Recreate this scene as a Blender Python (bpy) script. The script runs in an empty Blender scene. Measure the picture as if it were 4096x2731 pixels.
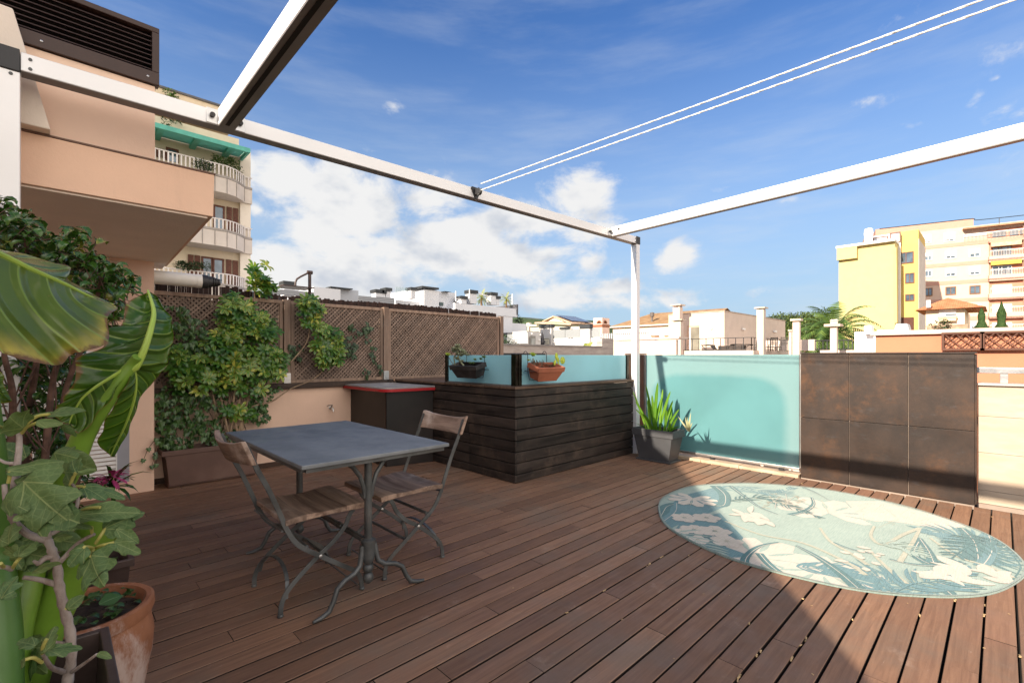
import bpy, bmesh, math, random
from mathutils import Vector, Matrix, noise
R = math.radians
C = bpy.context.scene.collection
rnd = random.Random(7)

# ---------------------------------------------------------------- camera
CAMZ = 1.25; YAW = 46.0; FPX = 1087.5; CU = 1176.0; CV = 818.0
cd = bpy.data.cameras.new('camera'); cam = bpy.data.objects.new('camera', cd); C.objects.link(cam)
cam.location = (0, 0, CAMZ); cam.rotation_euler = (R(90), 0, R(YAW - 90))
cd.sensor_width = 36; cd.lens = 36 * FPX / 2352; cd.shift_y = 34 / 2352
cd.clip_start = 0.05; cd.clip_end = 12000
bpy.context.scene.camera = cam

# ---------------------------------------------------------------- world, sun, exposure
SUN_EL = 27.3; SUN_AZ = 180 - 4.6                     # azimuth from +X towards +Y
sc = bpy.context.scene
sc.view_settings.view_transform = 'Standard'; sc.view_settings.look = 'None'
sc.view_settings.exposure = 1.12; sc.view_settings.gamma = 1
w = bpy.data.worlds.new('World'); sc.world = w; w.use_nodes = True
nt = w.node_tree; nt.nodes.clear()
def wn(t, **k):
    n = nt.nodes.new(t)
    for a, b in k.items(): setattr(n, a, b)
    return n
def wm(op, a, b=None, c=None, clamp=False):
    n = wn('ShaderNodeMath', operation=op); n.use_clamp = clamp
    for i, x in enumerate((a, b, c)):
        if x is None: continue
        if isinstance(x, (int, float)): n.inputs[i].default_value = x
        else: nt.links.new(x, n.inputs[i])
    return n.outputs[0]
def smooth(x, a, b):
    n = wn('ShaderNodeMapRange', interpolation_type='SMOOTHSTEP')
    nt.links.new(x, n.inputs[0]); n.inputs[1].default_value = a; n.inputs[2].default_value = b
    return n.outputs[0]
sky = wn('ShaderNodeTexSky', sky_type='NISHITA', sun_disc=False)
sky.sun_elevation = R(SUN_EL); sky.sun_rotation = R(90 - SUN_AZ)
sky.altitude = 0; sky.air_density = 1.0; sky.dust_density = 0.3; sky.ozone_density = 2.0
tc = wn('ShaderNodeTexCoord'); sep = wn('ShaderNodeSeparateXYZ'); nt.links.new(tc.outputs['Generated'], sep.inputs[0])
az = wm('ARCTAN2', sep.outputs[1], sep.outputs[0]); el = wm('ARCSINE', sep.outputs[2])
comb = wn('ShaderNodeCombineXYZ'); nt.links.new(az, comb.inputs[0]); nt.links.new(wm('MULTIPLY', el, 1.5), comb.inputs[1])
def dirpx(u, v):
    da = math.atan((u - CU) / FPX)
    return R(YAW) - da, math.atan((CV - v) * math.cos(da) / FPX)
# cumulus heaps: centre, half width, half height (as seen from the terrace)
CL = [(690, 395, 75, 45), (760, 440, 110, 75), (850, 500, 120, 80), (720, 540, 120, 75), (640, 590, 110, 55), (800, 610, 150, 60), (1000, 470, 90, 55),
      (1050, 540, 150, 80), (1160, 500, 120, 50), (1310, 455, 95, 60), (1250, 510, 140, 50), (585, 480, 26, 24), (1545, 585, 55, 34),
      (1365, 600, 55, 28), (1370, 670, 120, 26), (1670, 430, 80, 18), (1800, 460, 70, 15), (905, 245, 40, 26),
      (2010, 225, 85, 36), (2240, 225, 70, 45), (2290, 180, 35, 16), (2090, 290, 60, 26), (980, 665, 70, 16), (1180, 650, 60, 14), (560, 380, 30, 26), (760, 650, 330, 36), (1080, 600, 260, 50), (900, 560, 200, 60), (640, 430, 70, 60), (1330, 690, 220, 22), (1760, 445, 130, 26)]
M = None
for (u, v, du, dv) in CL:
    a0, e0 = dirpx(u, v); a1, _ = dirpx(u + du, v); _, e1 = dirpx(u, v - dv)
    x = wm('MULTIPLY', wm('SUBTRACT', az, a0), 1 / abs(a1 - a0)); y = wm('MULTIPLY', wm('SUBTRACT', el, e0), 1 / abs(e1 - e0))
    d = wm('SQRT', wm('MULTIPLY_ADD', x, x, wm('MULTIPLY', y, y)))
    m = wm('SUBTRACT', 1.42 if du > 70 and v > 350 and u < 1400 else 1.25, d)
    if u > 1600 or u in (905, 980, 1180): m = wm('MULTIPLY_ADD', m, 1.0, -0.72)
    M = m if M is None else wm('SMOOTH_MAX', M, m, 0.25)
# broad bright cloud banks added out of view behind the camera to fill shade
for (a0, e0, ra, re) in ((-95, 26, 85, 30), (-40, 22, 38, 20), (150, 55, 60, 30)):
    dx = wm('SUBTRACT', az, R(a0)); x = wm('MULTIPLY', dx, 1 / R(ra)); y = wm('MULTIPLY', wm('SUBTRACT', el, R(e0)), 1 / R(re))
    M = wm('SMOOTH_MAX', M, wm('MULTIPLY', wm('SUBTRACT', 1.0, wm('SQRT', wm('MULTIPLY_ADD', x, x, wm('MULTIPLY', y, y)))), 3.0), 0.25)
M = wm('MAXIMUM', M, -1.5)
n1 = wn('ShaderNodeTexNoise'); nt.links.new(comb.outputs[0], n1.inputs['Vector'])
n1.inputs['Scale'].default_value = 7.5; n1.inputs['Detail'].default_value = 8; n1.inputs['Roughness'].default_value = 0.62; n1.inputs['Distortion'].default_value = 0.25
dens = wm('ADD', M, wm('MULTIPLY_ADD', n1.outputs[0], 4.6, -2.35))
cov = smooth(dens, -0.12, 0.95)
mp = wn('ShaderNodeMapping'); mp.inputs['Scale'].default_value = (1.2, 4.5, 1); mp.inputs['Rotation'].default_value = (0, 0, 0.35)
nt.links.new(comb.outputs[0], mp.inputs[0])
n2 = wn('ShaderNodeTexNoise'); nt.links.new(mp.outputs[0], n2.inputs['Vector']); n2.inputs['Scale'].default_value = 2.2; n2.inputs['Detail'].default_value = 7
n2.inputs['Roughness'].default_value = 0.6
wisp = wm('MULTIPLY', smooth(n2.outputs[0], 0.40, 0.80), 0.42)
low = smooth(el, 0.55, 0.0)
wisp = wm('MULTIPLY', wisp, wm('MULTIPLY_ADD', low, 0.8, 0.45))
n3 = wn('ShaderNodeTexNoise'); n3.inputs['Scale'].default_value = 9; n3.inputs['Detail'].default_value = 4
off = wn('ShaderNodeVectorMath', operation='ADD'); off.inputs[1].default_value = (0.02, 0.05, 3.0)
nt.links.new(comb.outputs[0], off.inputs[0]); nt.links.new(off.outputs[0], n3.inputs['Vector'])
shade = wm('MULTIPLY', smooth(wm('ADD', n3.outputs[0], wm('MULTIPLY', low, 0.10)), 0.54, 0.78), 0.8)
ccol = wn('ShaderNodeMix', data_type='RGBA'); nt.links.new(shade, ccol.inputs[0])
ccol.inputs[6].default_value = (3.15, 3.15, 3.15, 1); ccol.inputs[7].default_value = (1.85, 2.05, 2.4, 1)
tint = wn('ShaderNodeMix', data_type='RGBA', blend_type='MULTIPLY'); tint.inputs[0].default_value = 1
nt.links.new(sky.outputs[0], tint.inputs[6]); tint.inputs[7].default_value = (0.29, 0.46, 0.69, 1)
hz = wn('ShaderNodeMix', data_type='RGBA'); nt.links.new(wm('MULTIPLY', smooth(el, 0.66, -0.04), 0.97), hz.inputs[0]); nt.links.new(tint.outputs[2], hz.inputs[6]); hz.inputs[7].default_value = (1.72, 2.28, 2.75, 1)
m1 = wn('ShaderNodeMix', data_type='RGBA'); nt.links.new(wm('MAXIMUM', wisp, 0), m1.inputs[0]); nt.links.new(hz.outputs[2], m1.inputs[6]); m1.inputs[7].default_value = (2.6, 2.8, 3.0, 1)
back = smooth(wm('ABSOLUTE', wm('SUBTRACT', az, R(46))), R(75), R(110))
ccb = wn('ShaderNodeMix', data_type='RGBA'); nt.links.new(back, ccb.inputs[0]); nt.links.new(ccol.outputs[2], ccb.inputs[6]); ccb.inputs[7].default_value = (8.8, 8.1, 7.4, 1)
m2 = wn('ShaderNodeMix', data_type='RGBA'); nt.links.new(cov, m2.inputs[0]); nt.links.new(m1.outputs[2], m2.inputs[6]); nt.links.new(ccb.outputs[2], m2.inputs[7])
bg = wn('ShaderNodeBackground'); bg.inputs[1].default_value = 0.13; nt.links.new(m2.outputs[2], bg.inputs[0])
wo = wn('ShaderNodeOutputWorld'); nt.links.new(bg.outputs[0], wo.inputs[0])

sl = bpy.data.lights.new('sun', 'SUN'); so = bpy.data.objects.new('sun', sl); C.objects.link(so)
sl.energy = 5.0; sl.angle = R(0.6); sl.color = (1.0, 0.87, 0.71)
sd = Vector((math.cos(R(SUN_AZ)) * math.cos(R(SUN_EL)), math.sin(R(SUN_AZ)) * math.cos(R(SUN_EL)), math.sin(R(SUN_EL))))
so.rotation_euler = sd.to_track_quat('Z', 'Y').to_euler(); so.location = (-20, 3, 15)

# ---------------------------------------------------------------- sight lines of the terrace survey -> world points
FW = Vector((math.cos(R(YAW)), math.sin(R(YAW)))); RT = Vector((FW.y, -FW.x))
def at(u, v, Z):
    p = FW * Z + RT * ((u - CU) / FPX * Z); return Vector((p.x, p.y, CAMZ + (CV - v) / FPX * Z))
def onY(u, v, Y):
    d = FW + RT * ((u - CU) / FPX); Z = Y / d.y; return at(u, v, Z)
def onX(u, v, X):
    d = FW + RT * ((u - CU) / FPX); Z = X / d.x; return at(u, v, Z)
def onZ(u, v, z=0):
    return at(u, v, FPX * (CAMZ - z) / (v - CV))

# ---------------------------------------------------------------- mesh kit
WL = {}
class MB:
    def __init__(s): s.v = []; s.f = []; s.uv = []; s.r = []; s.m = []; s.cr = 0.5; s.cm = 0
    def face(s, ids, uv=None): s.f.append(ids); s.uv.append(uv); s.r.append(s.cr); s.m.append(s.cm)
    def poly(s, pts, uv=None):
        n = len(s.v); s.v += [tuple(p) for p in pts]; s.face(list(range(n, n + len(pts))), uv)
    def box(s, a, b):
        x0, x1 = sorted((a[0], b[0])); y0, y1 = sorted((a[1], b[1])); z0, z1 = sorted((a[2], b[2])); n = len(s.v)
        s.v += [(x, y, z) for z in (z0, z1) for y in (y0, y1) for x in (x0, x1)]
        for q in ((0, 2, 3, 1), (4, 5, 7, 6), (0, 1, 5, 4), (2, 6, 7, 3), (0, 4, 6, 2), (1, 3, 7, 5)): s.face([n + i for i in q])
        return s
    def hexa(s, p):            # 8 points, 4 bottom ring then 4 top ring
        n = len(s.v); s.v += [tuple(q) for q in p]
        for q in ((3, 2, 1, 0), (4, 5, 6, 7), (0, 1, 5, 4), (1, 2, 6, 5), (2, 3, 7, 6), (3, 0, 4, 7)): s.face([n + i for i in q])
        return s
    def obox(s, c, size, rz=0, rx=0, ry=0):
        m = Matrix.Translation(c) @ Matrix.Rotation(rz, 4, 'Z') @ Matrix.Rotation(ry, 4, 'Y') @ Matrix.Rotation(rx, 4, 'X')
        h = [k / 2 for k in size]
        P = [m @ Vector((x, y, z)) for z in (-h[2], h[2]) for x, y in ((-h[0], -h[1]), (h[0], -h[1]), (h[0], h[1]), (-h[0], h[1]))]
        return s.hexa(P)
    def tube(s, pts, rad, seg=8, caps=True, flat=None):
        pts = [Vector(p) for p in pts]; k = len(pts)
        if isinstance(rad, (int, float)): rad = [rad] * k
        n0 = len(s.v); up = None
        for i, p in enumerate(pts):
            t = (pts[min(i + 1, k - 1)] - pts[max(i - 1, 0)]).normalized()
            if up is None:
                up = Vector((0, 0, 1)) if abs(t.z) < 0.9 else Vector((0, 1, 0))
                if flat is not None: up = Vector(flat)
            a = t.cross(up)
            if a.length < 1e-5: a = t.cross(Vector((1, 0, 0.3)))
            a.normalize(); b = a.cross(t).normalized()
            if flat is None: up = b
            for j in range(seg):
                an = 2 * math.pi * j / seg; s.v.append(tuple(p + a * (math.cos(an) * rad[i]) + b * (math.sin(an) * rad[i])))
        for i in range(k - 1):
            for j in range(seg):
                q = (j + 1) % seg; a0 = n0 + i * seg
                s.face([a0 + j, a0 + q, a0 + seg + q, a0 + seg + j], [(j / seg, i / (k - 1)), ((j + 1) / seg, i / (k - 1)), ((j + 1) / seg, (i + 1) / (k - 1)), (j / seg, (i + 1) / (k - 1))])
        if caps: s.face([n0 + j for j in range(seg)][::-1]); s.face([n0 + (k - 1) * seg + j for j in range(seg)])
        return s
    def bar(s, pts, wd, th, nrm):       # flat bar swept along pts; th along nrm
        pts = [Vector(p) for p in pts]; k = len(pts); n0 = len(s.v); N = Vector(nrm).normalized()
        for i, p in enumerate(pts):
            t = (pts[min(i + 1, k - 1)] - pts[max(i - 1, 0)]).normalized(); a = t.cross(N).normalized()
            for x, y in ((-1, -1), (1, -1), (1, 1), (-1, 1)): s.v.append(tuple(p + a * (x * wd / 2) + N * (y * th / 2)))
        for i in range(k - 1):
            for j in range(4):
                q = (j + 1) % 4; a0 = n0 + i * 4; s.face([a0 + j, a0 + q, a0 + 4 + q, a0 + 4 + j])
        s.face([n0 + 3, n0 + 2, n0 + 1, n0]); s.face([n0 + (k - 1) * 4 + j for j in range(4)]); return s
    def lathe(s, prof, c, seg=24, axis='Z'):
        n0 = len(s.v); c = Vector(c); k = len(prof)
        for (r, z) in prof:
            for j in range(seg):
                a = 2 * math.pi * j / seg; p = (r * math.cos(a), r * math.sin(a), z)
                if axis == 'X': p = (p[2], p[0], p[1])
                if axis == 'Y': p = (p[1], p[2], p[0])
                s.v.append(tuple(c + Vector(p)))
        for i in range(k - 1):
            for j in range(seg):
                q = (j + 1) % seg; a0 = n0 + i * seg; s.face([a0 + j, a0 + q, a0 + seg + q, a0 + seg + j])
        if prof[0][0] > 1e-6: s.face([n0 + j for j in range(seg)][::-1])
        if prof[-1][0] > 1e-6: s.face([n0 + (k - 1) * seg + j for j in range(seg)])
        return s
    def ball(s, c, r, seg=12, sq=1.0):
        n = seg // 2 + 1
        return s.lathe([(max(r * math.sin(math.pi * i / n), 1e-5), -r * sq * math.cos(math.pi * i / n)) for i in range(n + 1)], c, seg)
    def prism(s, poly, z0, z1):
        n = len(s.v); k = len(poly)
        s.v += [(p[0], p[1], z0) for p in poly] + [(p[0], p[1], z1) for p in poly]
        s.face([n + i for i in range(k)][::-1]); s.face([n + k + i for i in range(k)])
        for i in range(k): s.face([n + i, n + (i + 1) % k, n + k + (i + 1) % k, n + k + i])
        return s
    def build(s, name, mat, parent=None, smooth=False, bevel=0, local=False, seg=2, angle=40):
        me = bpy.data.meshes.new(name); o = bpy.data.objects.new(name, me)
        off = Vector((0, 0, 0))
        if parent is not None and not local: off = WL.get(parent.name, Vector((0, 0, 0)))
        me.from_pydata([tuple(Vector(p) - off) for p in s.v], [], s.f)
        if any(u is not None for u in s.uv):
            ul = me.uv_layers.new(name='UVMap'); k = 0; fl = [0.0] * (2 * len(me.loops))
            for f, u in zip(s.f, s.uv):
                for i in range(len(f)):
                    if u is not None: fl[2 * k], fl[2 * k + 1] = u[i]
                    k += 1
            ul.data.foreach_set('uv', fl)
        at_ = me.attributes.new('rnd', 'FLOAT', 'FACE'); at_.data.foreach_set('value', s.r)
        for m in (mat if isinstance(mat, (list, tuple)) else [mat]): me.materials.append(m)
        me.polygons.foreach_set('material_index', s.m)
        bm = bmesh.new(); bm.from_mesh(me)
        if not smooth == 'leaf': bmesh.ops.recalc_face_normals(bm, faces=bm.faces[:])
        bm.to_mesh(me); bm.free()
        C.objects.link(o)
        if smooth:
            me.polygons.foreach_set('use_smooth', [True] * len(me.polygons))
            if smooth is True: me.set_sharp_from_angle(angle=R(angle))
        if bevel:
            b = o.modifiers.new('bevel', 'BEVEL'); b.width = bevel; b.segments = seg; b.limit_method = 'ANGLE'; b.angle_limit = R(35)
        if parent is not None: o.parent = parent; WL[o.name] = WL.get(parent.name, Vector((0, 0, 0)))
        return o
def thing(name, label, cat, loc=(0, 0, 0), group=None, rz=0):
    o = bpy.data.objects.new(name, None); C.objects.link(o); o.empty_display_size = 0.1
    o.location = loc; o.rotation_euler = (0, 0, rz); WL[o.name] = Vector(loc)
    o['label'] = label; o['category'] = cat
    if group: o['group'] = group
    return o
def tag(o, label, cat, group=None, kind=None):
    o['label'] = label; o['category'] = cat
    if group: o['group'] = group
    if kind: o['kind'] = kind
    return o
def struct(o): o['kind'] = 'structure'; return o
def dup(root, loc, label, rz=None, scale=None):
    r = root.copy(); C.objects.link(r); r.location = loc; r['label'] = label
    if rz is not None: r.rotation_euler = (0, 0, rz)
    if scale: r.scale = scale
    for ch in list(root.children):
        c = ch.copy(); C.objects.link(c); c.parent = r
        for g in ch.children:
            d = g.copy(); C.objects.link(d); d.parent = c
    return r

# ---------------------------------------------------------------- materials
class N:
    def __init__(s, name):
        s.m = bpy.data.materials.new(name); s.m.use_nodes = True; s.t = s.m.node_tree; s.t.nodes.clear()
        s.out = s.n('ShaderNodeOutputMaterial'); s.b = s.n('ShaderNodeBsdfPrincipled'); s.l(s.b.outputs[0], s.out.inputs[0]); s._tc = None
    def n(s, t, **k):
        x = s.t.nodes.new(t)
        for a, b in k.items(): setattr(x, a, b)
        return x
    def l(s, a, b): s.t.links.new(a, b)
    def put(s, sock, x):
        if isinstance(x, bpy.types.NodeSocket): s.l(x, sock)
        elif isinstance(x, (tuple, list)): sock.default_value = tuple(x) + ((1,) if len(x) == 3 and len(sock.default_value) == 4 else ())
        else: sock.default_value = x
    def co(s, kind='Object', scale=(1, 1, 1), rot=(0, 0, 0), loc=(0, 0, 0)):
        if s._tc is None: s._tc = s.n('ShaderNodeTexCoord')
        mp = s.n('ShaderNodeMapping'); s.l(s._tc.outputs[kind], mp.inputs[0])
        mp.inputs['Scale'].default_value = scale; mp.inputs['Rotation'].default_value = rot; mp.inputs['Location'].default_value = loc; return mp.outputs[0]
    def noise(s, scale, detail=4, rough=0.55, vec=None, dist=0.0):
        x = s.n('ShaderNodeTexNoise'); s.l(vec if vec is not None else s.co(), x.inputs['Vector'])
        x.inputs['Scale'].default_value = scale; x.inputs['Detail'].default_value = detail; x.inputs['Roughness'].default_value = rough; x.inputs['Distortion'].default_value = dist
        return x.outputs[0]
    def math(s, op, a, b=None, c=None, clamp=False):
        x = s.n('ShaderNodeMath', operation=op); x.use_clamp = clamp
        for i, q in enumerate((a, b, c)):
            if q is not None: s.put(x.inputs[i], q)
        return x.outputs[0]
    def rng(s, x, a, b, c=0.0, d=1.0):
        q = s.n('ShaderNodeMapRange', interpolation_type='SMOOTHSTEP'); s.l(x, q.inputs[0])
        for i, k in enumerate((a, b, c, d)): q.inputs[i + 1].default_value = k
        return q.outputs[0]
    def mix(s, f, a, b, blend='MIX'):
        x = s.n('ShaderNodeMix', data_type='RGBA', blend_type=blend); s.put(x.inputs[0], f); s.put(x.inputs[6], a); s.put(x.inputs[7], b); return x.outputs[2]
    def attr(s, name='rnd'): x = s.n('ShaderNodeAttribute', attribute_name=name); return x.outputs['Fac']
    def uv(s): x = s.n('ShaderNodeUVMap'); q = s.n('ShaderNodeSeparateXYZ'); s.l(x.outputs[0], q.inputs[0]); return q.outputs[0], q.outputs[1]
    def xyz(s, vec=None): q = s.n('ShaderNodeSeparateXYZ'); s.l(vec if vec is not None else s.co(), q.inputs[0]); return q.outputs
    def bump(s, h, strength=0.3, dist=0.01):
        x = s.n('ShaderNodeBump'); s.l(h, x.inputs['Height']); x.inputs['Strength'].default_value = strength; x.inputs['Distance'].default_value = dist
        s.l(x.outputs[0], s.b.inputs['Normal']); return x.outputs[0]
    def set(s, **k):
        mp = dict(col='Base Color', rough='Roughness', metal='Metallic', spec='Specular IOR Level', trans='Transmission Weight', coat='Coat Weight', sheen='Sheen Weight')
        for a, b in k.items(): s.put(s.b.inputs[mp[a]], b)
        return s.m
def simple(name, col, rough=0.6, var=0.12, sc_=3.0, metal=0.0, bmp=0.15, bs=60, spec=0.4, dirt=None):
    n = N(name); f = n.noise(sc_, 5)
    dk = tuple(c * (1 - var * 1.6) for c in col); lt = tuple(min(c * (1 + var), 1) for c in col)
    c = n.mix(n.rng(f, 0.3, 0.7), dk, lt)
    if dirt: c = n.mix(n.math('MULTIPLY', n.rng(n.noise(sc_ * 0.45, 7, 0.65), 0.5, 0.75), dirt[1]), c, dirt[0])
    if bmp: n.bump(n.noise(bs, 3), bmp, 0.004)
    n.set(col=c, rough=rough, metal=metal, spec=spec); return n.m
def plaster(name, col, var=0.07, streak=0.25, dirtc=(0.25, 0.22, 0.19)):
    n = N(name); f = n.noise(1.1, 6, 0.6)
    c = n.mix(n.rng(f, 0.3, 0.7), tuple(k * (1 - var) for k in col), tuple(min(1, k * (1 + var)) for k in col))
    st = n.noise(1.0, 6, 0.7, n.co(scale=(3.5, 3.5, 0.35)))
    c = n.mix(n.math('MULTIPLY', n.rng(st, 0.55, 0.8), streak), c, dirtc)
    n.bump(n.noise(45, 5, 0.7), 0.25, 0.006); n.set(col=c, rough=0.85, spec=0.2); return n.m
def wood(name, dark, light, axis=0, grain=26, rough=0.7, gray=None, spec=0.3, bm=0.35, scale=1.0):
    n = N(name); s_ = [grain] * 3; s_[axis] = 1.6; s_ = [k * scale for k in s_]
    oi = n.n('ShaderNodeObjectInfo'); ad = n.n('ShaderNodeVectorMath', operation='ADD')
    r_ = n.attr(); cb = n.n('ShaderNodeCombineXYZ')
    for i in range(3): n.l(n.math('MULTIPLY', r_, 37.0 + i * 11), cb.inputs[i])
    n.l(n.co(scale=s_), ad.inputs[0]); n.l(cb.outputs[0], ad.inputs[1])
    g = n.noise(1.0, 7, 0.62, ad.outputs[0], 0.6)
    c = n.mix(n.rng(g, 0.28, 0.72), dark, light)
    big = n.noise(1.7 * scale, 4, 0.6)
    c = n.mix(n.math('MULTIPLY', n.rng(big, 0.35, 0.7), 0.45), c, tuple(k * 0.62 for k in light))
    if gray: c = n.mix(n.math('MULTIPLY', n.rng(n.noise(3.3 * scale, 6, 0.7), 0.48, 0.7), gray[1]), c, gray[0])
    c = n.mix(1.0, c, n.mix(r_, (0.72, 0.72, 0.72), (1.22, 1.2, 1.18)), 'MULTIPLY')
    n.bump(g, bm, 0.004); n.set(col=c, rough=rough, spec=spec); return n.m
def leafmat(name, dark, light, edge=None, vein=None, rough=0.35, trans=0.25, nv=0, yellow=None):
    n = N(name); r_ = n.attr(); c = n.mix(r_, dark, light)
    c = n.mix(n.math('MULTIPLY', n.rng(n.noise(9, 4), 0.35, 0.7), 0.4), c, tuple(k * 0.6 for k in light))
    u, v = n.uv(); av = n.math('ABSOLUTE', v)
    if yellow: c = n.mix(n.math('MULTIPLY', n.math('GREATER_THAN', r_, yellow[1]), n.rng(n.noise(30, 3), 0.35, 0.6)), c, yellow[0])
    if edge: c = n.mix(n.math('MULTIPLY', n.rng(av, 0.45, 0.8), n.rng(r_, 0.35, 0.75)), c, edge)
    if vein:
        f = n.rng(av, 0.10, 0.02)
        if nv:
            k = n.math('FRACT', n.math('SUBTRACT', n.math('MULTIPLY', u, nv), n.math('MULTIPLY', av, 1.6)))
            k = n.math('ABSOLUTE', n.math('SUBTRACT', k, 0.5)); f = n.math('MAXIMUM', f, n.math('MULTIPLY', n.rng(k, 0.12, 0.03), 0.7))
        c = n.mix(f, c, vein)
    n.bump(n.noise(50, 3), 0.15, 0.002); n.set(col=c, rough=rough, spec=0.5)
    tr = n.n('ShaderNodeBsdfTranslucent'); n.l(n.mix(1.0, c, (1.3, 1.5, 0.6), 'MULTIPLY'), tr.inputs[0])
    ms = n.n('ShaderNodeMixShader'); ms.inputs[0].default_value = trans; n.l(n.b.outputs[0], ms.inputs[1]); n.l(tr.outputs[0], ms.inputs[2]); n.l(ms.outputs[0], n.out.inputs[0])
    return n.m
def glassy(name, col, rough=0.1, alpha=0.55):
    n = N(name); n.set(col=col, rough=rough, spec=0.6)
    t = n.n('ShaderNodeBsdfTransparent'); ms = n.n('ShaderNodeMixShader'); ms.inputs[0].default_value = alpha
    n.l(t.outputs[0], ms.inputs[1]); n.l(n.b.outputs[0], ms.inputs[2]); n.l(ms.outputs[0], n.out.inputs[0]); return n.m

SALMON = plaster('salmon plaster', (0.78, 0.53, 0.385), .06, .35, (.46, .31, .23)); SALMON2 = plaster('pale salmon plaster', (0.74, 0.52, 0.395), .06, .3, (.46, .33, .25))
BEIGE = plaster('beige plaster', (0.70, 0.61, 0.52)); CREAM = plaster('cream plaster', (0.66, 0.56, 0.42))
WHITE = plaster('white plaster', (0.74, 0.72, 0.72), 0.05, 0.18, (0.4, 0.39, 0.38)); PINKW = plaster('pinkish white plaster', (0.76, 0.64, 0.56), 0.05, 0.2, (0.4, 0.33, 0.28))
GREYW = plaster('grey painted plaster', (0.5, 0.5, 0.5)); CONC = plaster('concrete', (0.36, 0.32, 0.29), 0.12, 0.4)
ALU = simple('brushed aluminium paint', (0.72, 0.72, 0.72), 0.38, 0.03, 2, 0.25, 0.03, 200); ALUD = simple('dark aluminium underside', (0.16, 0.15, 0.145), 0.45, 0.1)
BLACK = simple('black metal', (0.02, 0.02, 0.022), 0.45, 0.2); BLACKP = simple('black plastic', (0.025, 0.024, 0.024), 0.5, 0.2)
IRON = simple('grey iron paint', (0.085, 0.09, 0.09), 0.45, 0.25, 8, 0.3, 0.3, 120, dirt=((0.13, 0.115, 0.10), 0.5))
STEEL = simple('steel', (0.55, 0.54, 0.53), 0.3, 0.15, 5, 0.9, 0.1)
BROWNM = simple('brown louvre metal', (0.045, 0.022, 0.016), 0.5, 0.1)
DARK = simple('dark void', (0.008, 0.007, 0.006), 0.9, 0.1, bmp=0)
SOIL = simple('soil', (0.045, 0.03, 0.02), 0.95, 0.5, 25, bmp=1.0, bs=60)
WGLASS = simple('window glass', (0.12, 0.16, 0.20), 0.06, 0.3, 0.6, 0.3, 0, spec=0.9)
WFRAME = simple('white window frame', (0.75, 0.74, 0.72), 0.5, 0.04)
# ================================================================ TERRACE
# ---- deck of hardwood boards running along X
def deckmat():
    n = N('deck boards'); r_ = n.attr()
    cb = n.n('ShaderNodeCombineXYZ'); n.l(n.math('MULTIPLY', r_, 53), cb.inputs[0]); n.l(n.math('MULTIPLY', r_, 17), cb.inputs[1])
    ad = n.n('ShaderNodeVectorMath', operation='ADD'); n.l(n.co(scale=(2.6, 55, 55)), ad.inputs[0]); n.l(cb.outputs[0], ad.inputs[1])
    g = n.noise(1, 7, 0.65, ad.outputs[0], 0.8)
    c = n.mix(n.rng(g, 0.15, 0.85), (0.145, 0.077, 0.048), (0.275, 0.156, 0.096))
    c = n.mix(n.math('MULTIPLY', n.rng(n.noise(1.3, 6, 0.65), 0.45, 0.68), 0.7), c, (0.165, 0.122, 0.092))       # worn grey patches
    c = n.mix(n.math('MULTIPLY', n.rng(n.noise(0.8, 5, 0.6, n.co(loc=(5, 3, 0))), 0.5, 0.75), 0.45), c, (0.22, 0.115, 0.08))
    c = n.mix(n.math('MULTIPLY', n.rng(n.noise(5, 8, 0.75), 0.57, 0.72), 0.45), c, (0.36, 0.26, 0.20))
    sc1 = n.noise(1, 5, 0.7, n.co(scale=(9, 70, 1), rot=(0, 0, 0.5)), 1.5); sc2 = n.noise(1, 5, 0.7, n.co(scale=(60, 8, 1), rot=(0, 0, -0.3)), 1.5)
    c = n.mix(n.math('MULTIPLY', n.rng(sc1, 0.66, 0.74), 0.6), c, (0.42, 0.33, 0.27)); c = n.mix(n.math('MULTIPLY', n.rng(sc2, 0.68, 0.75), 0.55), c, (0.40, 0.31, 0.26))
    c = n.mix(1.0, c, n.mix(r_, (0.74, 0.72, 0.71), (1.18, 1.16, 1.12)), 'MULTIPLY')
    n.bump(n.math('ADD', g, n.math('MULTIPLY', n.noise(220, 3), 0.5)), 0.35, 0.003)
    n.set(col=c, rough=n.rng(n.noise(6, 5), 0.3, 0.7, 0.52, 0.75), spec=0.35); return n.m
PITCH = 0.1090; Y0 = 0.060
K = 0.5742
def cr(o, s, p): return ((o[0] + p[0] / s) * K, (o[1] + p[1] / s) * K)
jp = [cr((1400, 1700), 1.5207, p) for p in [(580, 597), (955, 643), (1072, 520), (1467, 503), (1395, 623), (1484, 350), (1811, 298), (850, 782), (785, 925), (1150, 838), (1800, 755), (875, 1130), (1880, 1258), (570, 1510), (515, 740), (795, 398), (1845, 600), (1610, 1040)]]
jp += [cr((500, 2200), 2.94, p) for p in [(875, 440), (1265, 1040), (895, 15)]] + [cr((2500, 1850), 1.4737, p) for p in [(870, 735), (520, 635), (130, 70), (130, 510), (165, 350), (2230, 1060)]]
joints = {}
for p in jp:
    q = onZ(*p); joints.setdefault(math.floor((q.y - Y0) / PITCH), []).append(q.x)
mb = MB(); rr = random.Random(3)
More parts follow.
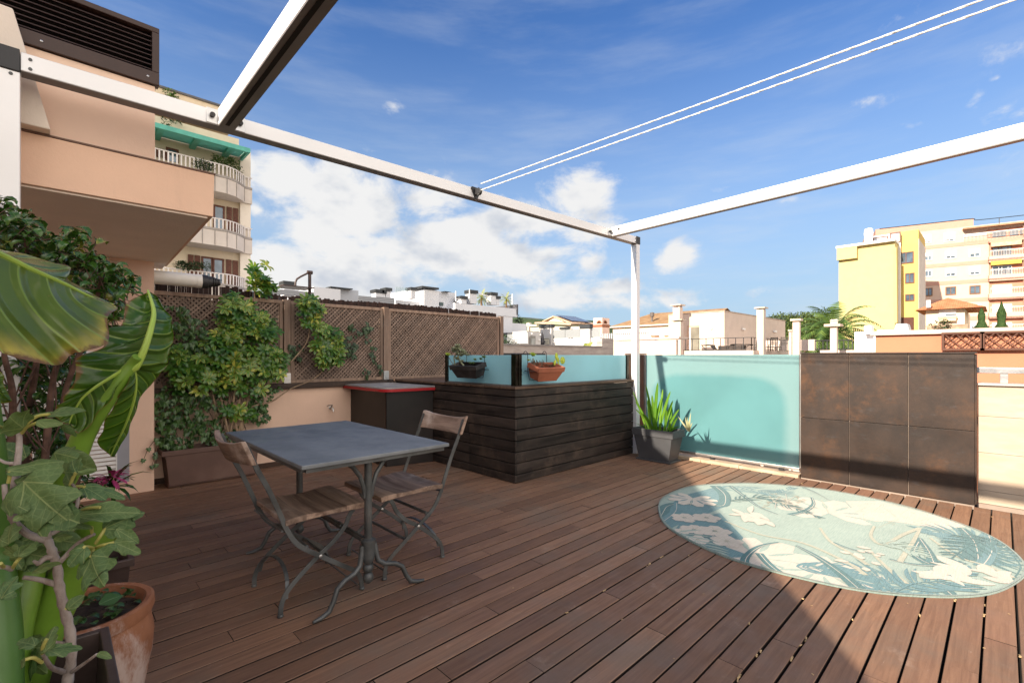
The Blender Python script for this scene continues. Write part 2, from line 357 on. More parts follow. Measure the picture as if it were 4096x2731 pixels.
for k in range(-34, 52):
    y0 = Y0 + k * PITCH + 0.0046 + rr.uniform(-.001, .001); y1 = Y0 + (k + 1) * PITCH - 0.0052 + rr.uniform(-.001, .001)
    js = sorted(joints.get(k, []))
    x = rr.uniform(-3.2, -1.4); cuts = [-3.4]
    while x < 5.3:
        if not js or min(abs(x - j) for j in js) > 1.2:
            cuts.append(x)
        x += rr.uniform(1.9, 3.4)
    if js: cuts = [c for c in cuts if c < min(js) - .8] + js
    xe = 5.50 + rr.uniform(-.012, .006); cuts = sorted(cuts) + [xe]
    for a, b in zip(cuts, cuts[1:]):
        mb.cr = rr.random(); dz = rr.uniform(-.0012, .0012); ch = 0.0022; a += .0018; b -= .0018
        ya, yb = y0, y1; t0 = dz; t1 = dz + rr.uniform(-.0008, .0008)
        n = len(mb.v)
        for X in (a, b): mb.v += [(X, ya, -.03), (X, ya, t0 - ch), (X, ya + ch, t0), (X, yb - ch, t1), (X, yb, t1 - ch), (X, yb, -.03)]
        for i in range(5): mb.cm = 1 if i in (0, 4) else 0; mb.face([n + i, n + i + 1, n + 7 + i, n + 6 + i])
        mb.cm = 1
        mb.face([n, n + 1, n + 2, n + 3, n + 4, n + 5][::-1]); mb.face([n + 6 + i for i in range(6)])
struct(mb.build('deck', [deckmat(), simple('board edges', (.022, .012, .008), .9)]))
mb = MB().box((-3.4, -3.8, -.34), (5.86, 5.90, -.045)); struct(mb.build('deck_underfloor', DARK))

# ---- weathered timber cladding used on the tub surround
CLAD = wood('charred timber cladding', (0.007, 0.005, 0.0045), (0.044, 0.033, 0.028), 0, 14, 0.62, ((0.085, 0.058, 0.044), 0.6), 0.26, 0.4)
CLADY = wood('charred timber cladding across', (0.007, 0.005, 0.0045), (0.044, 0.033, 0.028), 1, 14, 0.62, ((0.085, 0.058, 0.044), 0.6), 0.26, 0.4)
CAPW = wood('worn timber cap', (0.06, 0.035, 0.024), (0.15, 0.095, 0.065), 0, 14, 0.65, ((0.2, 0.14, 0.1), 0.5))
t = thing('tub_surround', 'corner enclosure clad in dark weathered timber planks, carrying the low blue glass rail', 'planter box', (3.24, 3.31, 0))
x0, x1, ya, yb, H = 3.24, 5.385, 3.31, 5.60, 0.925
mb = MB(); mb.box((x0 + .03, ya + .03, -.03), (x1 - .01, yb, H - .03)); mb.build('core', DARK, t)
mb = MB(); mc = MB(); zb = [0.0, .085, .195, .305, .415, .525, .635, .745, .845]; rr = random.Random(5)
for i in range(len(zb)):
    z0 = zb[i] + .0045; z1 = (zb[i + 1] if i < 8 else H) - .004
    mb.cr = rr.random(); mb.box((x0 + .026, ya + rr.uniform(0, .003), z0), (x1, ya + .025, z1))
    if i in (1, 2, 3, 4):
        mc.cr = rr.random(); mc.box((x0 + rr.uniform(0, .003), ya, z0), (x0 + .025, 4.03, z1))
        mc.cr = rr.random(); mc.box((x0 + .004 + rr.uniform(0, .003), 4.04, z0), (x0 + .025, yb, z1))
    else: mc.cr = rr.random(); mc.box((x0 + rr.uniform(0, .003), ya, z0), (x0 + .025, yb, z1))
mb.build('front_cladding', CLAD, t, bevel=.006); mc.build('side_cladding', CLADY, t, bevel=.006)
mb = MB()
for k in range(10):
    mb.cr = rr.random(); y = ya - .012 + k * .232; mb.box((x0 - .012, y, H), (x1 + .003, y + .226, H + .026))
mb.build('top_boards', CAPW, t, bevel=.004)

# ---- low frosted glass rail standing on the surround
def frosted(name, col, tone=None):
    n = N(name); c = col
    f = n.noise(1.3, 3, 0.5, n.co(scale=(1, 1, 1)))
    c = n.mix(n.rng(f, 0.25, 0.75), tuple(k * .9 for k in col), tuple(min(1, k * 1.08) for k in col))
    if tone: c = tone(n, c)
    n.set(col=c, rough=0.22, spec=0.5)
    tr = n.n('ShaderNodeBsdfTranslucent'); n.put(tr.inputs[0], c)
    ms = n.n('ShaderNodeMixShader'); ms.inputs[0].default_value = 0.38; n.l(n.b.outputs[0], ms.inputs[1]); n.l(tr.outputs[0], ms.inputs[2]); n.l(ms.outputs[0], n.out.inputs[0]); return n.m
GLB = frosted('frosted blue glass', (0.40, 0.71, 0.77))
PROF = simple('dark polished channel', (0.05, 0.045, 0.035), 0.18, 0.3, 6, 0.8, 0)
GEDGE = simple('green glass edge', (0.10, 0.22, 0.18), 0.15, 0.2, bmp=0)
t = thing('glass_balustrade', 'low frosted light blue glass rail in dark channels along the top of the timber surround', 'glass railing', (3.32, 3.38, .951))
g1 = MB().box((3.315, 3.44, .962), (3.325, 4.50, 1.262)).build('glass_pane', GLB, t, bevel=.002)
g2 = MB().box((3.39, 3.375, .962), (5.30, 3.385, 1.264)).build('glass_pane', GLB, t, bevel=.002)
for (x, y) in ((3.32, 4.53), (5.33, 3.38)):
    MB().box((x - .022, y - .022, .952), (x + .022, y + .022, 1.27)).build('end_channel', PROF, t, bevel=.004)
MB().box((3.298, 3.36, .952), (3.335, 3.43, 1.275)).build('corner_channel', PROF, t, bevel=.004)
MB().box((3.342, 3.356, .952), (3.382, 3.40, 1.275)).build('corner_channel', PROF, t, bevel=.004)
MB().box((3.30, 3.44, .952), (3.34, 4.50, .961)).build('bottom_gasket', ALUD, t); MB().box((3.39, 3.36, .952), (5.30, 3.40, .961)).build('bottom_gasket', ALUD, t)

# ---- rusty tile clad wall, frosted screen, beige wall on the street side (all along Y at x = 5.56)
def corten():
    n = N('rust look tiles'); c = n.mix(n.rng(n.noise(2.2, 7, 0.68), 0.35, 0.7), (0.022, 0.015, 0.012), (0.046, 0.027, 0.018))
    f = n.rng(n.noise(3.1, 6, 0.7, n.co(loc=(3, 7, 1))), 0.5, 0.72); c = n.mix(n.math('MULTIPLY', f, 0.6), c, (0.095, 0.043, 0.018))
    f = n.rng(n.noise(5, 6, 0.7, n.co(loc=(9, 2, 4), scale=(1, 1, 2.5))), 0.55, 0.75); c = n.mix(n.math('MULTIPLY', f, 0.5), c, (0.05, 0.048, 0.050))
    f = n.rng(n.noise(14, 6, 0.8), 0.6, 0.75); c = n.mix(n.math('MULTIPLY', f, 0.35), c, (0.085, 0.060, 0.043))
    r_ = n.attr(); c = n.mix(1.0, c, n.mix(r_, (0.85, 0.85, 0.87), (1.15, 1.12, 1.1)), 'MULTIPLY')
    n.bump(n.noise(40, 5), 0.12, 0.003); n.set(col=c, rough=n.rng(n.noise(4, 5), .3, .7, .42, .62), spec=0.28); return n.m
CORT = corten(); GROUT = simple('pale grout', (0.28, 0.22, 0.18), 0.9)
t = thing('tiled_wall', 'chest high wall clad in large rust brown tiles behind the round rug', 'wall', (5.56, .8, 0))
MB().box((5.572, .165, -.04), (5.72, 1.452, 1.272)).build('wall_core', GROUT, t)
mb = MB(); yy = [1.452, 1.035, .592, .160]; rr = random.Random(8)
for r_, (z0, z1) in enumerate(((-.002, .617), (.623, 1.268))):
    for i in range(3):
        mb.cr = rr.random(); mb.box((5.556 + rr.uniform(0, .001), yy[i + 1] + .0025, z0 + (.004 if r_ == 0 else 0)), (5.572, yy[i] - .0025, z1))
mb.build('tile_face', CORT, t, bevel=.0015)
mb = MB(); mb.box((5.572, .150, .002), (5.73, .162, 1.268)); mb.build('side_tile', CORT, t, bevel=.0015)
mb = MB(); 
for i in range(3): mb.cr = rr.random(); mb.box((5.546, yy[i + 1] + .001 - (.012 if i == 2 else 0), 1.272), (5.735, yy[i] - .001, 1.286))
mb.build('coping', CORT, t, bevel=.002)
def tone(n, c):
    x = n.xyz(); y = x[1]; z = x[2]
    # paler band at the top and sides, deeper rounded field in the middle (screen local axes, metres from its centre)
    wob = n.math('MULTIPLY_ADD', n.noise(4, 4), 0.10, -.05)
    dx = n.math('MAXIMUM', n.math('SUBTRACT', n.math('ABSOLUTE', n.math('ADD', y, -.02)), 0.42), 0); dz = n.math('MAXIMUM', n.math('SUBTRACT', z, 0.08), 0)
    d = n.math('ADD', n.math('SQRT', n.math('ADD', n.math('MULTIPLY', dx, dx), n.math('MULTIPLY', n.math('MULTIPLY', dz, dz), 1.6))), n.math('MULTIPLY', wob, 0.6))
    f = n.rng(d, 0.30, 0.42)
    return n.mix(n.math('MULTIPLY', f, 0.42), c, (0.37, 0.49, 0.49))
GLT = frosted('frosted turquoise glass', (0.14, 0.325, 0.345), tone)
t = thing('glass_screen', 'tall frosted turquoise glass screen between the aluminium post and the tiled wall', 'glass screen', (5.60, 2.36, .66))
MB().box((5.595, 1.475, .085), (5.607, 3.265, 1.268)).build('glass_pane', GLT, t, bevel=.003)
MB().box((5.585, 1.47, .060), (5.618, 3.27, .084)).build('bottom_rail', STEEL, t, bevel=.003)
MB().box((5.590, 1.456, .085), (5.612, 1.470, 1.27)).build('edge_profile', STEEL, t, bevel=.002)
MB().box((5.590, 3.268, .05), (5.612, 3.285, 1.27)).build('edge_profile', STEEL, t, bevel=.002)
for y in (1.62, 2.36, 3.1): MB().box((5.59, y, .03), (5.612, y + .05, .061)).build('foot_bracket', BLACK, t)
mb = MB(); yv = 1.46; rr = random.Random(2)
while yv < 3.27:
    l = rr.uniform(.42, .6); mb.cr = rr.random(); mb.box((5.508, yv, -.02), (5.68, min(yv + l, 3.28) - .004, .028 + rr.uniform(-.002, .002))); yv += l
tag(mb.build('sill', simple('travertine sill', (0.45, 0.34, 0.23), 0.7, 0.15, 6, dirt=((0.3, 0.22, 0.15), .5)), bevel=.003), 'beige stone sill strip under the tall turquoise glass screen', 'sill')
t = thing('tiled_pier', 'short rust brown tiled pier seen behind the aluminium corner post', 'wall', (5.6, 3.35, 0))
MB().box((5.45, 3.345, .0), (5.72, 3.45, 1.27)).build('pier', CORT, t, bevel=.003); MB().box((5.43, 3.33, 1.272), (5.74, 3.47, 1.286)).build('coping', CORT, t, bevel=.002)

BTILE = N('sandy stone tiles')
def sandy():
    n = BTILE; c = n.mix(n.rng(n.noise(3, 6, 0.6, n.co(scale=(1, 1, 4))), 0.3, 0.7), (0.36, 0.285, 0.21), (0.42, 0.345, 0.265))
    n.bump(n.noise(60, 4), 0.15, 0.003); n.set(col=c, rough=0.6, spec=.35); return n.m
BTILE = sandy()
t = thing('stone_parapet', 'pale sandy stone parapet at the right edge, beyond the rusty tiles', 'wall', (5.66, -1, 0))
MB().box((5.70, -4.0, -.05), (5.86, .148, 1.0)).build('wall_core', GROUT, t)
mb = MB(); rr = random.Random(4)
for z0, z1 in ((0, .11), (.113, .43), (.433, .74), (.743, 1.0)):
    y = .147
    while y > -4: mb.cr = rr.random(); mb.box((5.688, max(y - 1.2, -4), z0), (5.70, y - .002, z1)); y -= 1.2
mb.build('tile_face', BTILE, t, bevel=.001)
MB().box((5.66, -4.0, 1.003), (5.87, .148, 1.022)).build('coping', simple('grey stone coping', (0.42, .38, .34), .7), t, bevel=.003)
t = thing('steel_handrail', 'flat brushed steel handrail on short brackets above the sandy parapet', 'handrail', (5.76, -1, 1.02))
MB().box((5.735, -4.0, 1.105), (5.785, .235, 1.155)).build('rail', STEEL, t, bevel=.004)
for y in (-.01, -1.3, -2.6): MB().box((5.745, y - .025, 1.022), (5.775, y + .025, 1.105)).build('bracket', STEEL, t, bevel=.003)

# ---- back wall, timber cap, lattice fence, reed fence
t = thing('back_wall', 'low salmon rendered wall under the lattice fence at the back of the terrace', 'wall', (3, 5.75, 0))
MB().box((.66, 5.75, -.05), (3.26, 5.92, .872)).build('wall', SALMON2, t)
MB().box((.66, 5.735, 0), (2.69, 5.75, .055)).build('skirting', wood('dark skirting', (.03, .018, .012), (.08, .045, .03), 0, 20), t, bevel=.003)
mb = MB(); mb.box((.66, 5.69, .876), (3.2, 5.96, .935)); mb.box((3.2, 5.62, .876), (5.5, 5.96, .93)); mb.build('timber_cap', wood('dark timber cap', (.022, .015, .012), (.07, .045, .034), 0, 14, .6, ((.12, .08, .06), .5)), t, bevel=.008)
LAT = wood('weathered lattice pine', (0.20, 0.135, 0.10), (0.38, 0.27, 0.20), 2, 20, 0.8, ((0.27, 0.20, 0.165), .5))
LATD = wood('lattice slats', (0.16, 0.112, 0.085), (0.31, 0.225, 0.175), 2, 20, 0.8, ((0.25, 0.19, 0.16), .5))
t = thing('lattice_fence', 'brown diagonal timber lattice fence in framed panels along the back of the terrace', 'fence', (3, 5.76, .93))
def clipseg(x0, z0, x1, z1, X0, X1, Z0, Z1):
    t0, t1 = 0, 1; dx, dz = x1 - x0, z1 - z0
    for p, q in ((-dx, x0 - X0), (dx, X1 - x0), (-dz, z0 - Z0), (dz, Z1 - z0)):
        if abs(p) < 1e-9:
            if q < 0: return None
            continue
        r_ = q / p
        if p < 0: t0 = max(t0, r_)
        else: t1 = min(t1, r_)
    return None if t0 >= t1 else (x0 + t0 * dx, z0 + t0 * dz, x0 + t1 * dx, z0 + t1 * dz)
def lattice(X0, X1, Z0, Z1, y, step, wd, th, rr, mbA, mbB, fl=1):
    for s_, mb_, yy_ in ((1, mbA, y), (-1, mbB, y + th + .001)):
        x = X0 - (Z1 - Z0) - step
        while x < X1 + (Z1 - Z0) + step:
            xj = x + rr.uniform(-.12, .12) * step
            a = (xj, Z0, xj + (Z1 - Z0), Z1) if s_ > 0 else (xj, Z1, xj + (Z1 - Z0), Z0)
            c = clipseg(*a, X0, X1, Z0, Z1)
            if c:
                mb_.cr = rr.random(); h = wd * .7071
                p = [(c[0] , c[1]), (c[2], c[3])]; d = Vector((c[2] - c[0], c[3] - c[1])).normalized(); nn = Vector((-d.y, d.x)) * (wd / 2)
                q = [(p[0][0] + nn.x, p[0][1] + nn.y), (p[1][0] + nn.x, p[1][1] + nn.y), (p[1][0] - nn.x, p[1][1] - nn.y), (p[0][0] - nn.x, p[0][1] - nn.y)]
                mb_.hexa([(u, yy_, v) for u, v in q] + [(u, yy_ + th, v) for u, v in q])
            x += step
rr = random.Random(12)
panels = [(.68, 1.885), (1.975, 3.15), (3.235, 5.25)]
for X0, X1 in panels:
    A = MB(); B = MB(); lattice(X0 + .03, X1 - .03, .97, 1.865, 5.755, .0475, .0175, .006, rr, A, B)
    B.v, n0 = B.v, len(A.v)
    for f, u, r_, m_ in zip(B.f, B.uv, B.r, B.m): A.f.append([i + n0 for i in f]); A.uv.append(u); A.r.append(r_ * .8); A.m.append(m_)
    A.v += B.v; A.build('lattice_panel', LATD, t)
    fr = MB(); fr.cr = .7
    for q in (((X0, 5.742, 1.855), (X1, 5.782, 1.893)), ((X0, 5.742, .938), (X1, 5.782, .976)), ((X0, 5.742, .977), (X0 + .036, 5.782, 1.854)), ((X1 - .036, 5.742, .977), (X1, 5.782, 1.854))): fr.box(*q); fr.cr = rr.random()
    fr.build('panel_frame', LAT, t, bevel=.003)
for x in (1.93, 3.1925, 5.30):
    mb = MB(); mb.cr = rr.random(); mb.box((x - .036, 5.725, 1.0 if x < 5 else .936), (x + .036, 5.80, 1.905)); mb.build('post', LAT, t, bevel=.004)
    if x < 5:
        mb = MB(); mb.box((x - .038, 5.722, .938), (x + .038, 5.80, 1.055)); mb.build('post_shoe', STEEL, t, bevel=.002)
REED = wood('dark wicker slats', (0.015, 0.008, 0.006), (0.052, 0.025, 0.019), 2, 30, 0.7)
mb = MB(); x = .70; rr = random.Random(21)
while x < 5.27:
    wv = rr.uniform(.012, .03); z1 = 1.975 + .012 * math.sin(x * 2.1) + rr.uniform(-.012, .012) + (.03 if 1.0 < x < 1.5 else 0)
    if rr.random() < .04: x += .012
    mb.cr = rr.random(); mb.box((x, 5.86 + rr.uniform(0, .004), .94), (x + wv, 5.87, z1)); x += wv + rr.uniform(.0, .0035)
mb.cr = .1; mb.box((.70, 5.874, .95), (5.27, 5.878, 1.80))
tag(mb.build('screening_fence', REED), 'dark brown slatted screening standing behind and above the lattice fence', 'fence')

# ---- bar counter
t = thing('bar_counter', 'black corner bar counter with a grey top edged in red', 'bar counter', (2.9, 5.2, 0))
BARP = simple('black brown laminate', (0.012, 0.008, 0.007), 0.4, 0.5, 2, 0, .1, dirt=((.03, .018, .014), .5))
MB().prism([(2.70, 5.74), (2.70, 4.84), (3.235, 4.70), (3.235, 5.74)], 0, .85).build('cabinet', BARP, t, bevel=.003)
MB().box((2.695, 4.86, .01), (2.70, 4.868, .845)).build('panel_joint', BROWNM, t)
def topoly(o):
    P = [(2.60 - o, 5.735), (2.60 - o, 4.86)]
    for k in range(7): a = R(180 + 70 * k / 6 + 5); P.append((2.74 + (.14 + o) * math.cos(a), 4.84 + (.14 + o) * math.sin(a)))
    return P + [(3.235, 4.66 - o), (3.235, 5.735)]
MB().prism(topoly(0), .885, .903).build('counter_top', simple('grey worktop', (.30, .29, .285), .5, .15, 4), t, bevel=.002)
MB().prism(topoly(.006), .852, .884).build('red_edge', simple('red edging', (.42, .02, .025), .4, .1), t, bevel=.003)
# garden tap
p = Vector((2.438, 5.75, .62)); t = thing('garden_tap', 'small chrome tap with a lever on the salmon wall', 'tap', p)
MB().lathe([(.016, 0), (.016, -.006), (.008, -.008), (.008, -.06)], (p.x, p.y, p.z), 14, 'Y').tube([(p.x, p.y - .055, p.z), (p.x, p.y - .08, p.z - .006), (p.x + .005, p.y - .09, p.z - .045)], [.011, .012, .009], 10).build('spout', STEEL, t, smooth=True)
MB().tube([(p.x, p.y - .05, p.z + .005), (p.x, p.y - .052, p.z + .03)], .006, 8).tube([(p.x + .01, p.y - .052, p.z + .03), (p.x - .04, p.y - .06, p.z + .036), (p.x - .062, p.y - .06, p.z + .026)], .0045, 8).build('lever', IRON, t, smooth=True)

# ---- neighbouring stair house on the left with its overhanging upper floor
t = thing('salmon_house', 'salmon rendered house at the left with an overhanging floor and brown louvred roof box', 'house', (0, 5, 0))
MB().box((-1.9, 5.50, -.05), (.667, 7.6, 2.16)).build('ground_wall', SALMON2, t)
mb = MB(); z0, z1 = 2.14, 2.408
mb.hexa([(-2.4, 3.50, z0), (.728, 3.50, z0), (.80, 5.76, z0), (-2.4, 5.76, z0), (-2.4, 3.50, z1), (.735, 3.50, z1), (.80, 5.76, z1), (-2.4, 5.76, z1)]); mb.build('overhanging_floor', SALMON, t, bevel=.004)
mb = MB(); mb.hexa([(-2.4, 3.52, 2.128), (.700, 3.52, 2.128), (.775, 5.9, 2.128), (-2.4, 5.9, 2.128), (-2.4, 3.52, 2.139), (.700, 3.52, 2.139), (.775, 5.9, 2.139), (-2.4, 5.9, 2.139)]); mb.build('soffit', simple('stained beige soffit', (0.86, 0.74, 0.63), .9, .06, 1.2, dirt=((.66, .52, .43), .5), bs=90, bmp=.5), t)
mb = MB(); mb.box((-2.4, 3.495, 2.409), (.74, 3.52, 2.418)); mb.build('drip_edge', simple('brown edge', (.2, .12, .09), .8), t)
MB().box((-2.4, 3.52, 2.419), (.431, 5.7, 2.86)).build('upper_wall', plaster('light salmon plaster', (.78, .565, .43), .05, .3), t)
mb = MB(); L0, L1 = 2.865, 3.205
mb.box((-2.4, 3.50, L0), (.45, 3.56, L0 + .075)); mb.box((-2.4, 3.50, L1 - .03), (.45, 3.56, L1)); mb.box((.415, 3.50, L0 + .075), (.45, 3.56, L1 - .03)); mb.build('louvre_frame', BROWNM, t, bevel=.003)
mb = MB(); z = L0 + .085
while z < L1 - .04: mb.hexa([(-2.4, 3.51, z), (.414, 3.51, z), (.414, 3.55, z + .012), (-2.4, 3.55, z + .012), (-2.4, 3.512, z + .006), (.414, 3.512, z + .006), (.414, 3.55, z + .018), (-2.4, 3.55, z + .018)]); z += .0275
mb.build('louvre_slats', BROWNM, t)
mb = MB(); mb.box((-2.4, 3.575, L0), (.44, 5.6, L1)); mb.build('louvre_box', BROWNM, t)
MB().box((-2.4, 3.562, L0 + .076), (.414, 3.574, L1 - .031)).build('louvre_backing', DARK, t)
for x in (-.05, .395): MB().lathe([(.006, 0), (.006, -.004), (.001, -.006)], (x, 3.50, L0 + .035), 8, 'Y').build('bolt', STEEL, t)
mb = MB(); mb.hexa([(-.62, 3.42, 2.42), (-.015, 3.42, 2.42), (-.015, 3.51, 2.42), (-.62, 3.51, 2.42), (-.62, 3.42, 3.0), (-.15, 3.42, 2.98), (-.15, 3.51, 2.98), (-.62, 3.51, 3.0)]); mb.build('buttress', BEIGE, t, bevel=.006)
# ground floor openings: grey door leaf and white shutter, electric box
MB().box((.40, 5.485, .12), (.486, 5.499, 1.15)).build('door_panel', simple('grey painted door', (.33, .33, .36), .4, .05), t, bevel=.003)
mb = MB(); z = .2
while z < 1.3: mb.obox((.14, 5.47, z), (.5, .008, .03), 0, R(-35)); z += .036
mb.box((-.13, 5.46, .17), (-.11, 5.498, 1.33)); mb.box((.39, 5.46, .17), (.399, 5.498, 1.33)); mb.build('window_shutter', WFRAME, t)
mb = MB(); mb.box((.03, 5.47, 1.88), (.42, 5.499, 2.10)); mb.build('meter_cabinet', simple('cream cabinet', (.62, .52, .42), .5, .05), t, bevel=.006)
# duct
p = Vector((.66, 5.62, 2.005)); t = thing('flue_pipe', 'horizontal white flue pipe with a black end cowl sticking out under the overhang', 'pipe', p)
MB().tube([(.62, 5.62, 2.005), (1.055, 5.62, 2.005)], .066, 28).tube([(1.02, 5.62, 2.005), (1.065, 5.62, 2.005)], .0685, 28).build('pipe', simple('yellowed white enamel', (.72, .69, .62), .35, .05, 3, dirt=((.6, .42, .2), .35)), t, smooth=True)
mb = MB().lathe([(.069, 0), (.069, .05), (.06, .055), (.06, .075)], (1.066, 5.62, 2.005), 24, 'X')
for k in range(4): mb.lathe([(.055 - .006 * k, 0), (.055 - .006 * k, .014)], (1.142 + k * .022, 5.62, 2.01), 20, 'X')
mb.lathe([(.028, 0), (.028, .11)], (1.12, 5.62, 2.005), 14, 'X'); mb.build('cowl', BLACKP, t, smooth=True)
# unseen wall added left of the camera, top sloped to shade the deck
t = thing('shade_wall', 'unseen salmon rendered wall added beside the terrace, its sloping top casting the deck shade', 'wall', (-1.1, 0, 0))
prof = [(-3.6, -.05), (5.48, -.05), (5.48, 2.1), (3.49, 2.1), (3.49, 3.43), (0.618, 1.69), (-.85, .80), (-3.6, .80)]
mb = MB(); n = len(prof); mb.v += [(-1.2, y, z) for y, z in prof] + [(-1.0, y, z) for y, z in prof]
mb.face(list(range(n))); mb.face([n + i for i in range(n)][::-1])
for i in range(n): mb.face([i, (i + 1) % n, n + (i + 1) % n, n + i])
mb.build('wall', SALMON, t)

# ---- aluminium pergola frame
t = thing('pergola', 'slender white aluminium pergola frame of posts and beams over the terrace', 'pergola', (2.5, 3.3, 0))
def beam(name, a, b, wd, h, mat=ALU):    # a,b: bottom centre line end points
    a = Vector(a); b = Vector(b); d = (b - a); d.z = 0; s_ = Vector((d.y, -d.x, 0)).normalized() * wd / 2; mb = MB()
    up = Vector((0, 0, h)); mb.hexa([a - s_, a + s_, b + s_, b - s_, a - s_ + up, a + s_ + up, b + s_ + up, b - s_ + up]); return mb.build(name, mat, t, bevel=.003)
b1 = beam('front_beam', (-.118, 3.30, 2.617), (5.36, 3.30, 2.697), .08, .088)
MB().hexa([(-.117, 3.263, 2.6145), (5.36, 3.263, 2.6945), (5.36, 3.337, 2.6945), (-.117, 3.337, 2.6145), (-.117, 3.263, 2.6165), (5.36, 3.263, 2.6965), (5.36, 3.337, 2.6965), (-.117, 3.337, 2.6165)]).build('beam_underside', ALUD, t)
MB().box((5.37, 3.26, -.0), (5.45, 3.34, 2.693)).build('post', ALU, t, bevel=.004)
MB().box((-.255, 3.26, 0), (-.119, 3.34, 2.605)).build('post', ALU, t, bevel=.004)
MB().box((5.362, 3.255, 2.694), (5.453, 3.345, 2.790)).build('corner_joint', BLACK, t, bevel=.002)
MB().box((-.27, 3.252, 2.606), (-.12, 3.345, 2.712)).build('corner_joint', BLACK, t, bevel=.002)
beam('cross_beam', (.745, 3.255, 2.628), (.745, -3.5, 2.628), .088, .10)
MB().box((.703, -3.5, 2.622), (.787, 3.25, 2.6275)).build('beam_underside', ALUD, t); MB().box((.728, -3.5, 2.6190), (.748, 3.2, 2.6217)).build('beam_slot', DARK, t)
beam('cross_beam', (4.83, 3.255, 2.690), (4.83, -3.5, 2.82), .06, .105)
MB().hexa([(4.802, -3.5, 2.812), (4.858, -3.5, 2.812), (4.858, 3.25, 2.683), (4.802, 3.25, 2.683), (4.802, -3.5, 2.819), (4.858, -3.5, 2.819), (4.858, 3.25, 2.689), (4.802, 3.25, 2.689)]).build('beam_underside', ALUD, t)
PL = simple('zinc plate', (.5, .5, .5), .35, .05, 4, .7, .02)
for x, z in ((.745, 2.632), (4.83, 2.693)):
    for s_ in (-1, 1):
        xx = x + s_ * (.044 if x < 1 else .031); mb = MB().box((xx if s_ > 0 else xx - .058, 3.254, z), (xx + .058 if s_ > 0 else xx, 3.2595, z + .088)); mb.build('bracket', PL, t, bevel=.001)
        MB().lathe([(.014, 0), (.014, -.02), (.002, -.021)], (xx + s_ * .03, 3.254, z + .045), 12, 'Y').build('bolt_cap', BLACKP, t)
for x, z in ((-.085, 2.635), (-.085, 2.68), (5.34, 2.71), (5.34, 2.755), (-.15, 2.588), (-.20, 2.588)): MB().lathe([(.008, 0), (.007, -.005)], (x, 3.26, z), 8, 'Y').build('rivet', IRON, t)
mb = MB(); mb.lathe([(.012, 0), (.012, -.012), (.002, -.013)], (4.80, 3.15, 2.755), 12, 'X'); mb.build('bolt_cap', BLACKP, t)
# pulley and ropes
t = thing('rope_pulley', 'black pulley block bolted to the pergola beam', 'pulley', (2.70, 3.25, 2.70))
mb = MB(); pz = 2.705; P = [(-.05, .045), (.05, .045), (.058, .03), (.012, -.055), (-.012, -.055), (-.058, .03)]
n = len(P); mb.v += [(2.70 + x, 3.2595, pz + z) for x, z in P] + [(2.70 + x, 3.252, pz + z) for x, z in P]
mb.face(list(range(n))); mb.face([n + i for i in range(n)][::-1])
for i in range(n): mb.face([i, (i + 1) % n, n + (i + 1) % n, n + i])
mb.build('base_plate', BLACK, t)
MB().lathe([(.03, -.012), (.022, -.004), (.022, .004), (.03, .012)], (2.70, 3.215, pz), 18, 'X').build('wheel', IRON, t)
mb = MB(); mb.box((2.684, 3.195, pz - .02), (2.687, 3.252, pz + .03)); mb.box((2.713, 3.195, pz - .02), (2.716, 3.252, pz + .03)); mb.build('cheeks', BLACK, t)
ROPE = simple('white braided rope', (.78, .76, .70), .8, .25, 120, bmp=.8, bs=400)
for i, (a, b, lab) in enumerate((((2.70, 3.19, 2.768), (2.70, -3.4, 2.648), 'upper of the two parallel white ropes running from the pulley across the sky'), ((2.70, 3.19, 2.712), (2.70, -3.4, 2.612), 'lower of the two parallel white ropes running from the pulley across the sky'))):
    a = Vector(a); b = Vector(b); mb = MB()
    for ph in (0, math.pi):
        pts = []
        for k in range(301):
            f = k / 300; p = a.lerp(b, f); p.z -= .02 * math.sin(math.pi * f) ; an = f * 260 + ph; pts.append(p + Vector((math.cos(an) * .0013, 0, math.sin(an) * .0013)))
        mb.tube(pts, .0036, 6)
    tag(mb.build('rope', ROPE, smooth=True), lab, 'rope')
# outdoor shower behind the fence
t = thing('shower_pipe', 'dark outdoor shower with a bent arm and flat head rising behind the fence', 'shower', (2.2, 6.1, 0))
SHM = simple('brown shower metal', (.06, .035, .03), .4)
def s5(x, y, Y=6.1): return onY((1000 + x / 1.96) * K, (950 + y / 1.96) * K, Y)
MB().tube([s5(468, 520), s5(468, 280)], .02, 10).tube([s5(450, 272), s5(488, 276)], .024, 10).tube([s5(468, 272), s5(400, 305), s5(368, 325), s5(357, 350), s5(356, 382)], .012, 10).build('pipe', SHM, t, smooth=True)
c = s5(360, 390); mb = MB(); mb.hexa([(c.x - .2, 6.1 - .15, c.z - .012), (c.x + .17, 6.1 - .15, c.z - .012), (c.x + .17, 6.1 + .15, c.z - .012), (c.x - .2, 6.1 + .15, c.z - .012), (c.x - .2, 6.1 - .15, c.z), (c.x + .17, 6.1 - .15, c.z), (c.x + .17, 6.1 + .15, c.z), (c.x - .2, 6.1 + .15, c.z)]); mb.build('shower_head', SHM, t, bevel=.004)
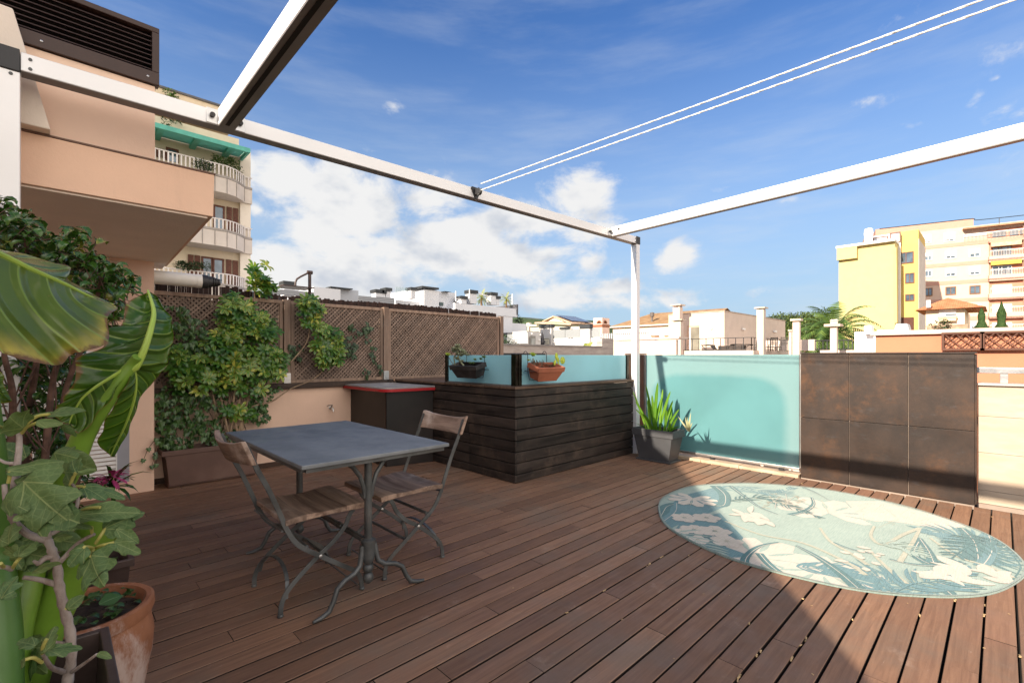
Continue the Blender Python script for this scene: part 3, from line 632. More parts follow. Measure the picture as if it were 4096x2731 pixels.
# ================================================================ FURNITURE AND POTS
# ---- bistro table
ZINC = N('zinc table top')
def zinc():
    n = ZINC; c = n.mix(n.rng(n.noise(2.6, 7, 0.65, n.co(scale=(1.6, .8, 1))), .3, .7), (.125, .138, .146), (.20, .214, .222))
    c = n.mix(n.math('MULTIPLY', n.rng(n.noise(9, 7, .75), .55, .75), .4), c, (.22, .24, .25)); n.bump(n.noise(30, 5), .08, .002)
    n.set(col=c, rough=n.rng(n.noise(5, 5), .3, .7, .42, .62), metal=.15, spec=.4); return n.m
ZINC = zinc()
tx, ty0, ty1 = 1.195, 2.165, 3.475
t = thing('bistro_table', 'rectangular grey metal bistro table with iron pedestals, empty', 'table', (tx, 2.82, 0))
mb = MB(); mb.box((tx - .405, ty0, .742), (tx + .405, ty1, .762)); mb.build('table_top', ZINC, t, bevel=.004)
mb = MB()
for y in (ty0 + .015, ty1 - .035): mb.box((tx - .38, y, .722), (tx + .38, y + .02, .741))
for x in (tx - .395, tx + .375): mb.box((x, ty0 + .04, .722), (x + .02, ty1 - .04, .741))
mb.build('apron_frame', IRON, t)
px = 1.172
for y, sgn in ((2.29, -1), (3.25, 1)):
    mb = MB(); mb.lathe([(.020, .29), (.0195, .72)], (px, y, 0), 16)
    mb.lathe([(.018, .175), (.028, .19), (.033, .215), (.033, .275), (.038, .285), (.038, .30), (.026, .305), (.02, .31)], (px, y, 0), 16)
    mb.lathe([(.001, .073), (.016, .077), (.026, .092), (.028, .105), (.023, .122), (.013, .130), (.022, .137), (.0285, .152), (.024, .168), (.014, .176)], (px, y, 0), 16)
    mb.box((px - .2, y - .02, .722), (px + .2, y + .02, .74)); mb.build('pedestal', IRON, t, smooth=True)
    for sx in (-1, 1):
        yy = lambda k: y + sgn * k
        MB().tube([(px + sx * .034, y, .275), (px + sx * .042, yy(.005), .22), (px + sx * .05, yy(.01), .18), (px + sx * .085, yy(.02), .155), (px + sx * .14, yy(.03), .142), (px + sx * .18, yy(.035), .115), (px + sx * .20, yy(.04), .065), (px + sx * .225, yy(.045), .025), (px + sx * .265, yy(.05), .012), (px + sx * .305, yy(.055), .009)], [.013, .014, .0135, .013, .013, .013, .013, .0125, .011, .007], 10).build('leg', IRON, t, smooth=True)
        MB().tube([(px + sx * .019, y, .52), (px + sx * .024, y, .57), (px + sx * .045, y, .635), (px + sx * .085, y, .69), (px + sx * .135, y, .724)], [.010, .012, .012, .012, .009], 8).build('brace', IRON, t, smooth=True)
mb = MB(); mb.bar([(px, 2.30, .285), (px, 3.24, .285)], .03, .012, (1, 0, 0)); mb.tube([(px, 2.30, .285), (px, 3.24, .285)], .009, 8)
for y in (2.62, 2.92): mb.lathe([(.008, -.03), (.019, -.02), (.014, 0), (.019, .02), (.008, .03)], (px, y, .285), 10, 'Y')
mb.build('stretcher', IRON, t, smooth=True)
# ---- folding chairs
OLDW = wood('sun worn brown wood', (0.085, 0.05, 0.036), (0.33, 0.235, 0.18), 1, 22, 0.8, ((.44, .37, .32), .8), .3, .6)
def smoothpath(P, n=4):
    P = [Vector(p) for p in P]; out = []
    for i in range(len(P) - 1):
        a, b, c, d = P[max(i - 1, 0)], P[i], P[i + 1], P[min(i + 2, len(P) - 1)]
        for k in range(n):
            u = k / n; out.append(.5 * ((2 * b) + (c - a) * u + (2 * a - 5 * b + 4 * c - d) * u * u + (3 * b - a - 3 * c + d) * u ** 3))
    return out + [P[-1]]
A_ = [(-.375, .845), (-.328, .728), (-.279, .625), (-.227, .496), (-.192, .406), (-.140, .325), (-.036, .244), (.069, .168), (.150, .108), (.178, .065), (.187, .004)]
B_ = [(.150, .435), (.128, .415), (.096, .352), (.033, .290), (-.036, .244), (-.118, .180), (-.189, .114), (-.216, .06), (-.221, .004)]
def chair(loc, rz, label):
    t = thing('folding_chair', label, 'chair', loc, 'folding bistro chairs at the table', rz)
    for y in (-.225, .225):
        s_ = 1 if y > 0 else -1
        mb = MB(); mb.bar([(x, y, z) for x, z in smoothpath([Vector((a, 0, b)) for a, b in A_]) for x, z in [(0, 0)]] if False else [(q.x, y, q.z) for q in smoothpath([Vector((a, 0, b)) for a, b in A_])], .023, .008, (0, 1, 0))
        mb.lathe([(.013, 0), (.015, .006), (.011, .014)], (.187, y, 0), 10); mb.build('back_leg', IRON, t, local=True, bevel=.0015)
        yi = y - s_ * .016
        mb = MB(); mb.bar([(q.x, yi, q.z) for q in smoothpath([Vector((a, 0, b)) for a, b in B_])], .023, .008, (0, 1, 0)); mb.lathe([(.013, 0), (.015, .006), (.011, .014)], (-.221, yi, 0), 10); mb.build('front_leg', IRON, t, local=True, bevel=.0015)
        MB().lathe([(.001, -.016), (.009, -.014), (.009, .014), (.001, .016)], (-.036, y - s_ * .008, .244), 10, 'Y').build('pivot_rivet', STEEL, t, local=True)
    for rx_, rz_, r_ in ((-.215, .412, .006), (.145, .43, .006), (-.10, .305, .009), (.045, .185, .008)): MB().tube([(rx_, -.218, rz_), (rx_, .218, rz_)], r_, 8).build('cross_rod', IRON, t, local=True, smooth=True)
    mb = MB(); hp = [Vector((-.195 + .03 * math.sin(math.pi * k / 12) , -.205 * math.cos(math.pi * k / 12), .075 + .125 * math.sin(math.pi * k / 12) ** .8)) for k in range(13)]
    mb.bar(hp, .006, .018, (1, 0, 0)); mb.build('arched_brace', IRON, t, local=True)
    mb = MB(); mb.tube([(.165, -.22, .030), (.165, .22, .030)], .0045, 6); mb.build('foot_rod', IRON, t, local=True)
    # seat: three boards across, dished and waisted
    mb = MB(); nx, ny = 12, 10; g = {}
    for i in range(nx + 1):
        fx = i / nx; x = -.205 + .415 * fx
        for j in range(ny + 1):
            fy = j / ny * 2 - 1; hw = .235 - .022 * math.sin(math.pi * fx); y = fy * hw; z = .463 - .012 * (1 - fy * fy) * math.sin(math.pi * min(1, fx * 1.1)) + .004 * math.sin(fx * 9)
            g[i, j, 1] = len(mb.v); mb.v.append((x, y, z)); g[i, j, 0] = len(mb.v); mb.v.append((x, y, .437))
    for i in range(nx):
        mb.cr = (.2, .8, .45, .95)[i // 3]
        for j in range(ny):
            mb.face([g[i, j, 1], g[i + 1, j, 1], g[i + 1, j + 1, 1], g[i, j + 1, 1]]); mb.face([g[i, j, 0], g[i, j + 1, 0], g[i + 1, j + 1, 0], g[i + 1, j, 0]])
        mb.face([g[i, 0, 0], g[i + 1, 0, 0], g[i + 1, 0, 1], g[i, 0, 1]]); mb.face([g[i, ny, 0], g[i, ny, 1], g[i + 1, ny, 1], g[i + 1, ny, 0]])
    for j in range(ny): mb.face([g[0, j, 0], g[0, j, 1], g[0, j + 1, 1], g[0, j + 1, 0]]); mb.face([g[nx, j, 0], g[nx, j + 1, 0], g[nx, j + 1, 1], g[nx, j, 1]])
    mb.build('seat', OLDW, t, local=True, smooth=True, bevel=.003)
    # backrest: curved slab, dipped top edge
    mb = MB(); m = 14; g = {}; mb.cr = .9
    for j in range(m + 1):
        f = j / m * 2 - 1; y = f * .243; bow = -.045 * (1 - f * f); zt = .862 - .020 * (1 - f * f) + (.004 if abs(f) > .85 else 0); zb = .745 + .006 * abs(f); lean = .045
        for k, (z, th) in enumerate(((zb, 0), (zt, 0), (zt, 1), (zb, 1))):
            x = -.347 + bow - lean * (z - .745) / .11 - (.022 if th else 0); g[j, k] = len(mb.v); mb.v.append((x + .018, y, z))
    for j in range(m):
        for k in range(4): q = (k + 1) % 4; mb.face([g[j, k], g[j, q], g[j + 1, q], g[j + 1, k]])
    mb.face([g[0, k] for k in range(4)]); mb.face([g[m, k] for k in range(4)][::-1])
    mb.build('backrest', OLDW, t, local=True, smooth=True, bevel=.004)
    return t
chair((1.0, 2.615, 0), 0, 'folding chair with brown wooden seat nearer the plants, backrest turned away from the timber enclosure')
chair((1.515, 2.63, 0), math.pi, 'folding chair with greyer wooden seat between the table and the timber enclosure')

# ---- rug with tropical leaves
def rugmat(name, c0, c1, k=.5):
    n = N(name); f = n.noise(1, 4, .7, n.co(scale=(9, 160, 1))); g = n.noise(3, 6, .65)
    c = n.mix(n.rng(f, .3, .7), c0, c1); c = n.mix(n.math('MULTIPLY', n.rng(g, .4, .7), .25), c, tuple(x * .7 for x in c0))
    n.bump(n.math('ADD', f, n.noise(300, 2)), .5, .002); n.set(col=c, rough=.95, spec=.1, sheen=.2); return n.m
RM = [rugmat('rug pale teal', (.19, .27, .235), (.28, .355, .305)), rugmat('rug cream', (.40, .36, .30), (.50, .45, .38)), rugmat('rug deep teal', (.015, .085, .095), (.045, .15, .155)), rugmat('rug blue teal', (.045, .135, .16), (.095, .21, .225)), rugmat('rug beige line', (.28, .285, .21), (.37, .36, .28)), rugmat('rug edge', (.13, .18, .165), (.22, .28, .25))]
rc = Vector((4.08, 1.0)); RR = 1.10
def rugp(x, y): p = onZ(*cr((2500, 1850), 1.4737, (x, y))); return Vector((p.x, p.y))
circ = [(RR - .008) * Vector((math.cos(2 * math.pi * k / 72), math.sin(2 * math.pi * k / 72))) for k in range(72)]
def clipc(P):
    for i in range(72):
        a, b = circ[i], circ[(i + 1) % 72]; e = b - a; out = []
        def ins(p): return e.x * (p.y - a.y) - e.y * (p.x - a.x) >= 0
        for j in range(len(P)):
            p, q = P[j - 1], P[j]; ip, iq = ins(p), ins(q)
            if ip != iq:
                d = q - p; den = e.x * d.y - e.y * d.x
                if abs(den) > 1e-12: tt = -(e.x * (p.y - a.y) - e.y * (p.x - a.x)) / den; out.append(p + d * tt)
            if iq: out.append(q)
        P = out
        if len(P) < 3: return None
    return P
rug = MB(); lvl = [0.0]
def shp(P, m, dz=None):           # P convex-ish world points
    P = [Vector((p[0], p[1])) - rc for p in P]; A2 = sum(P[i - 1].x * P[i].y - P[i].x * P[i - 1].y for i in range(len(P)))
    if A2 < 0: P = P[::-1]
    Q = clipc(P)
    lvl[0] += 1.2e-6
    if Q: rug.cm = m; z = .0068 + lvl[0]; rug.poly([(rc.x + q.x, rc.y + q.y, z) for q in Q])
def up(): lvl[0] += .00001
def blade(a, b, wd, m, bend=0.0, seg=5):
    a, b = Vector(a), Vector(b); d = b - a; nn = Vector((-d.y, d.x)).normalized(); L, Rr = [], []
    for i in range(seg + 1):
        f = i / seg; c = a + d * f + nn * (bend * 4 * f * (1 - f) * d.length); wv = wd * math.sin(math.pi * (f * .92 + .06)) ** .75
        L.append(c + nn * wv); Rr.append(c - nn * wv)
    for i in range(seg): shp([L[i], L[i + 1], Rr[i + 1], Rr[i]], m)
def strip(P, wd, m):
    P = [Vector(p) for p in P]; P = [Vector((q.x, q.y)) for q in smoothpath([Vector((p.x, p.y, 0)) for p in P], 5)]
    if isinstance(wd, (int, float)): wd = (wd, wd)
    k = len(P) - 1; e = []
    for i, p in enumerate(P):
        d = (P[min(i + 1, k)] - P[max(i - 1, 0)]).normalized(); nn = Vector((-d.y, d.x)); ww = (wd[0] + (wd[1] - wd[0]) * i / k) / 2; e.append((p + nn * ww, p - nn * ww))
    for i in range(k): shp([e[i][0], e[i + 1][0], e[i + 1][1], e[i][1]], m)
def frond(P, L, m, wd=.012, n_=16, ang=55, side=(1, -1), stem=.008):
    P = [Vector((q.x, q.y)) for q in smoothpath([Vector((p[0], p[1], 0)) for p in P], 8)]
    k = len(P) - 1
    for i in range(n_):
        f = (i + .5) / n_; j = min(int(f * k), k - 1); d = (P[j + 1] - P[j]).normalized(); ll = L * (.35 + .65 * math.sin(math.pi * min(1, f * 1.05 + .08)))
        for s_ in side:
            a = R(ang * (1 - .35 * f)) * s_; dd = Vector((d.x * math.cos(a) - d.y * math.sin(a), d.x * math.sin(a) + d.y * math.cos(a))); blade(P[j], P[j] + dd * ll, wd, m, .06 * s_, 4)
    strip(P[::4] + [P[-1]], stem, m)
def fan(c, ang, L, n_, m, wd, spread=150):
    for i in range(n_):
        a = R(ang - spread / 2 + spread * i / (n_ - 1)); blade(c, Vector(c) + Vector((math.cos(a), math.sin(a))) * L * (1 - .25 * abs(i / (n_ - 1) - .5)), wd, m, 0, 5)
def monstera(c, ang, S, m, hole=0):
    c = Vector(c); pts = []
    for i in range(25):
        a = -150 + 300 * i / 24; r_ = S * (.62 + .38 * math.cos(R(a * .6))) * (1 if i % 3 else .72); pts.append(c + Vector((math.cos(R(a + ang)), math.sin(R(a + ang)))) * r_)
    for i in range(24): shp([c, pts[i], pts[i + 1]], m)
    up()
    for i in range(7):
        a = R(ang - 105 + 35 * i); d = Vector((math.cos(a), math.sin(a))); blade(c + d * S * .25, c + d * S * .72, S * .045, hole, 0, 4)
    strip([c, c + Vector((math.cos(R(ang)), math.sin(R(ang)))) * S * .9], .006, 4)
def flower(c, S, m, line):
    for i in range(5):
        a = R(72 * i + 20); d = Vector((math.cos(a), math.sin(a))); q = Vector(c) + d * S * .5; poly = [q + Vector((math.cos(R(60 * k)), math.sin(R(60 * k)))) * S * .42 for k in range(6)]; shp(poly, m)
    up()
    for i in range(10): a = R(36 * i); strip([Vector(c), Vector(c) + Vector((math.cos(a), math.sin(a))) * S * .6], .003, line)
# base disc
rug.cm = 0; n = len(rug.v)
ring = [(rc.x + (RR) * math.cos(2 * math.pi * k / 96) , rc.y + (RR) * math.sin(2 * math.pi * k / 96)) for k in range(96)]
rug.v += [(x, y, .0065) for x, y in ring] + [(rc.x + (RR + .002) * math.cos(2 * math.pi * k / 96), rc.y + (RR + .002) * math.sin(2 * math.pi * k / 96), .001) for k in range(96)]
rug.face([n + i for i in range(96)]); rug.cm = 5
for i in range(96): rug.face([n + i, n + (i + 1) % 96, n + 96 + (i + 1) % 96, n + 96 + i])
W = rugp; rr = random.Random(6)
# broad tonal fields
shp([W(200, 300), W(330, 200), W(560, 140), W(600, 260), W(420, 330), W(420, 480), W(300, 460)], 3); up()
shp([W(420, 330), W(560, 300), W(730, 480), W(700, 640), W(520, 560), W(400, 470)], 3); up()
monstera(W(1200, 300), 20, .42, 1, 0); up()
monstera(W(760, 560), -70, .40, 1, 0); up(); monstera(W(1150, 640), -120, .34, 1, 0); up()
shp([W(1300, 230), W(1500, 230), W(1900, 330), W(2010, 380), W(1880, 400), W(1650, 360), W(1400, 330)], 1); up()
for k in range(26):            # crackle twigs on the cream field
    x, y = rr.uniform(1350, 1900), rr.uniform(240, 370); strip([W(x, y), W(x + rr.uniform(-50, 50), y + rr.uniform(-22, 22)), W(x + rr.uniform(-90, 90), y + rr.uniform(-30, 30))], .0035, 4)
up()
frond([W(560, 150), W(760, 165), W(900, 185), W(990, 150)], .20, 3, .0095, 20, 50); up()
frond([W(1010, 620), W(1200, 640), W(1350, 690), W(1480, 780)], .22, 3, .011, 16, 40, (1, -1)); up()
frond([W(1850, 780), W(1640, 740), W(1440, 660), W(1180, 640)], .26, 3, .013, 18, 48, (1, -1)); up()
frond([W(2130, 600), W(2090, 500), W(1950, 430), W(1740, 400)], .30, 3, .013, 20, 60, (1, -1)); up()
frond([W(2300, 700), W(2330, 620), W(2270, 540), W(2180, 480)], .22, 2, .013, 14, 55); up()
for P, a, b, m in (([(530, 140), (585, 190), (580, 250), (520, 255)], .10, .09, 2), ([(620, 140), (700, 200), (790, 265), (900, 310)], .05, .015, 2), ([(1100, 210), (1110, 250), (1060, 290), (970, 312)], .02, .05, 2),
                   ([(1050, 150), (1120, 180), (1210, 230)], .035, .008, 2), ([(700, 630), (715, 560), (790, 500), (905, 475)], .06, .015, 2), ([(790, 540), (850, 610), (930, 670), (1030, 715)], .05, .045, 2),
                   ([(1010, 495), (1130, 560), (1260, 650), (1400, 770)], .02, .085, 2), ([(1220, 475), (1330, 515), (1470, 545)], .035, .01, 2), ([(1740, 450), (1700, 540), (1790, 600)], .02, .075, 2), ([(1735, 450), (1790, 530), (1820, 600)], .03, .06, 2),
                   ([(1560, 575), (1700, 605), (1850, 610), (2000, 595)], .02, .045, 2), ([(1840, 710), (1960, 740), (2120, 745)], .05, .03, 2), ([(1850, 720), (1930, 790), (1990, 800)], .07, .05, 2), ([(1980, 390), (2060, 480), (2080, 590)], .05, .16, 2), ([(2130, 430), (2160, 520), (2100, 620)], .04, .07, 3),
                   ([(200, 330), (240, 260), (330, 240)], .14, .02, 2), ([(225, 350), (290, 290), (300, 240)], .08, .03, 3)):
    strip([W(*p) for p in P], (a, b), m); up(); strip([W(p[0] + 4, p[1] + 3) for p in P], (.005, .004), 1); up()
for P in ([(590, 350), (800, 430), (1050, 480), (1300, 590), (1420, 670)], [(1150, 390), (1210, 470), (1330, 540), (1430, 610)], [(1470, 380), (1450, 440), (1520, 490), (1640, 430), (1740, 390)], [(1740, 390), (1700, 470), (1620, 590)], [(1440, 520), (1560, 640), (1660, 720)], [(1800, 450), (1960, 560), (2150, 620), (2300, 690)]):
    strip([W(*p) for p in P], (.016, .030), 4); up()
for c, s_ in (((350, 330), .12), ((480, 330), .12), ((410, 400), .11), ((530, 410), .13), ((600, 470), .12), ((430, 460), .09), ((340, 410), .07)): flower(W(*c), s_, 1, 4); up()
monstera(W(400, 215), 200, .24, 1, 3); up(); frond([W(230, 430), W(330, 420), W(470, 500), W(560, 560)], .20, 0, .012, 12, 50); up()
frond([W(640, 640), W(760, 690), W(930, 730), W(1150, 760)], .24, 2, .011, 18, 42); up()
frond([W(1560, 790), W(1700, 720), W(1880, 700), W(2060, 640)], .22, 3, .012, 16, 45); up()
frond([W(620, 230), W(800, 210), W(960, 260), W(1150, 330)], .16, 2, .007, 18, 40); up()
frond([W(1500, 480), W(1620, 500), W(1760, 560)], .17, 0, .010, 10, 45); up()
frond([W(2200, 470), W(2100, 470), W(1990, 520), W(1900, 600)], .20, 2, .010, 14, 50); up()
for c in ((1830, 650), (2030, 640), (1960, 700), (2200, 690), (2290, 720), (700, 310), (790, 335), (740, 300)):
    for k in range(4): a = rr.uniform(0, 6.28); blade(W(*c), W(*c) + Vector((math.cos(a), math.sin(a))) * rr.uniform(.10, .2), rr.uniform(.02, .05), 1, .05, 6)
up()
for k in range(44):            # seed sprays
    x, y = rr.gauss(920, 70), rr.gauss(235, 24); c = W(x, y); blade(c, c + Vector((rr.uniform(-.05, .05), rr.uniform(-.05, .05))), .008, 4, 0, 3)
for k in range(12): c = W(rr.gauss(1370, 50), rr.gauss(555, 35)); blade(c, c + Vector((rr.uniform(-.09, .09), rr.uniform(-.07, .07))), .022, 1, 0, 4)
for k in range(9): strip([W(930 + 40 * math.cos(k), 235 + 20 * math.sin(k)), W(930 + 90 * math.cos(k * .7), 235 + 45 * math.sin(k * .7))], .004, 1)
lvl[0] += .0004; rug.cm = 5
for i in range(96):
    q = []
    for r_, k in ((RR - .012, i), (RR - .012, i + 1), (RR - .001, i + 1), (RR - .001, i)): a = 2 * math.pi * k / 96; q.append((rc.x + r_ * math.cos(a), rc.y + r_ * math.sin(a), .0070 + lvl[0]))
    rug.poly(q)
for i, v_ in enumerate(rug.v):
    a = math.atan2(v_[1] - rc.y, v_[0] - rc.x); d_ = math.hypot(v_[0] - rc.x, v_[1] - rc.y) / RR; k_ = 1 + .006 * d_ ** 4 * math.sin(a * 5 + 1) + .004 * d_ ** 4 * math.sin(a * 11); rug.v[i] = (rc.x + (v_[0] - rc.x) * k_, rc.y + (v_[1] - rc.y) * k_, v_[2])
rug.cm = 0
tag(rug.build('round_rug', RM), 'round turquoise and cream outdoor rug with a tropical leaf pattern lying on the deck', 'rug')

# ---- pots
def taper_box(name, c, sx, sy, h, k, mat, t, wall=.012, rim=.02, rimh=.03, rz=0, soil=.05, tilt=None):
    """open tapered rectangular container; (sx,sy) outer size at the rim, k = bottom scale"""
    M_ = Matrix.Translation(c) @ (tilt if tilt else Matrix.Rotation(rz, 4, 'Z')); mb = MB(); rings = []
    prof = [(k, 0, 0), (1 - (1 - k) * .18 - 2 * rim / sx, h - rimh, 0), (1, h - rimh, 0), (1, h, 0), (1, h, -2 * wall - .01), (k + (1 - k) * .75, h - soil - .02, -2 * wall)]
    for s_, z, e in prof:
        n = len(mb.v); a, b = sx * s_ / 2 + e / 2, sy * (s_ if s_ in (1, k) else s_) / 2 + e / 2
        mb.v += [tuple(M_ @ Vector((x * a, y * b, z))) for x, y in ((-1, -1), (1, -1), (1, 1), (-1, 1))]; rings.append(n)
    mb.face([rings[0] + i for i in range(4)][::-1])
    for r0, r1 in zip(rings, rings[1:]):
        for i in range(4): mb.face([r0 + i, r0 + (i + 1) % 4, r1 + (i + 1) % 4, r1 + i])
    o = mb.build(name, mat, t, bevel=.003)
    mb = MB(); a, b = sx * (k + (1 - k) * .75) / 2 - wall, sy * (k + (1 - k) * .75) / 2 - wall; n_ = 8; g = {}
    for i in range(n_ + 1):
        for j in range(n_ + 1): g[i, j] = len(mb.v); mb.v.append(tuple(M_ @ Vector((a * (i / n_ * 2 - 1), b * (j / n_ * 2 - 1), h - soil + rr.uniform(-.006, .006)))))
    for i in range(n_):
        for j in range(n_): mb.face([g[i, j], g[i + 1, j], g[i + 1, j + 1], g[i, j + 1]])
    mb.build('soil', SOIL, t, smooth=True); return o
TRO = simple('brown plastic trough', (.13, .072, .055), .55, .12, 3, dirt=((.2, .14, .11), .5))
t = thing('planter_trough', 'long brown plastic trough on the deck against the back wall, overgrown with climbers', 'planter', (1.15, 5.6, 0))
taper_box('trough', (1.145, 5.575, .025), .86, .30, .335, .86, TRO, t, rimh=.045)
MB().box((.77, 5.47, .004), (1.52, 5.70, .024)).build('saucer', TRO, t, bevel=.006)
t = thing('grey_planter', 'dark grey plastic planter with strap leaved clivia beside the turquoise screen', 'planter', (5.43, 2.95, 0))
GRP = simple('charcoal plastic', (.055, .056, .06), .5, .1, 3, dirt=((.10, .10, .10), .3))
taper_box('planter', (5.235, 2.885, .022), .30, .53, .36, .74, GRP, t, rimh=.085, rim=.004)
MB().box((5.10, 2.66, .003), (5.37, 3.11, .021)).build('saucer', GRP, t, bevel=.004)
# foreground pots
TER = N('old terracotta')
def terr(n, a=(.20, .080, .040), b=(.30, .13, .068), lime=.8):
    c = n.mix(n.rng(n.noise(6, 6, .65), .3, .7), a, b); z = n.xyz()[2]
    f = n.math('MULTIPLY', n.rng(n.math('ADD', n.noise(7, 7, .75, n.co(scale=(1, 1, .45))), n.math('MULTIPLY', n.math('ABSOLUTE', n.math('ADD', z, -.22)), -.5)), .40, .60), lime)
    c = n.mix(f, c, (.50, .40, .35)); n.bump(n.noise(50, 5, .7), .35, .003); n.set(col=c, rough=.85, spec=.2); return n.m
TERM = terr(TER)
p = at(195, 1400, 1.50); pc = Vector((p.x, p.y, 0)); rz_ = .455
t = thing('terracotta_pot', 'round weathered terracotta pot with whitish stains at the lower left', 'pot', pc)
MB().lathe([(.095, .012), (.115, .03), (.150, .16), (.172, .28), (.176, .34), (.168, .395), (.162, .405), (.172, .41), (.178, .425), (.176, .45), (.168, rz_), (.155, rz_ - .003), (.150, .43), (.150, .40)], pc, 48).build('pot', TERM, t, smooth=True)
MB().lathe([(.001, .418), (.08, .424), (.150, .412)], pc, 24).build('soil', SOIL, t, smooth=True)
MB().lathe([(.125, .0), (.165, .004), (.175, .035), (.168, .035), (.158, .012), (.1, .011)], pc, 40).build('saucer', simple('red saucer', (.38, .12, .07), .7), t, smooth=True)
SQM = simple('brown glazed pot', (.055, .035, .03), .45, .3, 5, dirt=((.16, .12, .10), .6))
def square_pot(corner, s_, h, label, rz=0, k=.72):
    c = Vector((corner.x - s_ / 2 * math.cos(rz) - s_ / 2 * math.sin(rz), corner.y - s_ / 2 * math.cos(rz) + s_ / 2 * math.sin(rz) + s_, 0)) if False else Vector((corner.x, corner.y, 0))
    t = thing('square_pot', label, 'pot', c, 'square brown pots among the plants'); taper_box('pot', c, s_, s_, h, k, SQM, t, wall=.014, rim=.004, rimh=.03, rz=rz, soil=.12); return c
sq1 = square_pot(Vector((-.07, 1.424, 0)), .34, .56, 'square brown pot holding the fig tree in the bottom left corner')
sq2 = square_pot(Vector((.066, 2.65, 0)), .34, .42, 'square brown pot behind the round terracotta pot')
# hanging pots on the glass rail
def rail_pot(name, lab, c, sx, sy, h, mat, side):
    t = thing(name, lab, 'flower pot', c); c = Vector(c)
    taper_box('pot', c, sx, sy, h, .70, mat, t, wall=.008, rim=.003, rimh=.05, soil=.045, tilt=Matrix.Rotation(R(19), 4, 'X') if side == 'y' else Matrix.Rotation(R(-17), 4, 'Y'))
    mb = MB(); zr = c.z + h * .55; e = .008; a, b = sx * .46 + e, sy * .46 + e
    mb.tube([(c.x - a, c.y - b, zr), (c.x + a, c.y - b, zr), (c.x + a, c.y + b, zr), (c.x - a, c.y + b, zr), (c.x - a, c.y - b, zr)], .0035, 6)
    for q in (-1, 1):
        if side == 'x':
            y = c.y + q * sy * .33; xg = 3.32; mb.tube([(c.x - a, y, zr), (c.x - a * .7, y, c.z - .004), (c.x + a * .7, y, c.z - .004), (c.x + a, y, zr), (xg - .03, y, zr + .02), (xg - .03, y, 1.25)] + [(xg - .03 * math.cos(R(k * 30)), y, 1.265 + .034 * math.sin(R(k * 30))) for k in range(7)] + [(xg + .03, y, 1.2)], .0035, 6)
        else:
            x = c.x + q * sx * .36; yg = 3.38; mb.tube([(x, c.y - b, zr), (x, c.y - b * .7, c.z - .004), (x, c.y + b * .7, c.z - .004), (x, c.y + b, zr), (x, yg - .03, zr + .02), (x, yg - .03, 1.25)] + [(x, yg - .03 * math.cos(R(k * 30)), 1.265 + .036 * math.sin(R(k * 30))) for k in range(7)] + [(x, yg + .03, 1.2)], .0035, 6)
            mb.tube([(c.x + q * a, c.y - b, zr), (c.x + q * (a + .055), c.y + b * .2, zr + .005), (c.x + q * a, c.y + b, zr)], .003, 6)
    mb.build('wire_holder', BLACK, t); return c, h
hp1 = rail_pot('hanging_pot', 'black plastic flower box with succulents hooked on the shorter glass pane', (3.215, 3.98, 1.03), .15, .46, .145, simple('dusty black plastic', (.035, .033, .033), .6, .3, 8, dirt=((.13, .09, .075), .5)), 'x')
hp2 = rail_pot('hanging_pot', 'terracotta flower box with cactus and succulents hooked on the longer glass pane', (3.60, 3.265, 1.015), .40, .165, .155, simple('clean terracotta', (.33, .105, .055), .7, .15, 6, dirt=((.2, .07, .04), .5)), 'y')

# fallen blossom bits caught in the gaps of the deck
mb = MB(); r9 = random.Random(77)
for k in range(-6, 14):
    y = Y0 + k * PITCH
    for i in range(r9.randint(2, 6)):
        x = r9.uniform(1.7, 5.3)
        if (Vector((x, y)) - rc).length < 1.12: continue
        for j in range(r9.randint(1, 3)): mb.cr = r9.random(); mb.obox((x + j * .012, y + r9.uniform(-.003, .003), -.002 + r9.uniform(-.002, .004)), (r9.uniform(.008, .02), r9.uniform(.004, .008), .003), r9.uniform(-.4, .4), r9.uniform(-.4, .4), r9.uniform(-.3, .3))
for i in range(60): mb.obox((r9.uniform(1.5, 5.3), r9.uniform(-.2, 3), .003), (r9.uniform(.004, .012), .003, .0012), r9.uniform(0, 3))
tag(mb.build('blossom_litter', simple('dry blossom', (.48, .33, .17), .9, .3, 50)), 'dry yellowish blossom bits caught in the gaps of the deck', 'litter', None, 'stuff')
# ================================================================ PLANTS
def frame_(d, up_):
    d = Vector(d).normalized(); s_ = d.cross(Vector(up_))
    if s_.length < 1e-4: s_ = d.cross(Vector((1, .1, .2)))
    s_.normalize(); return d, s_, s_.cross(d).normalized()
def leaf(mb, base, d, up_, L, W, curl=.3, fold=.25, prof=None, seg=4, r_=None, droop=None):
    """one blade: midrib from base along d, bending away from up_; two half blades folded up"""
    d, s_, n_ = frame_(d, up_); mb.cr = rnd.random() if r_ is None else r_
    prof = prof or [.10, .75, 1.0, .72, .02]; seg = len(prof) - 1; k0 = len(mb.v); p = Vector(base); a = 0
    for i, w_ in enumerate(prof):
        f = i / seg; ww = W / 2 * w_; e = n_ * (ww * fold)
        mb.v += [tuple(p - s_ * ww + e), tuple(p), tuple(p + s_ * ww + e)]
        a = curl * f; dd = (d * math.cos(a) - n_ * math.sin(a)); nn = (n_ * math.cos(a) + d * math.sin(a)); p = p + dd * (L / seg); 
        d, n_ = dd.normalized(), nn.normalized()
    for i in range(seg):
        a = k0 + 3 * i; f0, f1 = i / seg, (i + 1) / seg
        mb.face([a, a + 1, a + 4, a + 3], [(f0, -1), (f0, 0), (f1, 0), (f1, -1)]); mb.face([a + 1, a + 2, a + 5, a + 4], [(f0, 0), (f0, 1), (f1, 1), (f1, 0)])
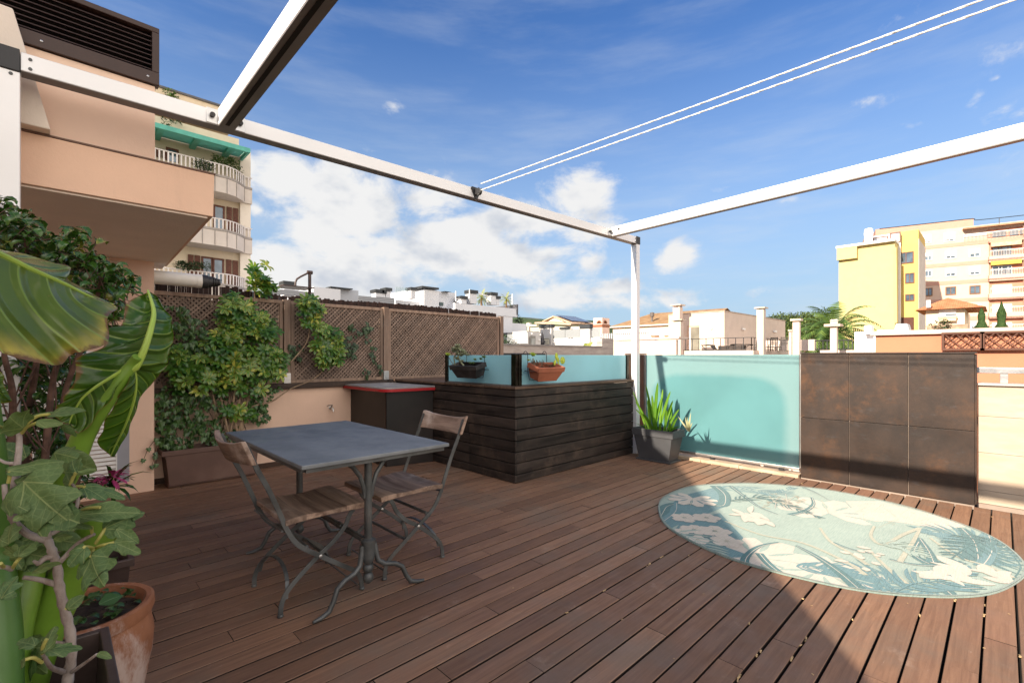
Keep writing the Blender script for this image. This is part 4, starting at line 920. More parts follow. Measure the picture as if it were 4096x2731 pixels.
def rosette(mb, c, d, n_=8, L=.085, W=.032, spread=70, prof=None):
    """schefflera head: leaflets round a petiole tip"""
    d, s_, u_ = frame_(d, (rnd.uniform(-1, 1), rnd.uniform(-1, 1), rnd.uniform(-.3, 1))); k = rnd.random(); ph = rnd.random() * 6
    for i in range(n_):
        a = ph + 2 * math.pi * i / n_; sp = R(spread + rnd.uniform(-14, 14)); q = d * math.cos(sp) + (s_ * math.cos(a) + u_ * math.sin(a)) * math.sin(sp)
        leaf(mb, Vector(c) + q * .008, q, d, L * rnd.uniform(.75, 1.15), W * rnd.uniform(.85, 1.15), .55, .18, prof or [.12, .6, .95, .95, .35], r_=min(1, max(0, k + rnd.uniform(-.25, .25))))
SCH = leafmat('schefflera leaves', (.022, .090, .012), (.115, .25, .030), edge=(.34, .38, .07), vein=(.16, .25, .06), rough=.3, trans=.22, yellow=((.55, .48, .08), .965))
IVY = leafmat('ivy leaves', (.016, .050, .012), (.055, .13, .022), vein=(.12, .2, .08), rough=.38, trans=.2)
IVYD = leafmat('dark ivy leaves', (.018, .040, .014), (.035, .075, .022), vein=(.08, .13, .06), rough=.45, trans=.15)
STEMW = wood('woody stem', (.16, .11, .07), (.40, .29, .19), 2, 20, .8); TWIG = simple('brown twig', (.10, .065, .04), .8, .3, 20); GSTEM = simple('yellow green stem', (.30, .26, .07), .6, .2, 10)
def ivyleaf(mb, c, n_, S):
    n_ = Vector(n_).normalized(); up_ = Vector((rnd.uniform(-.5, .5), 0, -1)); d, s_, q = frame_(up_ - n_ * up_.dot(n_), n_); mb.cr = rnd.random(); c = Vector(c)
    pts = [(0, 0), (.30, -.12), (.52, .12), (.34, .30), (.42, .60), (.20, .58), (0, 1.0), (-.20, .58), (-.42, .60), (-.34, .30), (-.52, .12), (-.30, -.12)]
    k = len(mb.v); mid = c + d * S * .32 + n_ * S * .05; mb.v.append(tuple(mid))
    for x, y in pts: mb.v.append(tuple(c + s_ * (x * S) + d * (y * S) - n_ * (S * .12 * abs(x) * 2 + S * .1 * y * y)))
    m = len(pts)
    for i in range(m): mb.face([k, k + 1 + i, k + 1 + (i + 1) % m], [(.3, 0), (pts[i][1], pts[i][0]), (pts[(i + 1) % m][1], pts[(i + 1) % m][0])])
Y = 5.60
def W5(x, y, Yd=Y): return onY((550 + x / 1.568) * K, (1000 + y / 1.568) * K, Yd)
# schefflera growing from the trough
t = thing('schefflera', 'bushy schefflera with yellow edged leaf rosettes climbing from the brown trough over the lattice', 'shrub', (1.2, 5.58, .3))
stems = [[(600, 1260), (560, 1100), (520, 920), (480, 760), (420, 660)], [(620, 1260), (640, 1120), (690, 950), (720, 800), (700, 620), (690, 420)], [(640, 1260), (660, 1100), (700, 900), (740, 760), (790, 690)],
         [(540, 1250), (500, 1100), (470, 900), (380, 720), (300, 700)], [(650, 1240), (600, 1000), (620, 820), (600, 700), (570, 520), (610, 340)], [(560, 1250), (600, 1060), (650, 900), (645, 780)]]
mb = MB()
for P in stems:
    pts = smoothpath([W5(x, y, 5.52 + .03 * i + rnd.uniform(-.03, .03)) for i, (x, y) in enumerate(P)], 4); mb.tube(pts, [.013 - .008 * i / len(pts) for i in range(len(pts))], 7)
P = [(640, 1180), (690, 1000), (840, 950), (960, 870), (1100, 810), (1200, 720)]; pts = smoothpath([W5(x, y, 5.52 + .02 * i) for i, (x, y) in enumerate(P)], 5); mb.tube(pts, [.011 - .006 * i / len(pts) for i in range(len(pts))], 7)
P = [(860, 770), (920, 740), (1000, 660), (1060, 580), (1080, 500), (1090, 440)]; pts = smoothpath([W5(x, y, 5.60) for i, (x, y) in enumerate(P)], 5); mb.tube(pts, .007, 7)
P = [(700, 620), (725, 480), (735, 340), (733, 260), (740, 200)]; pts = smoothpath([W5(x, y, 5.66) for i, (x, y) in enumerate(P)], 4); mb.tube(pts, .006, 7)
mb.build('stems', STEMW, t, smooth=True)
mb = MB()
# clumps of foliage: centre px (crop space), radii px, depth spread, count
CLM = [(330, 720, 130, 60, .10, 16), (250, 780, 60, 110, .10, 14), (640, 440, 120, 120, .10, 34), (760, 420, 80, 90, .08, 14), (700, 560, 150, 90, .12, 30), (560, 640, 120, 90, .12, 24), (800, 740, 110, 80, .10, 24), (640, 760, 160, 80, .14, 30),
       (480, 830, 150, 70, .12, 20), (860, 680, 70, 60, .06, 10), (640, 1030, 90, 40, .08, 9), (700, 880, 80, 40, .08, 5), (600, 340, 60, 50, .05, 8), (790, 520, 90, 60, .08, 12), (470, 560, 70, 50, .08, 6), (230, 650, 50, 40, .08, 6),
       (1090, 370, 70, 70, .06, 24), (1110, 450, 60, 40, .05, 8), (1200, 560, 80, 70, .07, 22), (1210, 680, 90, 60, .07, 20), (1150, 640, 60, 60, .05, 8)]
for cx, cy, rx, ry, dy, n_ in CLM:
    for i in range(n_):
        a = rnd.uniform(0, 6.28); q = math.sqrt(rnd.random()); x, y = cx + rx * q * math.cos(a), cy + ry * q * math.sin(a); c = W5(x, y, 5.56 - rnd.uniform(-.4, 1) * dy)
        rosette(mb, c, (rnd.uniform(-.6, .6), -1 + rnd.uniform(-.3, .6), rnd.uniform(.1, 1.2)), rnd.randint(7, 9))
for i in range(26):
    a = rnd.uniform(0, 6.28); q = math.sqrt(rnd.random()); y = rnd.uniform(95, 290); x = 775 + (y < 230) * 70 * q * math.cos(a) + (y >= 230) * 110 * q * math.cos(a) ; c = W5(x, y, 5.68 + rnd.uniform(-.08, .08))
    rosette(mb, c, (rnd.uniform(-.8, .8), rnd.uniform(-1, .5), rnd.uniform(.3, 1.2)), 8, .095, .038)
mb.build('foliage', SCH, t, smooth='leaf')
# ivy: trough part
t = thing('ivy', 'dark green ivy trailing over the brown trough and up the left end of the lattice', 'climbing plant', (.95, 5.62, .33))
mb = MB(); ms = MB()
IV = [(330, 480, 120, 70, 50), (290, 400, 60, 50, 16), (420, 560, 140, 60, 60), (350, 620, 150, 60, 60), (440, 700, 130, 60, 50), (250, 900, 110, 90, 60), (350, 950, 110, 60, 45), (200, 1020, 90, 90, 55), (300, 1050, 110, 60, 45), (420, 1120, 130, 60, 60), (180, 1150, 70, 60, 25), (250, 1200, 110, 45, 40),
      (520, 1180, 100, 50, 45), (780, 920, 70, 80, 50), (770, 1030, 60, 60, 30), (700, 980, 50, 50, 18), (140, 1000, 40, 130, 30), (870, 870, 40, 20, 6), (480, 950, 90, 120, 40), (600, 880, 100, 60, 20), (640, 1140, 80, 50, 14), (860, 700, 50, 40, 10), (180, 370, 40, 40, 6)]
for cx, cy, rx, ry, n_ in IV:
    for i in range(n_):
        a = rnd.uniform(0, 6.28); q = math.sqrt(rnd.random()); c = W5(cx + rx * q * math.cos(a), cy + ry * q * math.sin(a), rnd.uniform(5.50, 5.69)); ivyleaf(mb, c, (rnd.uniform(-.7, .7), -1, rnd.uniform(-.2, .9)), rnd.uniform(.035, .065))
for k in range(26):
    x, y = rnd.uniform(150, 780), rnd.uniform(1000, 1240); P = [W5(x, y, 5.6)]
    for j in range(5): x += rnd.uniform(-50, 50); y -= rnd.uniform(20, 110); P.append(W5(x, max(y, 420), rnd.uniform(5.56, 5.68)))
    ms.tube(smoothpath(P, 3), .0032, 5)
for P in ([(120, 1180), (70, 1240), (40, 1310)], [(130, 1200), (110, 1270), (120, 1340)], [(110, 1290), (90, 1350)]):
    ms.tube(smoothpath([W5(x, y, 5.46) for x, y in P], 3), .0025, 5)
    for x, y in P: ivyleaf(mb, W5(x, y, 5.45), (0, -1, .3), .045)
mb.build('leaves', IVY, t, smooth='leaf'); ms.build('stems', TWIG, t)
t = thing('ivy', 'sparse dark ivy sprigs on the lattice to the right of the schefflera', 'climbing plant', (2.6, 5.72, 1.1))
mb = MB(); ms = MB()
for P, n_ in (([(980, 620), (1100, 590), (1230, 580), (1330, 600), (1360, 570)], 26), ([(1300, 545), (1380, 520), (1450, 500)], 12), ([(1320, 490), (1360, 480)], 4), ([(1450, 460), (1430, 500), (1440, 550)], 8), ([(1480, 600), (1470, 650), (1500, 700), (1520, 740)], 16), ([(1430, 750), (1440, 780)], 4), ([(1400, 740), (1410, 760)], 2), ([(960, 600), (1010, 680)], 8), ([(1330, 600), (1350, 650)], 6), ([(1250, 560), (1300, 620), (1340, 640)], 12)):
    Q = smoothpath([W5(x, y, 5.735) for x, y in P], 4); ms.tube(Q, .0025, 5)
    for i in range(n_): c = rnd.choice(Q) + Vector((rnd.uniform(-.04, .04), rnd.uniform(-.05, 0), rnd.uniform(-.05, .04))); ivyleaf(mb, c, (rnd.uniform(-.6, .6), -1, rnd.uniform(-.1, .7)), rnd.uniform(.045, .075))
mb.build('leaves', IVYD, t, smooth='leaf'); ms.build('stems', TWIG, t)

# clivia in the grey planter
t = thing('clivia', 'strap leaved clivia with bright green upright leaves in the dark grey planter', 'plant', (5.235, 2.9, .3))
CLV = leafmat('strap leaves', (.06, .17, .015), (.16, .30, .03), vein=(.22, .36, .06), rough=.35, trans=.3); mb = MB()
sp = [.55, .8, .95, 1.0, .9, .6, .05]
def W3(x, y, X): return onX((2400 + x / 1.387) * K, (1350 + y / 1.387) * K, X)
for bx, tx_, ty_, X, wd in ((270, 185, 300, 5.12, .030), (285, 200, 355, 5.10, .032), (300, 255, 262, 5.2, .03), (310, 322, 250, 5.18, .042), (330, 392, 298, 5.16, .038), (300, 290, 318, 5.15, .03), (290, 200, 395, 5.08, .032), (280, 186, 470, 5.04, .030), (300, 240, 420, 5.05, .035), (340, 350, 285, 5.25, .03),
                            (350, 405, 350, 5.25, .03), (370, 440, 395, 5.2, .028), (360, 370, 400, 5.12, .03), (390, 430, 440, 5.15, .03), (400, 445, 490, 5.1, .028), (330, 300, 440, 5.05, .034), (350, 330, 480, 5.03, .03), (310, 345, 330, 5.22, .035), (380, 400, 380, 5.28, .026), (290, 265, 345, 5.22, .03), (320, 310, 300, 5.26, .03), (400, 385, 470, 5.06, .03)):
    b = W3(bx, 520, 5.235); b.x = 5.235 + rnd.uniform(-.06, .06); e = W3(tx_, ty_, X); d = e - b; L = d.length; mid = b.lerp(e, .5) + Vector((0, 0, .12 * L)); P = [b.lerp(mid, k / 3).lerp(mid.lerp(e, k / 3), k / 3) for k in range(4)]
    n0 = len(mb.v); mb.cr = rnd.random(); PP = smoothpath(P, 3); kk = len(PP) - 1; sd_ = Vector((rnd.uniform(-.3, .3), 1, rnd.uniform(-.2, .2))).normalized()
    for i, p in enumerate(PP):
        f = i / kk; w_ = wd / 2 * (.6 + .6 * math.sin(math.pi * min(f * 1.02, 1)) if f < .97 else .15); mb.v += [tuple(p - sd_ * w_ + Vector((-.006, 0, 0))), tuple(p), tuple(p + sd_ * w_ + Vector((-.006, 0, 0)))]
    for i in range(kk):
        a = n0 + 3 * i; mb.face([a, a + 1, a + 4, a + 3], [(i / kk, -1), (i / kk, 0), ((i + 1) / kk, 0), ((i + 1) / kk, -1)]); mb.face([a + 1, a + 2, a + 5, a + 4], [(i / kk, 0), (i / kk, 1), ((i + 1) / kk, 1), ((i + 1) / kk, 0)])
mb.build('leaves', CLV, t, smooth='leaf')
t = thing('aloe', 'pale dry spiky aloe at the right end of the dark grey planter', 'plant', (5.2, 2.72, .3)); mb = MB()
for tx_, ty_ in ((500, 415), (470, 440), (430, 435), (490, 460), (455, 470), (510, 470), (480, 440)):
    b = W3(495, 520, 5.19); e = W3(tx_, ty_, 5.17); leaf(mb, b, e - b, (-1, 0, .3), (e - b).length, .022, .15, .5, [.8, 1, .8, .5, .05])
mb.build('leaves', leafmat('aloe leaves', (.25, .27, .12), (.42, .38, .22), rough=.5, trans=.15), t, smooth='leaf')

# succulents in the hanging boxes
SUC = simple('dusty succulent', (.26, .28, .17), .6, .3, 30); SUCG = simple('bright succulent', (.36, .46, .05), .5, .25, 30); SUCR = simple('reddish succulent', (.20, .12, .08), .6, .3, 30); SUCD = simple('green succulent', (.12, .20, .04), .5, .25, 30)
def W6(x, y, X=None, Yy=None):
    u, v = (1750 + x / 4.276) * K, (1350 + y / 4.276) * K; return onX(u, v, X) if X is not None else onY(u, v, Yy)
def rose(mb, c, S, n_=14, tilt=(0, 0, 1), fat=.5):
    for i in range(n_):
        a = i * 2.4; e = .25 + 1.0 * (1 - i / n_); d = Vector((math.cos(a) * math.sin(e), math.sin(a) * math.sin(e), math.cos(e))); q = Vector(tilt).normalized().to_track_quat('Z', 'Y'); d = q @ d
        leaf(mb, c, d, q @ Vector((0, 0, 1)), S * (.55 + .45 * e), S * fat, -.3, .35, [.4, .9, 1.0, .75, .15])
t = thing('succulent', 'grey green jade like succulent in the black flower box', 'succulent', tuple(W6(380, 480, 3.18)))
mb = MB(); mb.tube(smoothpath([W6(450, 480, 3.2), W6(400, 420, 3.18), W6(360, 360, 3.16), W6(350, 280, 3.16)], 3), .010, 8).tube(smoothpath([W6(300, 490, 3.18), W6(290, 400, 3.16), W6(285, 330, 3.16), W6(340, 280, 3.15)], 3), .007, 8); mb.build('stem', SUC, t, smooth=True)
mb = MB()
for x, y, S in ((345, 170, .05), (320, 220, .055), (380, 230, .05), (280, 255, .05), (430, 260, .05), (470, 300, .045), (350, 290, .05), (250, 190, .02), (400, 320, .05), (340, 380, .045), (520, 310, .03), (420, 420, .03)): rose(mb, W6(x, y, 3.15 + rnd.uniform(-.02, .02)), S, 12, (-.4, -.4, 1), .65)
mb.build('leaves', SUC, t, smooth='leaf')
t = thing('succulent', 'small yellow rosette leaning out at the left end of the black flower box', 'succulent', tuple(W6(240, 430, 3.18)))
MB().tube(smoothpath([W6(270, 460, 3.18), W6(230, 400, 3.16), W6(195, 340, 3.16)], 3), .0035, 6).build('stem', SUCR, t)
mb = MB(); rose(mb, W6(180, 310, 3.16), .04, 14, (-.5, -.5, 1)); rose(mb, W6(150, 275, 3.16), .02, 8); mb.build('leaves', SUCG, t, smooth='leaf')
t = thing('succulent', 'low mixed green and orange succulents at the right end of the black flower box', 'succulent', tuple(W6(700, 420, 3.2))); mb = MB()
for x, y, S in ((610, 450, .03), (640, 390, .03), (560, 450, .028), (740, 380, .03), (780, 345, .03), (800, 350, .03)): rose(mb, W6(x, y, 3.2), S, 12, (-.2, -.2, 1))
mb.build('leaves', SUCD, t, smooth='leaf')
t = thing('prickly_pear', 'bright yellow green prickly pear pads at the right end of the terracotta box', 'cactus', tuple(W6(2040, 480, None, 3.27)))
for i, (x, y, rx, ry, an) in enumerate(((2035, 320, .020, .034, 0), (2140, 390, .036, .034, 30), (2060, 380, .018, .026, -20), (2010, 430, .018, .028, 10), (2070, 460, .014, .02, 0))):
    c = W6(x, y, None, 3.27); mb = MB(); nn_ = 10
    for a in range(nn_ + 1):
        for b in range(16):
            th, ph = math.pi * a / nn_, 2 * math.pi * b / 16; v_ = Vector((rx * 1.15 * math.sin(th) * math.cos(ph), .010 * math.sin(th) * math.sin(ph), ry * 1.15 * math.cos(th))); v_.rotate(Matrix.Rotation(R(an), 3, 'Y')); mb.v.append(tuple(c + v_))
    for a in range(nn_):
        for b in range(16): mb.face([a * 16 + b, a * 16 + (b + 1) % 16, a * 16 + 16 + (b + 1) % 16, a * 16 + 16 + b])
    mb.build('pad', simple('cactus pad', (.42, .50, .05), .6, .3, 60, bmp=.9, bs=180) if i == 0 else bpy.data.materials['cactus pad'], t, smooth=True)
t = thing('succulent', 'tall rosette on a bare stem at the left end of the terracotta box', 'succulent', tuple(W6(1650, 500, None, 3.25)))
MB().tube(smoothpath([W6(1650, 520, None, 3.25), W6(1655, 420, None, 3.25), W6(1630, 350, None, 3.25)], 3), .0045, 7).build('stem', SUC, t)
mb = MB(); rose(mb, W6(1620, 315, None, 3.25), .045, 18, (-.1, -.6, 1)); rose(mb, W6(1560, 400, None, 3.26), .028, 10); mb.build('leaves', SUCG, t, smooth='leaf')
t = thing('succulent', 'clump of reddish spiky succulents in the middle of the terracotta box', 'succulent', tuple(W6(1750, 480, None, 3.27))); mb = MB()
for i in range(46):
    b = W6(rnd.uniform(1600, 1830), rnd.uniform(450, 520), None, 3.27 + rnd.uniform(-.03, .03)); leaf(mb, b, (rnd.uniform(-.4, .4), rnd.uniform(-.4, .4), 1), (1, 0, 0), rnd.uniform(.03, .065), .009, .1, .5)
for i in range(9): rose(mb, W6(rnd.uniform(1840, 1980), rnd.uniform(470, 500), None, 3.26), .022, 8)
mb.build('leaves', SUCR, t, smooth='leaf')

# ---------------- foreground left: ficus, elephant ear, fig, small plants
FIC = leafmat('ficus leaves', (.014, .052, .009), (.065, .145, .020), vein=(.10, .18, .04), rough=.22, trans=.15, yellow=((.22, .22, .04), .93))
def c2(x, y, Z): return at(x / 1.96 * K, (700 + y / 1.96) * K, Z)
def c3(x, y, Z): return at(x / 2.24 * K, (1400 + y / 2.24) * K, Z)
def c4(x, y, Z): return at(x / 2.145 * K, (2000 + y / 2.145) * K, Z)
t = thing('ficus', 'dark glossy ficus hedge behind the elephant ear leaves in front of the salmon house', 'shrub', tuple(c3(200, 1500, 2.0)))
mb = MB(); ms = MB(); fp = [.15, .8, 1.0, .8, .03]
trunks = [[c3(60, 1300, 2.0), c3(110, 700, 2.0), c3(110, 350, 1.95), c3(40, 50, 1.9), c2(60, 1300, 1.9)], [c3(380, 1300, 2.1), c3(430, 700, 2.1), c3(480, 250, 2.1), c2(500, 1300, 2.0), c2(420, 900, 1.95)], [c3(640, 1400, 2.2), c3(700, 1000, 2.15), c3(560, 500, 2.1), c2(700, 1200, 2.05), c2(800, 800, 2.0)], [c3(250, 1300, 2.2), c3(230, 700, 2.2), c3(330, 100, 2.1), c2(250, 900, 2.0), c2(200, 500, 1.9)]]
for P in trunks: Q = smoothpath(P, 4); ms.tube(Q, [.016 - .010 * i / len(Q) for i in range(len(Q))], 7)
FC = [(20, 270, 60, 110, 30), (60, 420, 90, 90, 50), (200, 400, 70, 80, 40), (250, 500, 100, 60, 45), (400, 520, 80, 50, 26), (420, 600, 130, 60, 50), (600, 520, 60, 90, 30), (590, 440, 40, 30, 5), (740, 530, 40, 25, 4), (560, 650, 120, 60, 45), (700, 700, 100, 60, 40), (830, 760, 110, 60, 45), (920, 780, 60, 60, 24), (1000, 830, 50, 30, 6), (820, 880, 120, 60, 50), (700, 800, 120, 70, 50), (960, 880, 60, 40, 12),
      (880, 960, 90, 70, 32), (850, 1060, 80, 80, 24), (350, 620, 150, 60, 40), (80, 540, 120, 60, 40), (1040, 930, 30, 15, 3), (900, 1150, 60, 90, 20)]
for cx, cy, rx, ry, n_ in FC:
    for i in range(int(n_ * 1.0)):
        a = rnd.uniform(0, 6.28); q = math.sqrt(rnd.random()); c = c2(cx + rx * q * math.cos(a), cy + ry * q * math.sin(a), rnd.uniform(1.85, 2.35)); d = Vector((rnd.uniform(-1, 1), rnd.uniform(-1, .6), rnd.uniform(-.5, .7)))
        leaf(mb, c, d, (rnd.uniform(-.4, .4), rnd.uniform(-.6, .1), 1), rnd.uniform(.05, .075), rnd.uniform(.026, .036), 1.0, .45, fp)
        if rnd.random() < .3: ms.tube([c, c - d.normalized() * .06 + Vector((0, .02, -.03))], .0016, 4)
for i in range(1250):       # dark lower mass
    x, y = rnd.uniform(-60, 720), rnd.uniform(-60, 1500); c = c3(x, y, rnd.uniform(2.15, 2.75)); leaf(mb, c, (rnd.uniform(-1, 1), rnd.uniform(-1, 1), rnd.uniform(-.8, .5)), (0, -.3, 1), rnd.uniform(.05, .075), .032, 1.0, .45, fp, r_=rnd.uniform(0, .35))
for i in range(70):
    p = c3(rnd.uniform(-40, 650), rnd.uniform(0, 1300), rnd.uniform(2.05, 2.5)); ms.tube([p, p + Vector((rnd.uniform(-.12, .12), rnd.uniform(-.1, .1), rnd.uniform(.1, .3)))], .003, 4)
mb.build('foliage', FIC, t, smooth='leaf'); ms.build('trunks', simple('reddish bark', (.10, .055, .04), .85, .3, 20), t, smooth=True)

# elephant ear
def bigleaf():
    n = N('elephant ear leaf'); u, v = n.uv(); av = n.math('ABSOLUTE', v); r_ = n.attr()
    c = n.mix(n.rng(n.noise(5, 5, .6), .3, .7), (.022, .075, .012), (.060, .145, .020)); c = n.mix(r_, c, n.mix(.5, c, (.15, .19, .02)))
    c = n.mix(n.math('MULTIPLY', n.rng(av, .72, 1.0), n.math('MULTIPLY', n.rng(n.noise(6, 4), .4, .62), r_)), c, (.50, .42, .08))
    c = n.mix(n.rng(n.math('ADD', av, n.math('MULTIPLY', n.noise(14, 5, .7), .25)), 1.06, 1.12), c, (.16, .085, .03)); c = n.mix(n.math('MULTIPLY', n.rng(n.noise(38, 4, .7), .66, .74), .7), c, (.20, .15, .05))
    k = n.math('FRACT', n.math('SUBTRACT', n.math('MULTIPLY', u, 6.5), n.math('MULTIPLY', n.math('POWER', av, 1.2), .9))); k = n.math('ABSOLUTE', n.math('SUBTRACT', k, .5))
    f = n.math('MAXIMUM', n.rng(k, .055, .02), n.rng(av, .05, .02)); c = n.mix(n.math('MULTIPLY', f, .6), c, (.22, .33, .05))
    h = n.math('ADD', n.rng(k, .30, .0), n.math('MULTIPLY', n.noise(16, 4), .35)); n.bump(h, .55, .012); n.set(col=c, rough=.24, spec=.55)
    tr = n.n('ShaderNodeBsdfTranslucent'); n.l(n.mix(1.0, c, (1.5, 1.6, .5), 'MULTIPLY'), tr.inputs[0]); ms = n.n('ShaderNodeMixShader'); ms.inputs[0].default_value = .33
    n.l(n.b.outputs[0], ms.inputs[1]); n.l(tr.outputs[0], ms.inputs[2]); n.l(ms.outputs[0], n.out.inputs[0]); return n.m
EAR = bigleaf(); EARS = simple('fleshy green stalk', (.135, .25, .028), .32, .12, 6, bmp=.05); EARV = simple('pale leaf rib', (.27, .39, .06), .35, .1)
def resample(P, n_):
    P = smoothpath(P, 6); L = [0]
    for a, b in zip(P, P[1:]): L.append(L[-1] + (b - a).length)
    out = []
    for i in range(n_ + 1):
        s_ = L[-1] * i / n_; j = 0
        while j < len(L) - 2 and L[j + 1] < s_: j += 1
        out.append(P[j].lerp(P[j + 1], (s_ - L[j]) / max(L[j + 1] - L[j], 1e-9)))
    return out
def patch(mb, Mi, Ed, bulge, sg, n_=26, m=8, wave=0.0, r_=.5):
    A, B = resample(Mi, n_), resample(Ed, n_); k0 = len(mb.v); mb.cr = r_
    for i in range(n_ + 1):
        for j in range(m + 1):
            f = j / m; p = A[i].lerp(B[i], f); nrm = Vector((-FW.x, -FW.y, .35)); mb.v.append(tuple(p + nrm * (bulge * math.sin(math.pi * f) + wave * f * math.sin(i / n_ * 22 + f * 2))))
    for i in range(n_):
        for j in range(m):
            a = k0 + i * (m + 1) + j; mb.face([a, a + 1, a + m + 2, a + m + 1], [(i / n_, sg * j / m), (i / n_, sg * (j + 1) / m), ((i + 1) / n_, sg * (j + 1) / m), ((i + 1) / n_, sg * j / m)])
t = thing('elephant_ear', 'elephant ear plant with huge glossy veined leaves and thick green stalks at the left', 'plant', tuple(at(60, 1500, 1.15)))
# leaf A, seen from its shiny upper side, nearest the camera
Mi = [c2(-330, 480, .86), c2(0, 620, .95), c2(250, 740, 1.0), c2(500, 850, 1.06), c2(700, 950, 1.12), c2(885, 1015, 1.17)]
Ed = [c2(-420, 1050, .80), c2(-200, 1300, .82), c2(0, 1385, .85), c2(200, 1455, .88), c2(400, 1482, .93), c2(480, 1450, .96), c2(560, 1405, .98), c2(700, 1392, 1.0), c2(800, 1340, 1.04), c2(840, 1210, 1.08), c2(890, 1080, 1.13), c2(897, 1020, 1.17)]
mb = MB(); patch(mb, Mi, Ed, .035, 1, 34, 12, .010, .9)
Eu = [c2(-300, 430, .98), c2(0, 583, 1.06), c2(200, 620, 1.10), c2(400, 680, 1.13), c2(555, 718, 1.15), c2(545, 770, 1.16), c2(460, 775, 1.14), c2(620, 870, 1.17), c2(780, 960, 1.20), c2(885, 1010, 1.18)]
patch(mb, Mi, Eu, -.015, -1, 34, 6, .003, .3); mb.build('leaf_blade', EAR, t, smooth='leaf')
MB().tube(smoothpath(Mi, 5), [.007 - .005 * i / 26 for i in range(26)], 7).build('midrib', EARV, t, smooth=True)
# leaf B, seen from below, tip up
J = c3(1185, 130, 1.22); Mb = [J, c3(1290, 0, 1.21), c2(1130, 1400, 1.22), c2(1185, 1200, 1.25), c2(1207, 1080, 1.28), c2(1185, 980, 1.31), c2(1160, 905, 1.34)]
Mb = [J, c2(1060, 1510, 1.22), c2(1130, 1370, 1.23), c2(1185, 1200, 1.25), c2(1207, 1080, 1.28), c2(1185, 980, 1.31), c2(1160, 905, 1.34)]
mb = MB()
patch(mb, Mb, [c3(1440, 230, 1.30), c3(1500, 100, 1.30), c2(1315, 1480, 1.30), c2(1345, 1330, 1.31), c2(1355, 1200, 1.30), c2(1345, 1120, 1.33), c2(1290, 1050, 1.34), c2(1240, 960, 1.35), c2(1160, 905, 1.34)], -.02, 1, 30, 9, .006, .15)
patch(mb, Mb, [c3(580, 430, 1.16), c3(640, 300, 1.16), c3(690, 120, 1.17), c2(600, 1480, 1.18), c2(640, 1410, 1.19), c2(815, 1330, 1.22), c2(850, 1205, 1.24), c2(930, 1190, 1.26), c2(960, 1110, 1.28), c2(1010, 1010, 1.31), c2(1080, 945, 1.33), c2(1160, 905, 1.34)], -.02, -1, 30, 10, .006, .1)
VR = [J, c3(1215, 260, 1.24), c3(1200, 450, 1.26), c3(1120, 680, 1.28), c3(1030, 860, 1.30), c3(992, 950, 1.31)]
patch(mb, VR, [c3(1440, 230, 1.30), c3(1360, 290, 1.30), c3(1290, 390, 1.30), c3(1225, 470, 1.30), c3(1170, 640, 1.31), c3(1070, 860, 1.32), c3(992, 950, 1.31)], -.01, 1, 20, 6, .004, .1)
patch(mb, VR, [J, c3(1120, 330, 1.20), c3(1000, 520, 1.22), c3(920, 700, 1.26), c3(880, 830, 1.29), c3(930, 900, 1.30), c3(992, 950, 1.31)], -.01, -1, 20, 6, .004, .1)
VL = [J, c3(1000, 240, 1.19), c3(850, 335, 1.17), c3(730, 440, 1.16), c3(650, 580, 1.16), c3(620, 660, 1.16)]
patch(mb, VL, [c3(580, 430, 1.16), c3(560, 450, 1.16), c3(530, 490, 1.16), c3(480, 560, 1.16), c3(540, 640, 1.16), c3(620, 660, 1.16)], -.01, 1, 20, 6, .004, .1)
patch(mb, VL, [J, c3(1060, 330, 1.19), c3(960, 480, 1.18), c3(850, 600, 1.17), c3(760, 720, 1.16), c3(690, 745, 1.16), c3(620, 660, 1.16)], -.01, -1, 20, 6, .004, .1)
mb.build('leaf_blade', EAR, t, smooth='leaf')
MB().tube(smoothpath(Mb, 5), [.011 - .0085 * i / 31 for i in range(31)], 8).tube(smoothpath(VR, 4), [.005 - .004 * i / 21 for i in range(21)], 6).tube(smoothpath(VL, 4), [.005 - .004 * i / 21 for i in range(21)], 6).build('midrib', EARV, t, smooth=True)
def stalk(P, r_, mat=EARS):
    Q = smoothpath(P, 5); k = len(Q) - 1; MB().tube(Q, [r_[0] + (r_[1] - r_[0]) * i / k for i in range(k + 1)], 14).build('stalk', mat, t, smooth=True)
stalk([c4(150, 1700, 1.10), c4(330, 1150, 1.12), c4(600, 650, 1.14), c4(900, 170, 1.16), c3(540, 1180, 1.17) if False else c4(960, 60, 1.17)], (.052, .040))
stalk([c3(480, 1300, 1.20), c3(640, 1020, 1.20), c3(770, 720, 1.20), c3(930, 480, 1.20), c3(1080, 270, 1.21), J, c3(1230, 60, 1.215)], (.030, .011))
stalk([c4(60, 1700, 1.0), c4(90, 1200, 1.03), c4(190, 800, 1.06), c4(300, 350, 1.1), c4(400, 120, 1.12)], (.036, .03))
stalk([c4(-60, 1700, .95), c4(-20, 1200, .98), c4(-30, 700, 1.0), c4(0, 400, 1.02), c3(-40, 1000, .98), c2(-200, 900, .92)], (.045, .012), simple('dark green stalk', (.07, .16, .03), .35, .12))
mb = MB()
MiC = [c3(-60, 330, 1.3), c3(0, 380, 1.3), c3(60, 430, 1.3), c3(112, 455, 1.3)]; patch(mb, MiC, [c3(-60, 150, 1.3), c3(0, 185, 1.3), c3(45, 240, 1.3), c3(30, 290, 1.3), c3(112, 455, 1.3)], .01, 1, 12, 4, 0, .2); patch(mb, MiC, [c3(-60, 480, 1.3), c3(0, 478, 1.3), c3(60, 475, 1.3), c3(112, 455, 1.3)], .01, -1, 12, 4, 0, .2); mb.build('leaf_blade', EAR, t, smooth='leaf')

